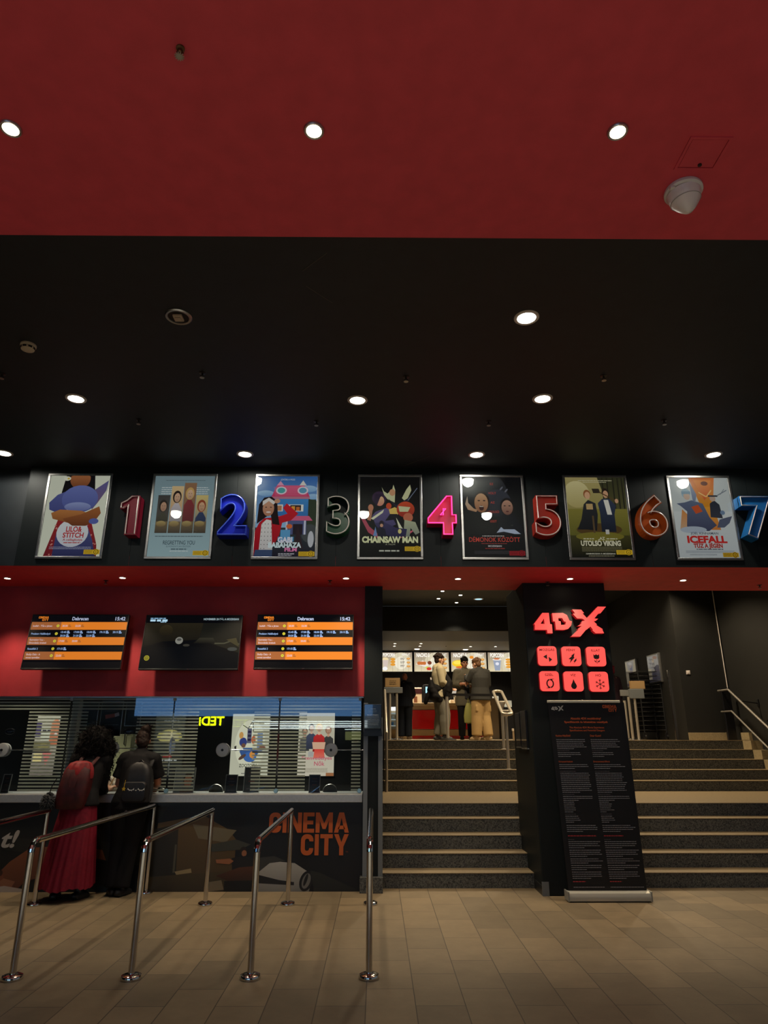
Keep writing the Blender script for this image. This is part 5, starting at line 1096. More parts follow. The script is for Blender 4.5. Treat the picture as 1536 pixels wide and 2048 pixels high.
for i in range(2): s.words(12, 40, 18 + i * 3, 1, (90, 94, 98), .8, i)
s.words(8, 42, 30, 1.8, (150, 154, 158), 1)
for i in range(7): s.words(6, 45, 35 + i * 4, 1.1, (120, 124, 128), .95, i)
sheet('print', s, attr_mat('glossy_notice', 0.15, coat=1.0), t, ((a.x + c.x) / 2, 8.3995, (a.z + c.z) / 2))
xm = (a.x + c.x) / 2
part('wedge_bracket', MB().prism([(a.x, a.z), (c.x, a.z), (xm + 0.115, a.z - 0.08), (xm - 0.115, a.z - 0.08)], (0, 8.50, 0), (1, 0, 0), (0, 0, 1), 0.06), M_blackplastic, t)
# ================================================================== people
def fuse(name, mb, voxel, smooth=4):
    """weld overlapping closed limbs into one continuous skin"""
    me = mb.mesh(name, True); o = bpy.data.objects.new(name, me); COL.objects.link(o)
    m = o.modifiers.new('r', 'REMESH'); m.mode = 'VOXEL'; m.voxel_size = voxel; m.use_smooth_shade = True
    if smooth: s = o.modifiers.new('s', 'SMOOTH'); s.factor = 0.5; s.iterations = smooth
    r = bpy.data.meshes.new_from_object(o.evaluated_get(bpy.context.evaluated_depsgraph_get())); r.name = name
    bpy.data.objects.remove(o); bpy.data.meshes.remove(me)
    for p in r.polygons: p.use_smooth = True
    return r
V3 = Vector
SKIN = mat('skin', S(206, 150, 120), 0.5); 
def joints(s=1.0, **kw):
    J = dict(pelvis=(0, 0, .95), waist=(0, .0, 1.09), chest=(0, .0, 1.29), neck=(0, -.015, 1.47), head=(0, .015, 1.625),
             shL=(-.175, -.01, 1.42), elL=(-.225, -.03, 1.14), wrL=(-.225, .06, .90), shR=(.175, -.01, 1.42), elR=(.225, -.03, 1.14), wrR=(.225, .06, .90),
             hipL=(-.09, 0, .92), knL=(-.10, .025, .50), anL=(-.10, -.02, .085), hipR=(.09, 0, .92), knR=(.10, .025, .50), anR=(.10, -.02, .085), toeL=(-.13, .12, .02), toeR=(.13, .12, .02))
    J.update(kw); return {k: V3(v) * s for k, v in J.items()}
def hand(b, w, d, nrm, s, side):
    """palm, four bent fingers of unequal length and a thumb leaving the side of the palm"""
    d = d.normalized(); nrm = (nrm - d * nrm.dot(d)).normalized(); ac = d.cross(nrm) * side
    pc = w + d * 0.05 * s
    b.limb([(w + d * .005 * s, .026 * s, .018 * s), (pc, .040 * s, .016 * s), (w + d * .088 * s, .040 * s, .013 * s)], 10, side=ac)
    for i, (o, L) in enumerate(((-.030, .066), (-.010, .078), (.010, .074), (.029, .058))):
        a = w + d * .090 * s + ac * o * s; m = a + (d * .9 + nrm * .35).normalized() * L * .5 * s; e = m + (d * .6 + nrm * .8).normalized() * L * .5 * s
        b.limb([(a, .0090 * s), (m, .0085 * s), (e, .0070 * s)], 8, side=ac)
    a = w + d * .03 * s - ac * .034 * s; m = a + (d * .7 - ac * .7 + nrm * .3).normalized() * .036 * s; e = m + (d * .9 - ac * .2 + nrm * .4).normalized() * .030 * s
    b.limb([(a, .012 * s), (m, .0105 * s), (e, .008 * s)], 8, side=ac)
def head_geo(b, J, s, yaw=0.0, pitch=0.0):
    M = Matrix.Rotation(yaw, 3, 'Z') @ Matrix.Rotation(pitch, 3, 'X'); c = J['head']
    q = lambda x, y, z: c + M @ V3((x, y, z)) * s
    b.ell(q(0, -.012, .025), .074 * s, .094 * s, .092 * s, M); b.ell(q(0, .022, -.04), .056 * s, .066 * s, .075 * s, M); b.ell(q(0, .055, -.085), .030 * s, .026 * s, .025 * s, M)
    b.limb([(q(0, .086, .012), .008 * s), (q(0, .104, -.018), .012 * s), (q(0, .100, -.028), .014 * s)], 8)
    b.ell(q(0, .078, .022), .050 * s, .012 * s, .012 * s, M); b.ell(q(0, .084, -.054), .022 * s, .010 * s, .010 * s, M)
    for k in (-1, 1): b.ell(q(k * .077, -.008, -.008), .012 * s, .022 * s, .032 * s, M); b.ell(q(k * .044, .058, -.02), .022 * s, .022 * s, .022 * s, M)
    b.limb([(J['neck'] - V3((0, 0, .03)) * s, .058 * s, .056 * s), (J['neck'] + V3((0, .004, .03)) * s, .052 * s, .054 * s), (q(0, -.01, -.06), .050 * s, .055 * s)], 14)
    return q, M
def torso(b, J, s, e=0.0, w=1.0, hem=None):
    pts = [(J['neck'] + V3((0, 0, -.01)) * s, (.062 + e) * s, (.058 + e) * s), (J['neck'] + (J['chest'] - J['neck']) * .22, (.125 * w + e) * s, (.082 + e) * s), (J['chest'] + (J['neck'] - J['chest']) * .35, (.165 * w + e) * s, (.105 + e) * s), (J['chest'], (.158 * w + e) * s, (.118 + e) * s), (J['waist'], (.138 * w + e) * s, (.100 + e) * s), (J['pelvis'] + V3((0, 0, .02)) * s, (.160 * w + e) * s, (.116 + e) * s)]
    if hem: pts.append((J['pelvis'] + V3((0, 0, -hem)) * s, (.168 * w + e * 1.3) * s, (.120 + e * 1.3) * s))
    b.limb(pts, 20, blunt=bool(hem))
def arm(b, J, s, k, e=0.0, upto=1.0, cuff=1.0, start=0.0):
    sh, el, wr = J['sh' + k], J['el' + k], J['wr' + k]
    P_ = [(sh, (.056 + e) * s), (sh + (el - sh) * .45, (.050 + e) * s), (el, (.041 + e) * s)]
    if upto <= 0.5: P_ = [(sh, (.058 + e) * s), (sh + (el - sh) * .35, (.056 + e) * s), (sh + (el - sh) * .35 + (el - sh) * (upto), (.056 + e) * s * cuff)]
    else: P_ += [(el + (wr - el) * .3, (.043 + e) * s), (el + (wr - el) * min(1, (upto - .5) * 2), (.029 + e) * s * cuff)]
    b.limb(P_, 14, blunt=e > .01)
def leg(b, J, s, k, e=0.0, shape=(1, 1, 1, 1), end=1.0):
    h, kn, an = J['hip' + k], J['kn' + k], J['an' + k]
    b.limb([(h + V3((0, 0, .03)) * s, (.094 + e) * s * shape[0], (.10 + e) * s * shape[0]), (h + (kn - h) * .45, (.078 + e) * s * shape[1]), (kn, (.056 + e) * s * shape[2]), (kn + (an - kn) * .35, (.055 + e) * s * shape[2]), (kn + (an - kn) * end, (.038 + e) * s * shape[3])], 16, blunt=e > .01)
def shoe(b, J, s, k, w=1.0):
    an, to = J['an' + k], J['toe' + k]; z = 0.0
    d = V3((to.x - an.x, to.y - an.y, 0)).normalized(); heel = V3((an.x, an.y, 0)) - d * .05 * s
    tip = V3((to.x, to.y, 0)) + d * .03 * s; up = V3((0, 0, 1)); sd = d.cross(up)
    b.limb([(heel + up * .040 * s, .036 * s * w, .040 * s), (heel + d * .08 * s + up * .048 * s, .040 * s * w, .048 * s), (heel + d * .15 * s + up * .038 * s, .046 * s * w, .036 * s), (tip - d * .03 * s + up * .028 * s, .044 * s * w, .027 * s)], 14, side=sd)
    b.limb([(heel + up * .012 * s, .040 * s * w, .012 * s), (heel + d * .14 * s + up * .012 * s, .048 * s * w, .012 * s), (tip - d * .02 * s + up * .012 * s, .044 * s * w, .012 * s)], 12, side=sd)
    b.limb([(an + up * .05 * s, .040 * s), (V3((an.x, an.y, .05 * s)), .040 * s)], 12)
def bodymesh(J, s, yaw=0, pitch=0, vox=.009, nrm=V3((0, 1, 0)), hands='LR'):
    b = MB(); q, M = head_geo(b, J, s, yaw, pitch); torso(b, J, s)
    for k in 'LR':
        arm(b, J, s, k); leg(b, J, s, k)
        b.limb([(J['sh' + k] * .6 + J['chest'] * .4 + V3((0, 0, .06)) * s, .06 * s), (J['sh' + k], .058 * s)], 12)
        if k in hands: hand(b, J['wr' + k], J['wr' + k] - J['el' + k], nrm, s, 1 if k == 'L' else -1)
        b.limb([(J['an' + k], .036 * s), (V3((J['an' + k].x, J['an' + k].y, .04 * s)), .034 * s), (V3((J['toe' + k].x, J['toe' + k].y, .03 * s)), .03 * s, .02 * s)], 12)
    return fuse('body', b, vox), q, M
def face(t, q, M, s, brow=(40, 28, 24)):
    for k in (-1, 1): part('eye', MB().ell(q(k * .030, .078, .006), .011 * s, .006 * s, .006 * s, M, 10, 6), mat('dark_eye', S(36, 26, 22), 0.25), t, local=True)
    for k in (-1, 1): part('eyebrow', MB().limb([(q(k * .016, .089, .026), .004 * s), (q(k * .032, .086, .030), .0045 * s), (q(k * .048, .076, .026), .003 * s)], 6), mat('brow_%d' % brow[0], S(*brow), 0.7), t, local=True)
    b = MB(); b.limb([(q(-.022, .084, -.056), .004 * s), (q(0, .093, -.055), .006 * s), (q(.022, .084, -.056), .004 * s)], 8); part('lips', b, mat('lip', S(160, 84, 76), 0.45), t, local=True)
def hair_short(q, M, s, top=.03, back=.10, seed=1, spikes=60, fringe=True):
    b = MB(); rnd = random.Random(seed)
    b.ell(q(0, -.022, .040), .083 * s, .100 * s, .088 * s, M); b.ell(q(0, -.055, -.01), .070 * s, .062 * s, .075 * s, M)
    for i in range(spikes):
        a = rnd.uniform(0, 2 * math.pi); e = rnd.uniform(0.15, 1.5)
        p = V3((.080 * math.cos(a) * math.cos(e), -.02 + .098 * math.sin(a) * math.cos(e), .040 + .086 * math.sin(e)))
        d = V3((p.x * .5, p.y * .6 + (.05 if fringe and p.y > 0 else -.03), p.z - .04)).normalized() if p.y < .04 else V3((p.x * .6, .5, -.2 if fringe else .4)).normalized()
        b.limb([(q(*p), .016 * s), (q(*(p + d * .014)), .012 * s), (q(*(p + d * .03)), .006 * s)], 6)
    return b
CL = lambda n, c, r=0.8: mat(n, S(*c), r, noise_s=140, noise_a=0.05, spec=0.2)
BLK = CL('black_cloth', (20, 19, 21)); BLK2 = CL('black_jersey', (24, 23, 25)); HAIRB = mat('black_hair', S(15, 12, 12), 0.75, noise_s=80, noise_a=.3, spec=.15); DKBR = mat('dark_brown_hair', S(42, 27, 21), 0.65, noise_s=90, noise_a=.3, spec=.25)
SHOEB = mat('black_shoe', S(16, 15, 16), 0.45)

# ---- woman with big curly hair, red rucksack and long red skirt
g0 = P(125, 1800, z=0); s = 0.985
t = thing('person', 'person with big black curly hair, red rucksack and long red skirt at counter', 'person', (g0.x + .02, g0.y + .02, 0))
J = joints(s, pelvis=(.02, .02, .98), waist=(.02, .06, 1.11), chest=(.02, .13, 1.30), neck=(.03, .20, 1.47), head=(.04, .26, 1.61), shL=(-.145, .15, 1.43), elL=(-.19, .16, 1.14), wrL=(-.17, .36, 1.05), shR=(.185, .17, 1.42), elR=(.165, .22, 1.13), wrR=(.10, .42, 1.06), toeL=(-.15, .10, .02), toeR=(.17, .12, .02), anL=(-.12, -.02, .1), anR=(.13, .0, .1))
me, q, M = bodymesh(J, s, pitch=R(-14), vox=.0075, nrm=V3((0, 0, -1)))
part('body', me, mat('skin_tan', S(190, 136, 106), .5), t, local=True); face(t, q, M, s)
b = MB(); torso(b, J, s, .026, 1.06, hem=.03)
for k in 'LR': arm(b, J, s, k, .022, 1.0, 1.35); b.limb([(J['sh' + k] * .55 + J['chest'] * .45 + V3((0, 0, .06)), .085), (J['sh' + k], .080)], 12)
part('cardigan', fuse('cardigan', b, .011), BLK, t, local=True)
# pleated skirt
b = MB(); rings = []; NP = 96
for i in range(26):
    u = i / 25; z = 1.05 * (1 - u) + .125 * u; wx = .165 + .125 * u ** .8; wy = .125 + .15 * u ** .9; cx = .01 - .035 * u; cy = .03 - .02 * u
    rg = []
    for j in range(NP):
        a = 2 * math.pi * j / NP; ph = math.cos(a * 24) * .5 + math.cos(a * 11 + 1.3) * .4 + math.cos(a * 7 - u * 2) * .35
        k = 1 + ph * .075 * u ** .8; zz = z + (math.sin(a * 5) * .012 + math.cos(a * 24) * .008) * u
        rg.append(b.bm.verts.new(V3((cx + wx * k * math.cos(a), cy + wy * k * math.sin(a), zz))))
    rings.append(rg)
for a, c in zip(rings, rings[1:]): b.bridge(a, c)
part('skirt', b, mat('red_pleated_cloth', S(120, 12, 36), .7, noise_s=40, noise_a=.1, spec=.3), t, local=True, ang=70)
for k in 'LR':
    b = MB(); shoe(b, J, s, k, 1.25); part('shoe', fuse('shoe', b, .009, 3), SHOEB, t, local=True)
# curly hair: one mass with many loose ringlets
b = MB(); rnd = random.Random(3); hc = J['head']
for c, r in (((0, -.04, .04), (.155, .14, .15)), ((-.06, -.07, -.08), (.16, .13, .17)), ((.08, -.05, -.08), (.14, .13, .18)), ((-.09, -.08, -.17), (.14, .12, .13)), ((.12, -.04, -.22), (.09, .10, .15)), ((.0, -.09, -.2), (.17, .1, .12)), ((.10, -.05, -.31), (.10, .09, .13)), ((-.04, -.11, -.27), (.13, .09, .12)), ((-.02, -.03, .02), (.19, .15, .15))): b.ell(hc + V3(c), *r)
me = fuse('hair', b, .02, 2)
for v in me.vertices:
    n = noise.noise(v.co * 26); v.co += (v.co - hc).normalized() * (0.03 * n + 0.02 * noise.noise(v.co * 60))
b = MB(); pts = [v.co.copy() for v in me.vertices]
for i in range(700):
    p = rnd.choice(pts); d = (p - hc); d.z -= .02; d.normalize(); d = (d + V3((rnd.uniform(-.4, .4), rnd.uniform(-.4, .1), -.65))).normalized()
    if (p - hc).y > .06: continue
    L = rnd.uniform(.04, .11); u = d.orthogonal().normalized(); w = d.cross(u); r0 = rnd.uniform(.006, .012); ph = rnd.uniform(0, 6)
    b.tube([p - d * .02 + d * (L * k / 9) + (u * math.cos(ph + k * 1.5) + w * math.sin(ph + k * 1.5)) * r0 for k in range(10)], [.0045 * (1 - k / 14) for k in range(10)], 4)
hair = part('hair', me, HAIRB, t, local=True); part('ringlets', b, HAIRB, hair, local=True)
# ---- her rucksack
def strap(pts, w, th): return MB().limb([(V3(p), w, th) for p in pts], 10)
bc = V3((t.location.x - .015, t.location.y - .085, 1.165))
rk = thing('rucksack', 'dark red drawstring rucksack worn by the person in red skirt', 'rucksack', bc + V3((0, 0, -.26)))
b = MB(); rings = []
for z, wx, wy, yo in ((-.265, .10, .06, 0), (-.255, .155, .095, 0), (-.20, .172, .112, -.01), (-.08, .170, .118, -.012), (.05, .160, .108, 0), (.14, .146, .092, .01), (.19, .12, .07, .02)):
    rings.append([b.bm.verts.new(bc + V3((wx * max(-1, min(1, 1.15 * math.cos(a))) * .95 + z * .10, yo + wy * max(-1, min(1, 1.2 * math.sin(a))), z))) for a in [2 * math.pi * i / 40 for i in range(40)]])
for a, c in zip(rings, rings[1:]): b.bridge(a, c)
b.cap(rings[0]); b.cap(rings[-1])
M_rk = mat('dark_red_nylon', S(72, 10, 15), .6, noise_s=14, noise_a=.25, bump=.25)
part('bag_body', b, M_rk, rk)
b = MB(); rings = []
for k, (z, sc) in enumerate(((.06, 1.06), (.10, 1.05), (.16, .95), (.215, .72), (.235, .35))):
    rings.append([b.bm.verts.new(bc + V3(((.155 + .006 * math.cos(11 * a)) * sc * math.cos(a) + z * .10, .01 + (.098 + .006 * math.cos(9 * a)) * sc * math.sin(a), z + (.012 * math.sin(6 * a) if k == 0 else 0)))) for a in [2 * math.pi * i / 48 for i in range(48)]])
for a, c in zip(rings, rings[1:]): b.bridge(a, c)
b.cap(rings[-1]); part('bag_flap', b, mat('bright_red_nylon', S(140, 20, 26), .6, noise_s=18, noise_a=.25, bump=.3), rk)
for k in (-1, 1):
    b = MB(); b.tube([bc + V3((k * .04 + .01, -.105, .10)), bc + V3((k * .05 + .01, -.125, .04)), bc + V3((k * .03 + .01, -.122, -.03))], .0035, 6); part('drawstring', b, M_rk, rk)
for k in (-1, 1):
    b = MB(); b.limb([(bc + V3((k * .07 + .03, .07, .17)), .022, .008), (bc + V3((k * .09 + .06, .15, .27)), .022, .008), (bc + V3((k * .10 + .07, .24, .27)), .022, .008)], 8); part('shoulder_strap', b, M_rk, rk)
# fluffy bag charm hanging by her side
fc = P(96, 1604, Y=8.0); fp = thing('bag_charm', 'fluffy black pompom charm hanging left of the red skirt', 'bag charm', fc + V3((0, 0, -.08)))
b = MB(); b.ell(fc, .055, .05, .085); rnd = random.Random(5)
for i in range(260):
    d = V3((rnd.gauss(0, 1), rnd.gauss(0, 1), rnd.gauss(0, 1))).normalized(); p = fc + V3((d.x * .05, d.y * .045, d.z * .08)); b.tube([p, p + d * .02, p + d * .034 + V3((0, 0, -.012))], [.005, .004, .0015], 4)
part('fur', b, mat('dark_fur', S(40, 42, 44), .7), fp); part('cord', MB().tube([fc + V3((0, 0, .07)), fc + V3((.01, .02, .16)), fc + V3((.04, .05, .24))], .005, 6), BLK, fp)

# ---- person with a hair bun, black T-shirt and wide black trousers
g1 = P(226, 1792, z=0); s = 1.0
t = thing('person', 'person with a hair bun, black T-shirt and wide black trousers at counter', 'person', (g1.x + .035, g1.y + .02, 0))
J = joints(s, pelvis=(.03, .02, .97), waist=(.04, .05, 1.10), chest=(.05, .10, 1.30), neck=(.06, .12, 1.475), head=(.05, .17, 1.615), shL=(-.115, .11, 1.41), elL=(-.175, .14, 1.13), wrL=(-.17, .40, 1.07), shR=(.225, .11, 1.40), elR=(.265, .20, 1.14), wrR=(.18, .40, 1.08), hipL=(-.05, .02, .93), hipR=(.11, .02, .93), knL=(-.05, .03, .5), knR=(.07, .03, .5), anL=(-.06, .0, .09), anR=(.045, -.03, .09), toeL=(-.11, .11, .02), toeR=(.09, .10, .02))
me, q, M = bodymesh(J, s, yaw=R(14), pitch=R(-8), vox=.0075, nrm=V3((0, 0, -1)))
part('body', me, mat('skin_warm', S(206, 140, 108), .5), t, local=True); face(t, q, M, s)
b = MB(); torso(b, J, s, .03, 1.06, hem=.09)
for k in 'LR': arm(b, J, s, k, .026, .36, 1.2); b.limb([(J['sh' + k] * .55 + J['chest'] * .45 + V3((0, 0, .06)), .088), (J['sh' + k], .084)], 12)
part('t_shirt', fuse('t_shirt', b, .010), BLK2, t, local=True)
b = MB()
for k in 'LR': leg(b, J, s, k, .03, (1.1, 1.12, 1.1, 1.35), 1.0)
b.ell(J['pelvis'] + V3((0, 0, -.03)), .19, .14, .13)
part('trousers', fuse('trousers', b, .011), BLK, t, local=True)
for k in 'LR':
    b = MB(); shoe(b, J, s, k, 1.1); part('shoe', fuse('shoe', b, .009, 3), SHOEB, t, local=True)
b = MB(); b.ell(q(0, -.02, .035), .086, .103, .094, M); b.ell(q(0, -.06, -.02), .074, .066, .085, M); b.ell(q(.028, -.055, .125), .056, .056, .052, M); b.ell(q(.05, -.07, .11), .032, .032, .032, M); b.ell(q(-.01, -.04, .13), .036, .036, .03, M)
me = fuse('hair', b, .008, 2)
for v in me.vertices: v.co += (v.co - q(0, -.03, .05)).normalized() * .006 * noise.noise(v.co * 45)
part('hair', me, DKBR, t, local=True)
b = MB(); rnd = random.Random(9)
for i in range(46):
    a = rnd.uniform(0, 6.28); p = q(.03 + .055 * math.cos(a), -.06 + .03 * rnd.random(), .125 + .05 * math.sin(a)); d = V3((math.cos(a), rnd.uniform(-.5, .2), math.sin(a))); b.tube([p - d * .02, p + d * .012, p + d * .025 + V3((.006, 0, -.006))], [.003, .0025, .001], 4)
part('loose_hair', b, DKBR, t, local=True)
# black rucksack with a sleepy face
bc = V3((t.location.x + .125, t.location.y - .07, 1.175))
rk = thing('rucksack', 'black rucksack with closed sleepy eyes and a yellow star', 'rucksack', bc + V3((0, 0, -.23)))
b = MB(); rings = []
for z, wx, wy in ((-.225, .13, .07), (-.215, .165, .10), (-.1, .172, .12), (.03, .165, .115), (.12, .145, .10), (.18, .105, .08), (.205, .06, .05)):
    rings.append([b.bm.verts.new(bc + V3((wx * max(-1, min(1, 1.15 * math.cos(a))) * .92, wy * max(-1, min(1, 1.25 * math.sin(a))) * .85, z))) for a in [2 * math.pi * i / 40 for i in range(40)]])
for a, c in zip(rings, rings[1:]): b.bridge(a, c)
b.cap(rings[0]); b.cap(rings[-1]); M_bk = mat('black_nylon', S(30, 29, 31), .5, noise_s=20, noise_a=.2, bump=.1); part('bag_body', b, M_bk, rk)
b = MB(); rings = []
for yy, sc in ((-.08, 1.0), (-.125, 1.0), (-.142, .92), (-.148, .6)):
    rings.append([b.bm.verts.new(bc + V3((p[0] * sc, yy, (p[1] + .10) * sc - .10))) for p in rrect(-.135, .135, -.21, .0, .05)])
for a, c in zip(rings, rings[1:]): b.bridge(a, c)
b.cap(rings[-1]); part('front_pocket', b, M_bk, rk)
b = MB()
for k in (-1, 1):
    cx = k * .058 + .03; b.tube([bc + V3((cx + .034 * math.cos(a), -.150, -.065 + .022 * math.sin(a))) for a in [math.pi + math.pi * i / 10 for i in range(11)]], .0032, 6)
    for i in range(4): a = math.pi * (1.15 + .22 * i); b.tube([bc + V3((cx + .034 * math.cos(a), -.150, -.065 + .022 * math.sin(a))), bc + V3((cx + .046 * math.cos(a), -.150, -.065 + .034 * math.sin(a)))], .0022, 5)
b.ell(bc + V3((.03, -.150, -.088)), .008, .003, .005); part('sleepy_face', b, mat('white_print', S(210, 206, 204), .5), rk)
b = MB(); st_ = [(.024 * (1 if i % 2 == 0 else .45) * math.sin(math.pi * i / 5), .024 * (1 if i % 2 == 0 else .45) * math.cos(math.pi * i / 5)) for i in range(10)]
b.prism(st_, bc + V3((-.105, -.155, -.072)), (1, 0, 0), (0, 0, 1), .006).tube([bc + V3((-.105, -.152, -.05)), bc + V3((-.10, -.14, .02))], .002, 5); part('star_charm', b, mat('yellow_star', S(214, 176, 40), .4), rk)
for k in (-1, 1):
    b = MB(); b.limb([(bc + V3((k * .09, .06, .14)), .024, .009), (bc + V3((k * .105, .12, .245)), .024, .009), (bc + V3((k * .105, .20, .26)), .024, .009)], 8); part('shoulder_strap', b, M_bk, rk)
b = MB().limb([(bc + V3((-.03, .03, .20)), .012), (bc + V3((0, .02, .225)), .012), (bc + V3((.03, .03, .20)), .012)], 8); part('carry_loop', b, M_bk, rk)
b = MB().limb([(bc + V3((-.05, -.02, -.21)), .012, .004), (bc + V3((-.075, -.05, -.27)), .012, .004), (bc + V3((-.10, -.06, -.34)), .012, .004)], 8); part('loose_strap', b, mat('grey_webbing', S(96, 92, 90), .6), rk)

# ---- cashier behind the glass
cq = P(222, 1575, Y=8.95)
t = thing('person', 'seated cashier in a white shirt writing behind the ticket glass', 'person', (cq.x, 9.42, 0))
J = joints(.98, pelvis=(0, -.05, .66), waist=(0, -.04, .80), chest=(0, .02, 1.02), neck=(0, .06, 1.18), head=(0, .12, 1.31), shL=(-.17, .03, 1.12), shR=(.17, .03, 1.12), elL=(-.24, .20, 1.10), elR=(.24, .20, 1.10), wrL=(-.08, .42, 1.10), wrR=(.075, .43, 1.10), hipL=(-.09, -.02, .64), hipR=(.09, -.02, .64), knL=(-.10, .36, .62), knR=(.10, .36, .62), anL=(-.10, .36, .2), anR=(.10, .36, .2), toeL=(-.1, .48, .12), toeR=(.1, .48, .12))
rot = Matrix.Rotation(math.pi, 4, 'Z')
me, q, M = bodymesh(J, .98, pitch=R(-30), vox=.0075, nrm=V3((0, 0, -1))); me.transform(rot); part('body', me, SKIN, t, local=True)
b = MB(); torso(b, J, .98, .024, 1.05, hem=.02)
for k in 'LR': arm(b, J, .98, k, .026, .96, 1.3); b.limb([(J['sh' + k] * .55 + J['chest'] * .45 + V3((0, 0, .06)), .085), (J['sh' + k], .08)], 12)
me = fuse('shirt', b, .010); me.transform(rot); part('shirt', me, CL('white_shirt_cloth', (226, 212, 196)), t, local=True)
b = MB()
for k in 'LR': leg(b, J, .98, k, .018)
me = fuse('trousers', b, .012); me.transform(rot); part('trousers', me, BLK, t, local=True)
me = fuse('hair', hair_short(q, M, .98, seed=4), .009, 2); me.transform(rot); part('hair', me, HAIRB, t, local=True)
pq = V3((cq.x - .03, 8.93, 1.14)); solo('pen', MB().tube([pq + V3((0, 0, -.10)), pq + V3((.05, .05, .05))], .006, 8), mat('wooden_pen', S(190, 150, 90), .5), 'pen in the hand of the seated cashier', 'pen')
t = thing('swivel_stool', 'dark stool under the seated cashier', 'stool', (cq.x, 9.48, 0)); part('seat', MB().lathe((cq.x, 9.48, .5), [(0, 0), (.18, 0), (.19, .03), (.17, .055), (0, .06)], 24), BLK, t); part('column', MB().tube([(cq.x, 9.48, .03), (cq.x, 9.48, .5)], .03, 12), M_darkmetal, t); part('base', MB().lathe((cq.x, 9.48, 0), [(.22, 0), (.22, .015), (.05, .04)], 24), M_darkmetal, t)

# ---- visitors in the upper hall (they stand on the upper floor)
def visitor(label, x, Y, hpx, rotz, J, sk, yaw=0, pitch=0, H=1.75, vox=.010):
    g = P(x, 1476, Y=Y)
    t = thing('person', label, 'person', (g.x, Y, ZU), None, rotz)
    me, q, M = bodymesh(J, H / 1.75, yaw, pitch, vox); part('body', me, sk, t, local=True); face(t, q, M, H / 1.75)
    return t, q, M
SK2 = mat('skin_pale', S(206, 158, 130), .5)
# young man in a pale hooded top, turned to the right
J = joints(1.0, elL=(-.20, .06, 1.16), wrL=(-.10, .22, 1.06), elR=(.21, .02, 1.15), wrR=(.12, .20, 1.05), anL=(-.10, -.06, .085), toeL=(-.12, .08, .02), anR=(.10, .06, .085), toeR=(.12, .20, .02), knR=(.1, .08, .5))
t, q, M = visitor('person in a pale hooded top and grey joggers, side view in the upper hall', 882, 14.6, 162, R(-84), J, SK2, H=1.76)
b = MB(); torso(b, J, 1.0, .05, 1.04, hem=.10)
for k in 'LR': arm(b, J, 1.0, k, .034, .98, 1.2); b.limb([(J['sh' + k] * .55 + J['chest'] * .45 + V3((0, 0, .06)), .09), (J['sh' + k], .088)], 12)
b.ell(J['neck'] + V3((0, -.075, -.02)), .10, .06, .08); b.limb([(J['neck'] + V3((-.085, .0, .0)), .03), (J['neck'] + V3((0, -.08, .03)), .035), (J['neck'] + V3((.085, .0, .0)), .03)], 10)
part('hooded_top', fuse('hooded_top', b, .011), CL('pale_khaki_fleece', (190, 180, 150)), t, local=True)
b = MB()
for k in 'LR': leg(b, J, 1.0, k, .026, (1.1, 1.2, 1.4, 1.25), .94)
b.ell(J['pelvis'] + V3((0, 0, -.02)), .185, .145, .13); part('joggers', fuse('joggers', b, .011), CL('grey_jersey', (128, 126, 116)), t, local=True)
for k in 'LR':
    b = MB(); shoe(b, J, 1.0, k, 1.1); part('shoe', fuse('shoe', b, .010, 2), mat('black_white_shoe', S(60, 60, 62), .5, noise_s=16, noise_a=.9), t, local=True)
part('hair', fuse('hair', hair_short(q, M, 1.0, seed=2, spikes=90), .008, 1), DKBR, t, local=True)
jt = thing('jacket', 'black jacket bundled over the arms of the person in pale hooded top', 'jacket', t.location + V3((0, 0, .82)))
b = MB(); o = t.location + V3((-.02, 0, 0)); rnd = random.Random(8)
b.limb([(o + V3((-.16, -.02, 1.16)), .05, .12), (o + V3((-.16, -.04, 1.02)), .10, .2), (o + V3((-.10, -.05, .88)), .13, .22), (o + V3((.04, -.04, .80)), .10, .2)], 16)
b.limb([(o + V3((.14, -.06, 1.30)), .05, .07), (o + V3((.20, -.10, 1.14)), .09, .16), (o + V3((.16, -.10, .98)), .12, .2), (o + V3((.10, -.08, .84)), .08, .16)], 16); b.limb([(o + V3((-.18, -.12, 1.0)), .05), (o + V3((-.26, -.12, .84)), .05), (o + V3((-.29, -.1, .74)), .045)], 12); b.ell(o + V3((.0, -.08, 1.0)), .2, .14, .14)
me = fuse('cloth', b, .014, 3)
for v in me.vertices: v.co += V3((0, -1, 0)) * .02 * noise.noise(v.co * 11)
part('cloth', me, BLK, jt)
# couple: man in a grey open cardigan facing us
J = joints(1.0, elL=(-.25, .02, 1.16), wrL=(-.10, .20, 1.12), elR=(.24, .02, 1.15), wrR=(.08, .22, 1.16), toeL=(-.14, .12, .02), toeR=(.14, .12, .02))
t, q, M = visitor('person with dark hair in a grey open cardigan, standing behind beige cargo trousers', 934, 15.25, 156, R(188), J, mat('skin_olive', S(176, 124, 98), .5), pitch=R(-10), H=1.77)
b = MB(); torso(b, J, 1.0, .034, 1.10, hem=.24)
for k in 'LR': arm(b, J, 1.0, k, .03, .80, 1.25); b.limb([(J['sh' + k] * .55 + J['chest'] * .45 + V3((0, 0, .06)), .09), (J['sh' + k], .088)], 12)
part('cardigan', fuse('cardigan', b, .011), CL('grey_knit', (92, 88, 76)), t, local=True)
b = MB(); b.limb([(J['neck'] + V3((0, .07, -.05)), .05, .02), (J['chest'] + V3((0, .145, 0)), .055, .02), (J['waist'] + V3((0, .13, 0)), .06, .02), (J['pelvis'] + V3((0, .15, -.10)), .06, .02)], 12); part('shirt', fuse('shirt', b, .01, 2), CL('dark_shirt', (44, 44, 48)), t, local=True)
b = MB()
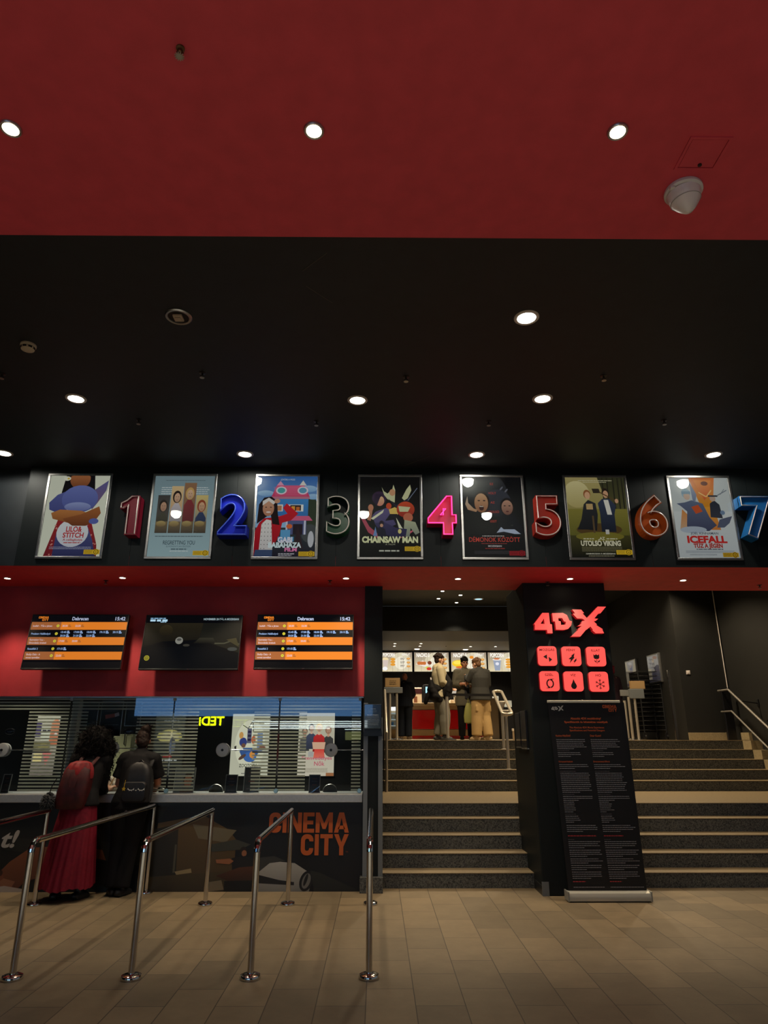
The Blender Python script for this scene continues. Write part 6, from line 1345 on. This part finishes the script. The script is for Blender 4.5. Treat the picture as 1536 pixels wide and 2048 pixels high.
for k in 'LR': leg(b, J, 1.0, k, .02, (1.05, 1.1, 1.15, 1.25), 1.0)
part('trousers', fuse('trousers', b, .011), BLK, t, local=True)
for k in 'LR':
    b = MB(); shoe(b, J, 1.0, k); part('shoe', fuse('shoe', b, .010, 2), SHOEB, t, local=True)
part('hair', fuse('hair', hair_short(q, M, 1.0, seed=12, spikes=80), .008, 1), HAIRB, t, local=True)
# partner in a charcoal top and beige cargo trousers, seen from behind
J = joints(.97, head=(-.035, .07, 1.60), neck=(0, .02, 1.46), elL=(-.24, .08, 1.24), wrL=(-.17, .26, 1.34), elR=(.22, .02, 1.16), wrR=(.12, .2, 1.02), anL=(-.13, .02, .085), toeL=(-.22, .11, .02), anR=(.12, -.05, .085), toeR=(.02, .09, .02), knR=(.11, .03, .5))
t, q, M = visitor('person in a charcoal top and beige cargo trousers leaning on a friend', 965, 14.75, 150, R(24), J, SK2, yaw=R(20), pitch=R(-12), H=1.70)
b = MB(); torso(b, J, .97, .052, 1.06, hem=.12)
for k in 'LR': arm(b, J, .97, k, .030, 1.0, 1.2); b.limb([(J['sh' + k] * .55 + J['chest'] * .45 + V3((0, 0, .06)), .088), (J['sh' + k], .084)], 12)
b.ell(J['neck'] + V3((0, -.07, -.03)), .09, .05, .07); part('sweater', fuse('sweater', b, .011), CL('charcoal_knit', (58, 58, 56)), t, local=True)
b = MB()
for k in 'LR': leg(b, J, .97, k, .026, (1.1, 1.25, 1.5, 1.7), .98)
b.ell(J['pelvis'] + V3((0, 0, -.03)), .18, .14, .13)
for k, sx in (('L', -1), ('R', 1)): b.box(J['kn' + k].x + sx * .03 - .06, J['kn' + k].x + sx * .03 + .06, -.10, .02, .56, .70, bev=.02)
part('cargo_trousers', fuse('cargo_trousers', b, .011), CL('beige_cotton', (178, 148, 100)), t, local=True)
for k in 'LR':
    b = MB(); shoe(b, J, .97, k, 1.15); part('shoe', fuse('shoe', b, .010, 2), mat('cream_shoe', S(196, 172, 134), .6), t, local=True)
b = hair_short(q, M, .97, seed=21, spikes=110); me = fuse('hair', b, .008, 1); part('hair', me, mat('light_brown_hair', S(120, 82, 50), .55, noise_s=70, noise_a=.5), t, local=True)
# carrier bag between them
c = P(938, 1447, Y=14.95); t = thing('carrier_bag', 'pale green carrier bag hanging between the two embracing people', 'bag', c)
b = MB(); rg = []
for z, wx, wy in ((0, .05, .04), (.02, .10, .06), (.15, .11, .07), (.32, .08, .05), (.42, .04, .025)): rg.append([b.bm.verts.new(c + V3((wx * (1 + .08 * math.cos(5 * a)) * math.cos(a), wy * math.sin(a), z))) for a in [2 * math.pi * i / 28 for i in range(28)]])
for a, e in zip(rg, rg[1:]): b.bridge(a, e)
b.cap(rg[0]); b.cap(rg[-1]); part('bag_body', b, mat('pale_green_film', S(150, 150, 84), .4), t); part('handle', MB().tube([c + V3((-.02, 0, .41)), c + V3((0, 0, .52)), c + V3((.02, 0, .41))], .008, 8), MATS['pale_green_film'], t)
# bald man in dark clothes at the counter, far back
J = joints(1.0, elL=(-.23, .06, 1.16), wrL=(-.12, .28, 1.10), elR=(.23, .06, 1.16), wrR=(.12, .28, 1.10))
t, q, M = visitor('bald person in dark jacket and trousers, seen from behind near the left sign', 810, 19.0, 118, R(-12), J, mat('skin_ruddy', S(196, 120, 84), .5), pitch=R(-12), H=1.74)
b = MB(); torso(b, J, 1.0, .045, 1.12, hem=.10)
for k in 'LR': arm(b, J, 1.0, k, .036, 1.0, 1.2); b.limb([(J['sh' + k] * .55 + J['chest'] * .45 + V3((0, 0, .06)), .095), (J['sh' + k], .09)], 12)
part('jacket', fuse('jacket', b, .012), CL('dark_navy_cloth', (22, 24, 32)), t, local=True)
b = MB(); b.limb([(J['neck'] + V3((-.06, -.05, .0)), .02), (J['neck'] + V3((0, -.08, .01)), .026), (J['neck'] + V3((.06, -.05, .0)), .02)], 10); part('collar', fuse('collar', b, .008, 2), CL('grey_collar', (110, 96, 86)), t, local=True)
b = MB()
for k in 'LR': leg(b, J, 1.0, k, .026, (1.1, 1.15, 1.2, 1.5), 1.0)
part('trousers', fuse('trousers', b, .012), CL('dark_denim', (24, 28, 36)), t, local=True)
for k in 'LR':
    b = MB(); shoe(b, J, 1.0, k); part('shoe', fuse('shoe', b, .011, 2), mat('brown_shoe', S(110, 86, 62), .5), t, local=True)
# visitor mostly hidden by the pillar, dark red hair
J = joints(.95); t, q, M = visitor('person with dark red hair mostly hidden behind the middle pillar', 1236, 16.2, 110, R(30), J, SK2, H=1.64)
b = MB(); torso(b, J, .95, .035, 1.05, hem=.1)
for k in 'LR': arm(b, J, .95, k, .03, 1.0, 1.2)
part('jacket', fuse('jacket', b, .012), CL('dark_plum_cloth', (44, 28, 36)), t, local=True)
b = MB()
for k in 'LR': leg(b, J, .95, k, .02)
part('trousers', fuse('trousers', b, .012), BLK, t, local=True)
for k in 'LR':
    b = MB(); shoe(b, J, .95, k); part('shoe', fuse('shoe', b, .011, 2), SHOEB, t, local=True)
part('hair', fuse('hair', hair_short(q, M, .97, seed=31), .009, 1), mat('dark_red_hair', S(120, 30, 44), .5), t, local=True)
# ================================================================== concession stand
YK = 20.6; XK0, XK1 = P(700, 1440, Y=YK).x, P(968, 1440, Y=YK).x
XK0 = max(XK0, xst + 0.02)
xcs = P(823, 1440, Y=YK).x
t = thing('concession_counter', 'long concession counter with glossy red front panels and beige top', 'counter', ((xcs + XK1) / 2, 21, ZU))
M_bei = mat('beige_laminate', S(170, 144, 110), .45, noise_s=8, noise_a=.06); M_redp = mat('glossy_red_panel', S(186, 24, 26), .12, coat=.6)
part('carcass', MB().box(xcs, XK1, YK + .02, YK + .8, ZU + .02, ZU + .94), M_bei, t)
part('worktop', MB().box(xcs - .05, XK1, YK - .06, YK + .82, ZU + .94, ZU + 1.02, bev=.008), M_bei, t)
part('fascia', MB().box(xcs, XK1, YK - .02, YK + .02, ZU + .84, ZU + .94, bev=.004), mat('tan_laminate', S(146, 116, 84), .45), t)
for a in range(2):
    x0 = xcs + .02 + a * (XK1 - xcs) / 2; x1 = x0 + (XK1 - xcs) / 2 - .04
    part('red_panel', MB().box(x0, x1, YK - .015, YK + .02, ZU + .28, ZU + .82, bev=.01), M_redp, t)
    part('beige_rail', MB().box(x0 - .01, x1 + .01, YK - .03, YK + .02, ZU + .10, ZU + .27, bev=.006), MATS['tan_laminate'], t)
    part('red_plinth', MB().box(x0, x1, YK - .01, YK + .02, ZU, ZU + .10), M_redp, t)
solo('end_cabinet', MB().box(XK1 + .01, XK1 + .30, YK - .8, YK + .3, ZU, ZU + 1.12, bev=.012), mat('taupe_laminate', S(150, 132, 112), .5), 'tall taupe end cabinet beside the red counter, behind the cargo trousers', 'cabinet')
solo('end_cabinet', MB().box(XK1 + .31, XK1 + .42, YK - .5, YK + .3, ZU, ZU + 1.05, bev=.012), mat('dark_taupe_laminate', S(84, 74, 64), .5), 'narrow dark cabinet right of the taupe end cabinet', 'cabinet')
# chilled display case left
a, c = P(780, 1458, Y=19.9), P(806, 1414, Y=19.9); t = thing('display_case', 'lit display case with pale shelves between the sign posts', 'display case', ((a.x + c.x) / 2, 20.2, ZU))
part('cabinet', MB().box(a.x - .02, c.x + .10, 19.9, 20.5, ZU, a.z, bev=.01).box(a.x - .02, c.x + .10, 20.44, 20.5, a.z, c.z, bev=.004), M_bei, t)
part('header', MB().box(a.x, c.x, 19.9, 20.44, c.z - .08, c.z, bev=.006), emit_mat('case_lamp', (0.85, 0.95, 1.0), 1.6), t)
for i, cl in enumerate(((.55, .62, .60), (.42, .52, .56), (.62, .66, .60))): z = a.z + .08 + i * .17; part('shelf', MB().box(a.x, c.x + .08, 19.92, 20.42, z, z + .02), mat('case_shelf', S(170, 190, 196), .4, em=(.6, .75, .8), es=.25), t)
rnd = random.Random(2)
for i in range(3):
    for k in range(3):
        x = a.x + .07 + k * .12; z = a.z + .10 + i * .17
        if z + .1 > c.z - .08: continue
        solo('snack_tub', MB().lathe((x, 20.05, z), [(.035, 0), (.045, .09), (.047, .095), (0, .1)], 14), mat('tub_%d' % ((i + k) % 3), [S(60, 110, 150), S(200, 206, 200), S(70, 90, 80)][(i + k) % 3], .4), '%s snack tub on the %s shelf of the lit display case' % (['blue', 'white', 'dark green'][(i + k) % 3], ['lowest', 'middle', 'top'][i]), 'tub', 'snack tubs in the display case')
# menu boards
def menu(x0, x1, label, title, fn):
    a, c = P(x0, 1343, Y=22.35), P(x1, 1305, Y=22.35); w, h = c.x - a.x, c.z - a.z; cx = (a.x + c.x) / 2
    t = thing('menu_board', label, 'menu board', (cx, 22.45, a.z), 'backlit menu boards over the counter')
    part('casing', MB().box(a.x -.022, c.x +.022, 22.36, 22.45, a.z -.03, c.z +.04, bev=.008), M_blackplastic, t); part('wall_mount', MB().box(cx - .2, cx + .2, 22.45, 22.62, a.z + .1, c.z - .1), M_darkmetal, t)
    s = Print(w, h, 100, 100 * h / w, (176, 164, 140), dz=.002); V = s.V
    s.R(0, 0, 100, V, (150, 134, 116), (222, 208, 172)); s.E(64, V * .5, 34, V * .5, (214, 204, 176)); s.E(64, V * .55, 20, V * .34, (236, 228, 206))
    for i in range(6): s.R(i * 17 + 3, 0, i * 17 + 3.6, V, (140, 124, 106))
    fn(s, V)
    s.T(title, 6, 13, 10, (246, 240, 228), 38, 'l', bold=.05); s.T('AJÁNLAT', 94, 10, 7, (240, 234, 222), 28, 'r', bold=.03)
    for i in range(3): s.words(62, 76, 18 + i * 11, 2, (92, 84, 80), 1, i); s.words(62, 74, 22 + i * 11, 1.6, (92, 84, 80), 1, i + 5)
    for i in range(3): s.E(88, 20 + i * 12, 6, 3.4, (206, 136, 56)); s.E(88, 19 + i * 12, 4, 1.8, (236, 180, 100))
    sheet('menu_face', s, M_menu, t, (cx, 22.355, (a.z + c.z) / 2))
def m_pop(s, V): s.E(14, V * .38, 10, V * .12, (236, 214, 166)); s.G([(5, V * .4), (24, V * .4), (20, V * .8), (9, V * .8)], (206, 190, 180)); s.E(13, V * .85, 8, V * .1, (240, 240, 240)); [s.E(38, V * (.36 + .14 * i), 8, V * .07, (222, 150, 50)) for i in range(3)]
def m_na1(s, V): s.G([(4, V * .62), (24, V * .42), (44, V * .62), (34, V * .78)], (236, 226, 214)); [s.E(14 + 7 * (i % 3), V * (.54 + .06 * (i // 3)), 6, V * .06, (196, 110, 54)) for i in range(6)]; s.E(44, V * .55, 6, V * .1, (120, 60, 40)); s.E(36, V * .8, 5, V * .06, (206, 210, 90)); s.E(42, V * .86, 7, V * .08, (206, 60, 44))
def m_na2(s, V): s.E(20, V * .58, 18, V * .18, (240, 200, 40)); s.E(18, V * .54, 12, V * .1, (250, 226, 90)); s.E(26, V * .78, 14, V * .06, (216, 110, 50)); s.E(58, V * .26, 6, V * .08, (226, 140, 40))
def m_po2(s, V): s.G([(14, V * .38), (36, V * .38), (32, V * .95), (18, V * .95)], (150, 160, 180)); s.E(25, V * .38, 13, V * .05, (236, 226, 214)); s.E(25, V * .6, 5, V * .08, (226, 226, 236)); s.E(24, V * .34, 8, V * .04, (206, 110, 60)); [s.E(56, V * (.38 + .13 * i), 8, V * .06, (228, 156, 50)) for i in range(4)]
menu(762, 824, 'backlit menu board with a popcorn tub, leftmost of the four', 'POPCORN', m_pop); menu(829, 897, 'backlit menu board with brown nuggets in a tray', 'NACHO S', m_na1)
menu(903, 972, 'backlit menu board with bright yellow chips', 'NACHO S', m_na2); menu(977, 1047, 'backlit menu board with a tall grey cup, nearest the pillar', 'POPCORN', m_po2)
# counter-top machines
zc = ZU + 1.02
def kx(x): return P(x, 1400, Y=21.0).x
a = kx(847); t = thing('drinks_machine', 'black drinks machine with a small bright blue screen on the counter', 'machine', (a + .14, 21, zc))
part('housing', MB().box(a, a + .30, 20.85, 21.25, zc, zc + .55, bev=.012), M_blackplastic, t); part('display', MB().box(a + .06, a + .20, 20.84, 20.85, zc + .30, zc + .48), emit_mat('blue_display', (.35, .75, 1.0), 1.6), t); part('lit_button', MB().ell((a + .13, 20.846, zc + .22), .07, .008, .03), emit_mat('white_button', (1, 1, .98), 2.2), t); part('drip_tray', MB().box(a + .03, a + .27, 20.76, 20.86, zc, zc + .03, bev=.004), M_steel, t)
solo('paper_cup', MB().lathe((kx(866), 20.95, zc + .56), [(.05, 0), (.075, .2), (.078, .205), (.07, .2), (.048, .006)], 18, capB=False), mat('pale_cup', S(190, 180, 176), .5), 'pale cup standing on top of the drinks machine', 'cup')
a = kx(826); t = thing('snack_dispenser', 'stacked cream and dark snack dispenser left of the drinks machine', 'dispenser', (a + .12, 21, zc))
part('cabinet', MB().box(a, a + .26, 20.85, 21.2, zc, zc + .46, bev=.01), mat('cream_box', S(196, 182, 160), .5), t); part('dark_band', MB().box(a - .003, a + .263, 20.845, 20.86, zc + .28, zc + .42), mat('maroon_band', S(56, 22, 26), .4), t); part('front_print', MB().box(a + .02, a + .12, 20.842, 20.85, zc + .02, zc + .2), mat('brown_print', S(110, 66, 44), .5), t)
a = kx(899); t = thing('till', 'till with a tilted pale screen on the counter, left of the couple', 'till', (a + .15, 21, zc))
part('base', MB().box(a, a + .34, 20.8, 21.2, zc, zc + .1, bev=.01), mat('cream_box', S(196, 182, 160), .5), t); Mx = Matrix.Translation((a + .15, 20.95, zc + .33)) @ Matrix.Rotation(R(-24), 4, 'X') @ Matrix.Rotation(R(10), 4, 'Y'); part('screen_body', MB().box(-.17, .17, 0, .03, -.12, .12, bev=.008, M=Mx), M_white, t); part('screen_face', MB().box(-.14, .14, -.003, 0, -.09, .1, M=Mx), mat('grey_screen', S(120, 120, 120), .3, em=(.4, .4, .42), es=.3), t); part('stand', MB().tube([(a + .15, 21.0, zc + .08), (a + .15, 20.98, zc + .3)], .02, 10), M_darkmetal, t)
for x, lb, cl in ((906, 'small cream carton under the till screen', (180, 168, 150)), (915, 'small brown carton right of the cream carton', (120, 84, 60))):
    a = kx(x); t = solo('carton', MB().box(a, a + .11, 20.62, 20.74, zc, zc + .17, bev=.005), mat('carton_%d' % x, S(*cl), .6), lb, 'carton', 'cartons on the concession counter')
# wall notices and small bin right of the counter
for x0, x1, y0, y1, lb in ((986, 997, 1392, 1420, 'white notice left of the handrail loop, on the dark back wall'), (1009, 1023, 1401, 1414, 'white notice seen through the handrail loop')):
    a, c = P(x0, y1, Y=22.6), P(x1, y0, Y=22.6); t = solo('wall_notice', MB().box(a.x, c.x, 22.6, 22.615, a.z, c.z), mat('notice_paper', S(190, 196, 196), .6), lb, 'notice', 'white notices on the back wall')
a, c = P(1027, 1475, Y=15.5), P(1038, 1457, Y=15.5); t = thing('litter_bin', 'small beige bin with a pale lid beside the middle pillar', 'bin', ((a.x + c.x) / 2, 15.5, ZU)); part('bucket', MB().box(a.x, c.x, 15.45, 15.6, ZU, c.z - .06, bev=.01), M_bei, t); part('lid', MB().box(a.x - .008, c.x + .004, 15.44, 15.61, c.z - .06, c.z, bev=.008), M_cream, t)

# ================================================================== barriers and signs at the stair head
def stanchion(x, Y, top_y, label, belt_to=None, base=True):
    q = P(x, 1476, Y=Y); zt = P(x, top_y, Y=Y).z
    t = thing('belt_post', label, 'barrier post', (q.x, Y, ZU), 'belt barrier posts in the upper hall')
    part('pole', MB().tube([(q.x, Y, ZU + .01), (q.x, Y, zt - .06)], .030, 16), M_satin, t); part('head', MB().tube([(q.x, Y, zt - .09), (q.x, Y, zt)], .034, 16), M_blackplastic, t)
    if base: part('base', MB().lathe((q.x, Y, ZU), [(.17, 0), (.17, .01), (.12, .025), (.035, .04)], 28), M_darkmetal, t)
    if belt_to: e = P(belt_to[0], 1400, Y=belt_to[1]); part('belt', MB().box(0, 1, -.001, .001, zt - .075, zt - .025, M=Matrix(((e.x - q.x, 0, 0, q.x), (belt_to[1] - Y, 1, 0, Y), (0, 0, 1, 0), (0, 0, 0, 1)))), BLK, t)
    return t
stanchion(896, 14.0, 1384, 'steel belt post in front of the person in joggers', (990, 14.2))
def sign_stand(poles, plate, box, Y, label, extra=None):
    xs = [P(x, 1476, Y=Y).x for x in poles]; a, c = P(plate[0], plate[3], Y=Y), P(plate[1], plate[2], Y=Y); d, e = P(box[0], box[3], Y=Y), P(box[1], box[2], Y=Y)
    t = thing('sign_stand', label, 'sign stand', (sum(xs) / len(xs), Y, ZU), 'sign stands at the top of the stairs')
    for x in xs:
        part('pole', MB().tube([(x, Y, ZU + .01), (x, Y, d.z + .03)], .026, 14), M_satin, t); part('foot', MB().lathe((x, Y, ZU), [(.13, 0), (.13, .01), (.09, .022), (.03, .035)], 24), M_steel, t)
    part('sign_plate', MB().box(a.x, c.x, Y - .02, Y + .02, a.z, c.z, bev=.004), mat('brown_sign_board', S(150, 118, 78), .55), t)
    part('sign_tray', MB().box(d.x, e.x, Y - .035, Y + .035, d.z, e.z, bev=.005), M_greymetal, t)
    s = Print((c.x - a.x) * .9, (c.z - a.z) * .9, 60, 36, (158, 130, 90), dz=.001)
    if extra == 'text': [s.words(16, 46, 10 + i * 7, 2.2, (60, 48, 34), (1, .7, .9)[i], i) for i in range(3)]
    me = s.mesh('sign_print'); me.transform(Matrix.Translation(((a.x + c.x) / 2, Y - .021, (a.z + c.z) / 2))); part('sign_print', me, M_print, t)
    return t
sign_stand((780, 794), (770, 800, 1356, 1374.5), (768, 805, 1374.5, 1386), 14.4, 'brown sign on a grey tray, on two posts left of the stair head', 'text')
t = sign_stand((1266, 1278), (1260, 1288, 1362, 1378), (1259, 1286, 1378, 1397), 14.0, 'brown sign on a pale tray, on two posts right of the pillar')
a, c = P(1241, 1392, Y=14.15), P(1259, 1380, Y=14.15); solo('sign_plate', MB().box(a.x, c.x, 14.14, 14.17, a.z, c.z, bev=.004), mat('grey_plate', S(110, 112, 112), .5), 'small grey sign plate beside the brown sign right of pillar', 'sign')
stanchion(1257, 14.5, 1392, 'steel belt post just right of the red sign pillar')
stanchion(1247, 15.4, 1400, 'farther steel belt post close to the pillar edge')
# handrail with dark infill on the left of the stairs
x = P(773, 1470, Y=12.0).x; p0, p1 = V3((x - .012, 13.45, ZU + .92)), V3((x, 11.95, .8 + .95))
t = thing('stair_handrail', 'bright steel handrail on the left side of the stairs', 'handrail', (x, 12.6, .8))
part('sloping_rail', MB().tube([p0 + V3((0, .2, .0)), p0, p1, p1 + V3((0, -.03, -.03))], .022, 14), M_satin, t); part('post', MB().tube([p1 + V3((0, -.03, -.02)), (x, 11.92, .8)], .024, 14), M_satin, t); part('post', MB().tube([p0, (p0.x, 13.45, ZU)], .022, 14), M_satin, t); part('side_panel', MB().prism([(11.92, .85), (13.45, 1.68), (13.45, 2.4), (11.92, 1.66)], (x - .05, 0, 0), (0, 1, 0), (0, 0, 1), .012), M_blackplastic, t)
# double loop rail in the left flight
a, b_ = P(995, 1384, Y=13.7), P(1014, 1426, Y=12.25); d = (b_ - a).normalized(); sx = V3((1, 0, 0)); r = .085
loop = [a + sx * (r * math.cos(k)) - d * (r * math.sin(k)) for k in [math.pi * i / 12 for i in range(13)]] + [b_ - sx * (r * math.cos(k)) + d * (r * math.sin(k)) for k in [math.pi * i / 12 for i in range(13)]]
t = thing('loop_handrail', 'steel loop-shaped double handrail standing in the left flight of stairs', 'handrail', (2.38, 13, 1.12))
part('loop', MB().tube(loop, .026, 14, closed=True), M_satin, t)
for yy, zz in ((12.45, 1.12), (13.05, 1.44)):
    xc = b_.x + (a.x - b_.x) * (yy - b_.y) / (a.y - b_.y); xo = 0
    k = (yy - b_.y) / (a.y - b_.y); zt = b_.z + (a.z - b_.z) * k; part('post', MB().tube([(xc + xo, yy, zz), (xc + xo, yy, zt - .09)], .026, 14), M_satin, t); part('yoke', MB().limb([(V3((xc + xo, yy, zt - .12)), .03, .03), (V3((xc, yy, zt - .05)), .07, .02), (V3((xc, yy, zt - .018)), .11, .016)], 14), M_satin, t); part('foot', MB().lathe((xc + xo, yy, zz), [(.06, 0), (.06, .008), (.03, .015)], 20), M_satin, t)
# two-bar handrail down the right wall
t = thing('stair_handrail', 'two-bar dark handrail descending along the right stair wall', 'handrail', (XR - .08, 12, 1.0)); xh = XR - .30
zr = lambda Y, h: (ZU + (Y - 13.3) * (.16 / .31) if Y > 12.05 else .8 + max(0, 0)) + h
for h, r in ((.93, .020), (.53, .016)):
    part('rail', MB().tube([(xh, 13.75, ZU + h), (xh, 13.35, ZU + h), (xh, 12.05, .80 + h), (xh, 10.0, .80 + h), (xh, 8.75, .16 + h)], r, 14), mat('dull_steel_rail', (0.42, 0.40, 0.37), 0.45, 0.8), t)
for yy in (12.9, 12.2, 11.2, 10.3): part('bracket', MB().tube([(xh, yy, zr(yy, .90)), (XR, yy, zr(yy, .86))], .012, 8).box(XR - .02, XR, yy - .03, yy + .03, zr(yy, .80), zr(yy, .93), bev=.004), M_darkmetal, t)
part('end_panel', MB().box(XR - .31, XR - .14, 13.60, 13.66, ZU + .0, ZU + .98, bev=.006), M_blackplastic, t)
# wire rack trolley and framed posters on the side wall
x0, x1 = P(1290, 1470, Y=14.9).x, P(1334, 1470, Y=14.9).x; zt = P(1310, 1341, Y=14.9).z
t = thing('wire_trolley', 'tall wire rack trolley on castors in the dark side passage', 'trolley', ((x0 + x1) / 2, 15.15, ZU)); y0, y1 = 14.9, 15.4
for xx in (x0, x1):
    for yy in (y0, y1): part('upright', MB().tube([(xx, yy, ZU + .14), (xx, yy, zt)], .014, 8), M_darkmetal, t)
part('back_mesh', MB().box(x0, x1, y1 + .012, y1 + .018, ZU + .16, zt - .02), BLK, t)
n = 14
for i in range(n):
    z = ZU + .2 + (zt - ZU - .22) * i / (n - 1); b = MB()
    b.tube([(x0, y0, z), (x1, y0, z), (x1, y1, z), (x0, y1, z)], .009, 6, closed=True)
    for k in range(1, 9): xx = x0 + (x1 - x0) * k / 9; b.tube([(xx, y0, z), (xx, y1, z)], .004, 4)
    part('wire_shelf', b, M_darkmetal, t)
for xx in (x0, x1):
    for yy in (y0, y1): b = MB().lathe((xx, yy, ZU + .055), [(.03, -.018), (.055, -.018), (.055, .018), (.03, .018)], 18, axis='x').box(xx - .028, xx + .028, yy - .02, yy + .02, ZU + .06, ZU + .15, bev=.004); part('castor', b, M_blackplastic, t)
for (ya, yb2, y0, y1, lb, c1, c2) in ((14.75, 15.4, 1302, 1385, 'pale framed poster on the passage wall, nearer one', (150, 150, 160), (90, 86, 100)), (16.1, 16.8, 1313, 1392, 'cream and brown framed poster on the passage wall, farther one', (206, 190, 150), (110, 96, 110))):
    zt = P(1318, y0, X=XH - .03); z1 = P(1327 if ya < 15 else 1285, y0, X=XH - .03).z; h = .62; t = thing('framed_poster', lb, 'poster', (XH, (ya + yb2) / 2, z1 - h), 'framed posters in the side passage')
    part('frame', MB().box(XH - .05, XH, ya, yb2, z1 - h, z1, bev=.006), M_alu, t); s = Print(yb2 - ya - .06, h - .06, 60, 60 * (h - .06) / (yb2 - ya - .06), c1, dz=.0004); V = s.V
    s.R(0, 0, 60, V, c1, c2); s.G([(20, V), (26, V * .3), (40, V * .2), (44, V)], c2); s.E(32, V * .2, 6, V * .08, (206, 170, 130)); s.R(0, V * .5, 18, V * .9, (196, 180, 150))
    me = s.mesh('poster_sheet'); me.transform(Matrix.Translation((XH - .052, (ya + yb2) / 2, z1 - h / 2)) @ Matrix.Rotation(R(-90), 4, 'Z')); part('poster_sheet', me, attr_mat('backlit_passage_poster', .2, coat=1, es=.22), t)
for (x, y), lb, Yw in (((1376, 1345), 'small white switch plate on the dark wall right of the passage', YF),):
    q = P(x, y, Y=Yw); t = thing('switch_plate', lb, 'switch', q); part('plate', MB().box(q.x - .04, q.x + .04, Yw - .012, Yw, q.z - .04, q.z + .04, bev=.004), M_white, t); part('rocker', MB().box(q.x - .022, q.x + .022, Yw - .018, Yw - .012, q.z - .024, q.z + .024, bev=.003), M_white, t)
# ================================================================== mall light, camera, view
w = bpy.data.worlds.new('mall_light'); scene.world = w; w.use_nodes = True
w.node_tree.nodes['Background'].inputs[0].default_value = (0.80, 0.92, 1.0, 1); w.node_tree.nodes['Background'].inputs[1].default_value = 0.13
cam = bpy.data.cameras.new('camera'); co = bpy.data.objects.new('camera', cam); COL.objects.link(co)
cam.sensor_fit = 'VERTICAL'; cam.sensor_height = 36; cam.sensor_width = 27; cam.lens = FPX / 2048 * 36; cam.clip_start = 0.05
co.location = EYE; co.rotation_euler = (math.pi / 2 + PITCH, 0, -YAW); scene.camera = co
vs = scene.view_settings; vs.view_transform = 'Standard'; vs.look = 'None'; vs.gamma = 1; vs.use_curve_mapping = False; vs.exposure = 0.0
scene.display_settings.display_device = 'sRGB'
try:
    scene.cycles.max_bounces = 8; scene.cycles.transparent_max_bounces = 16; scene.cycles.caustics_reflective = False; scene.cycles.caustics_refractive = False; scene.cycles.sample_clamp_indirect = 6
except Exception: pass
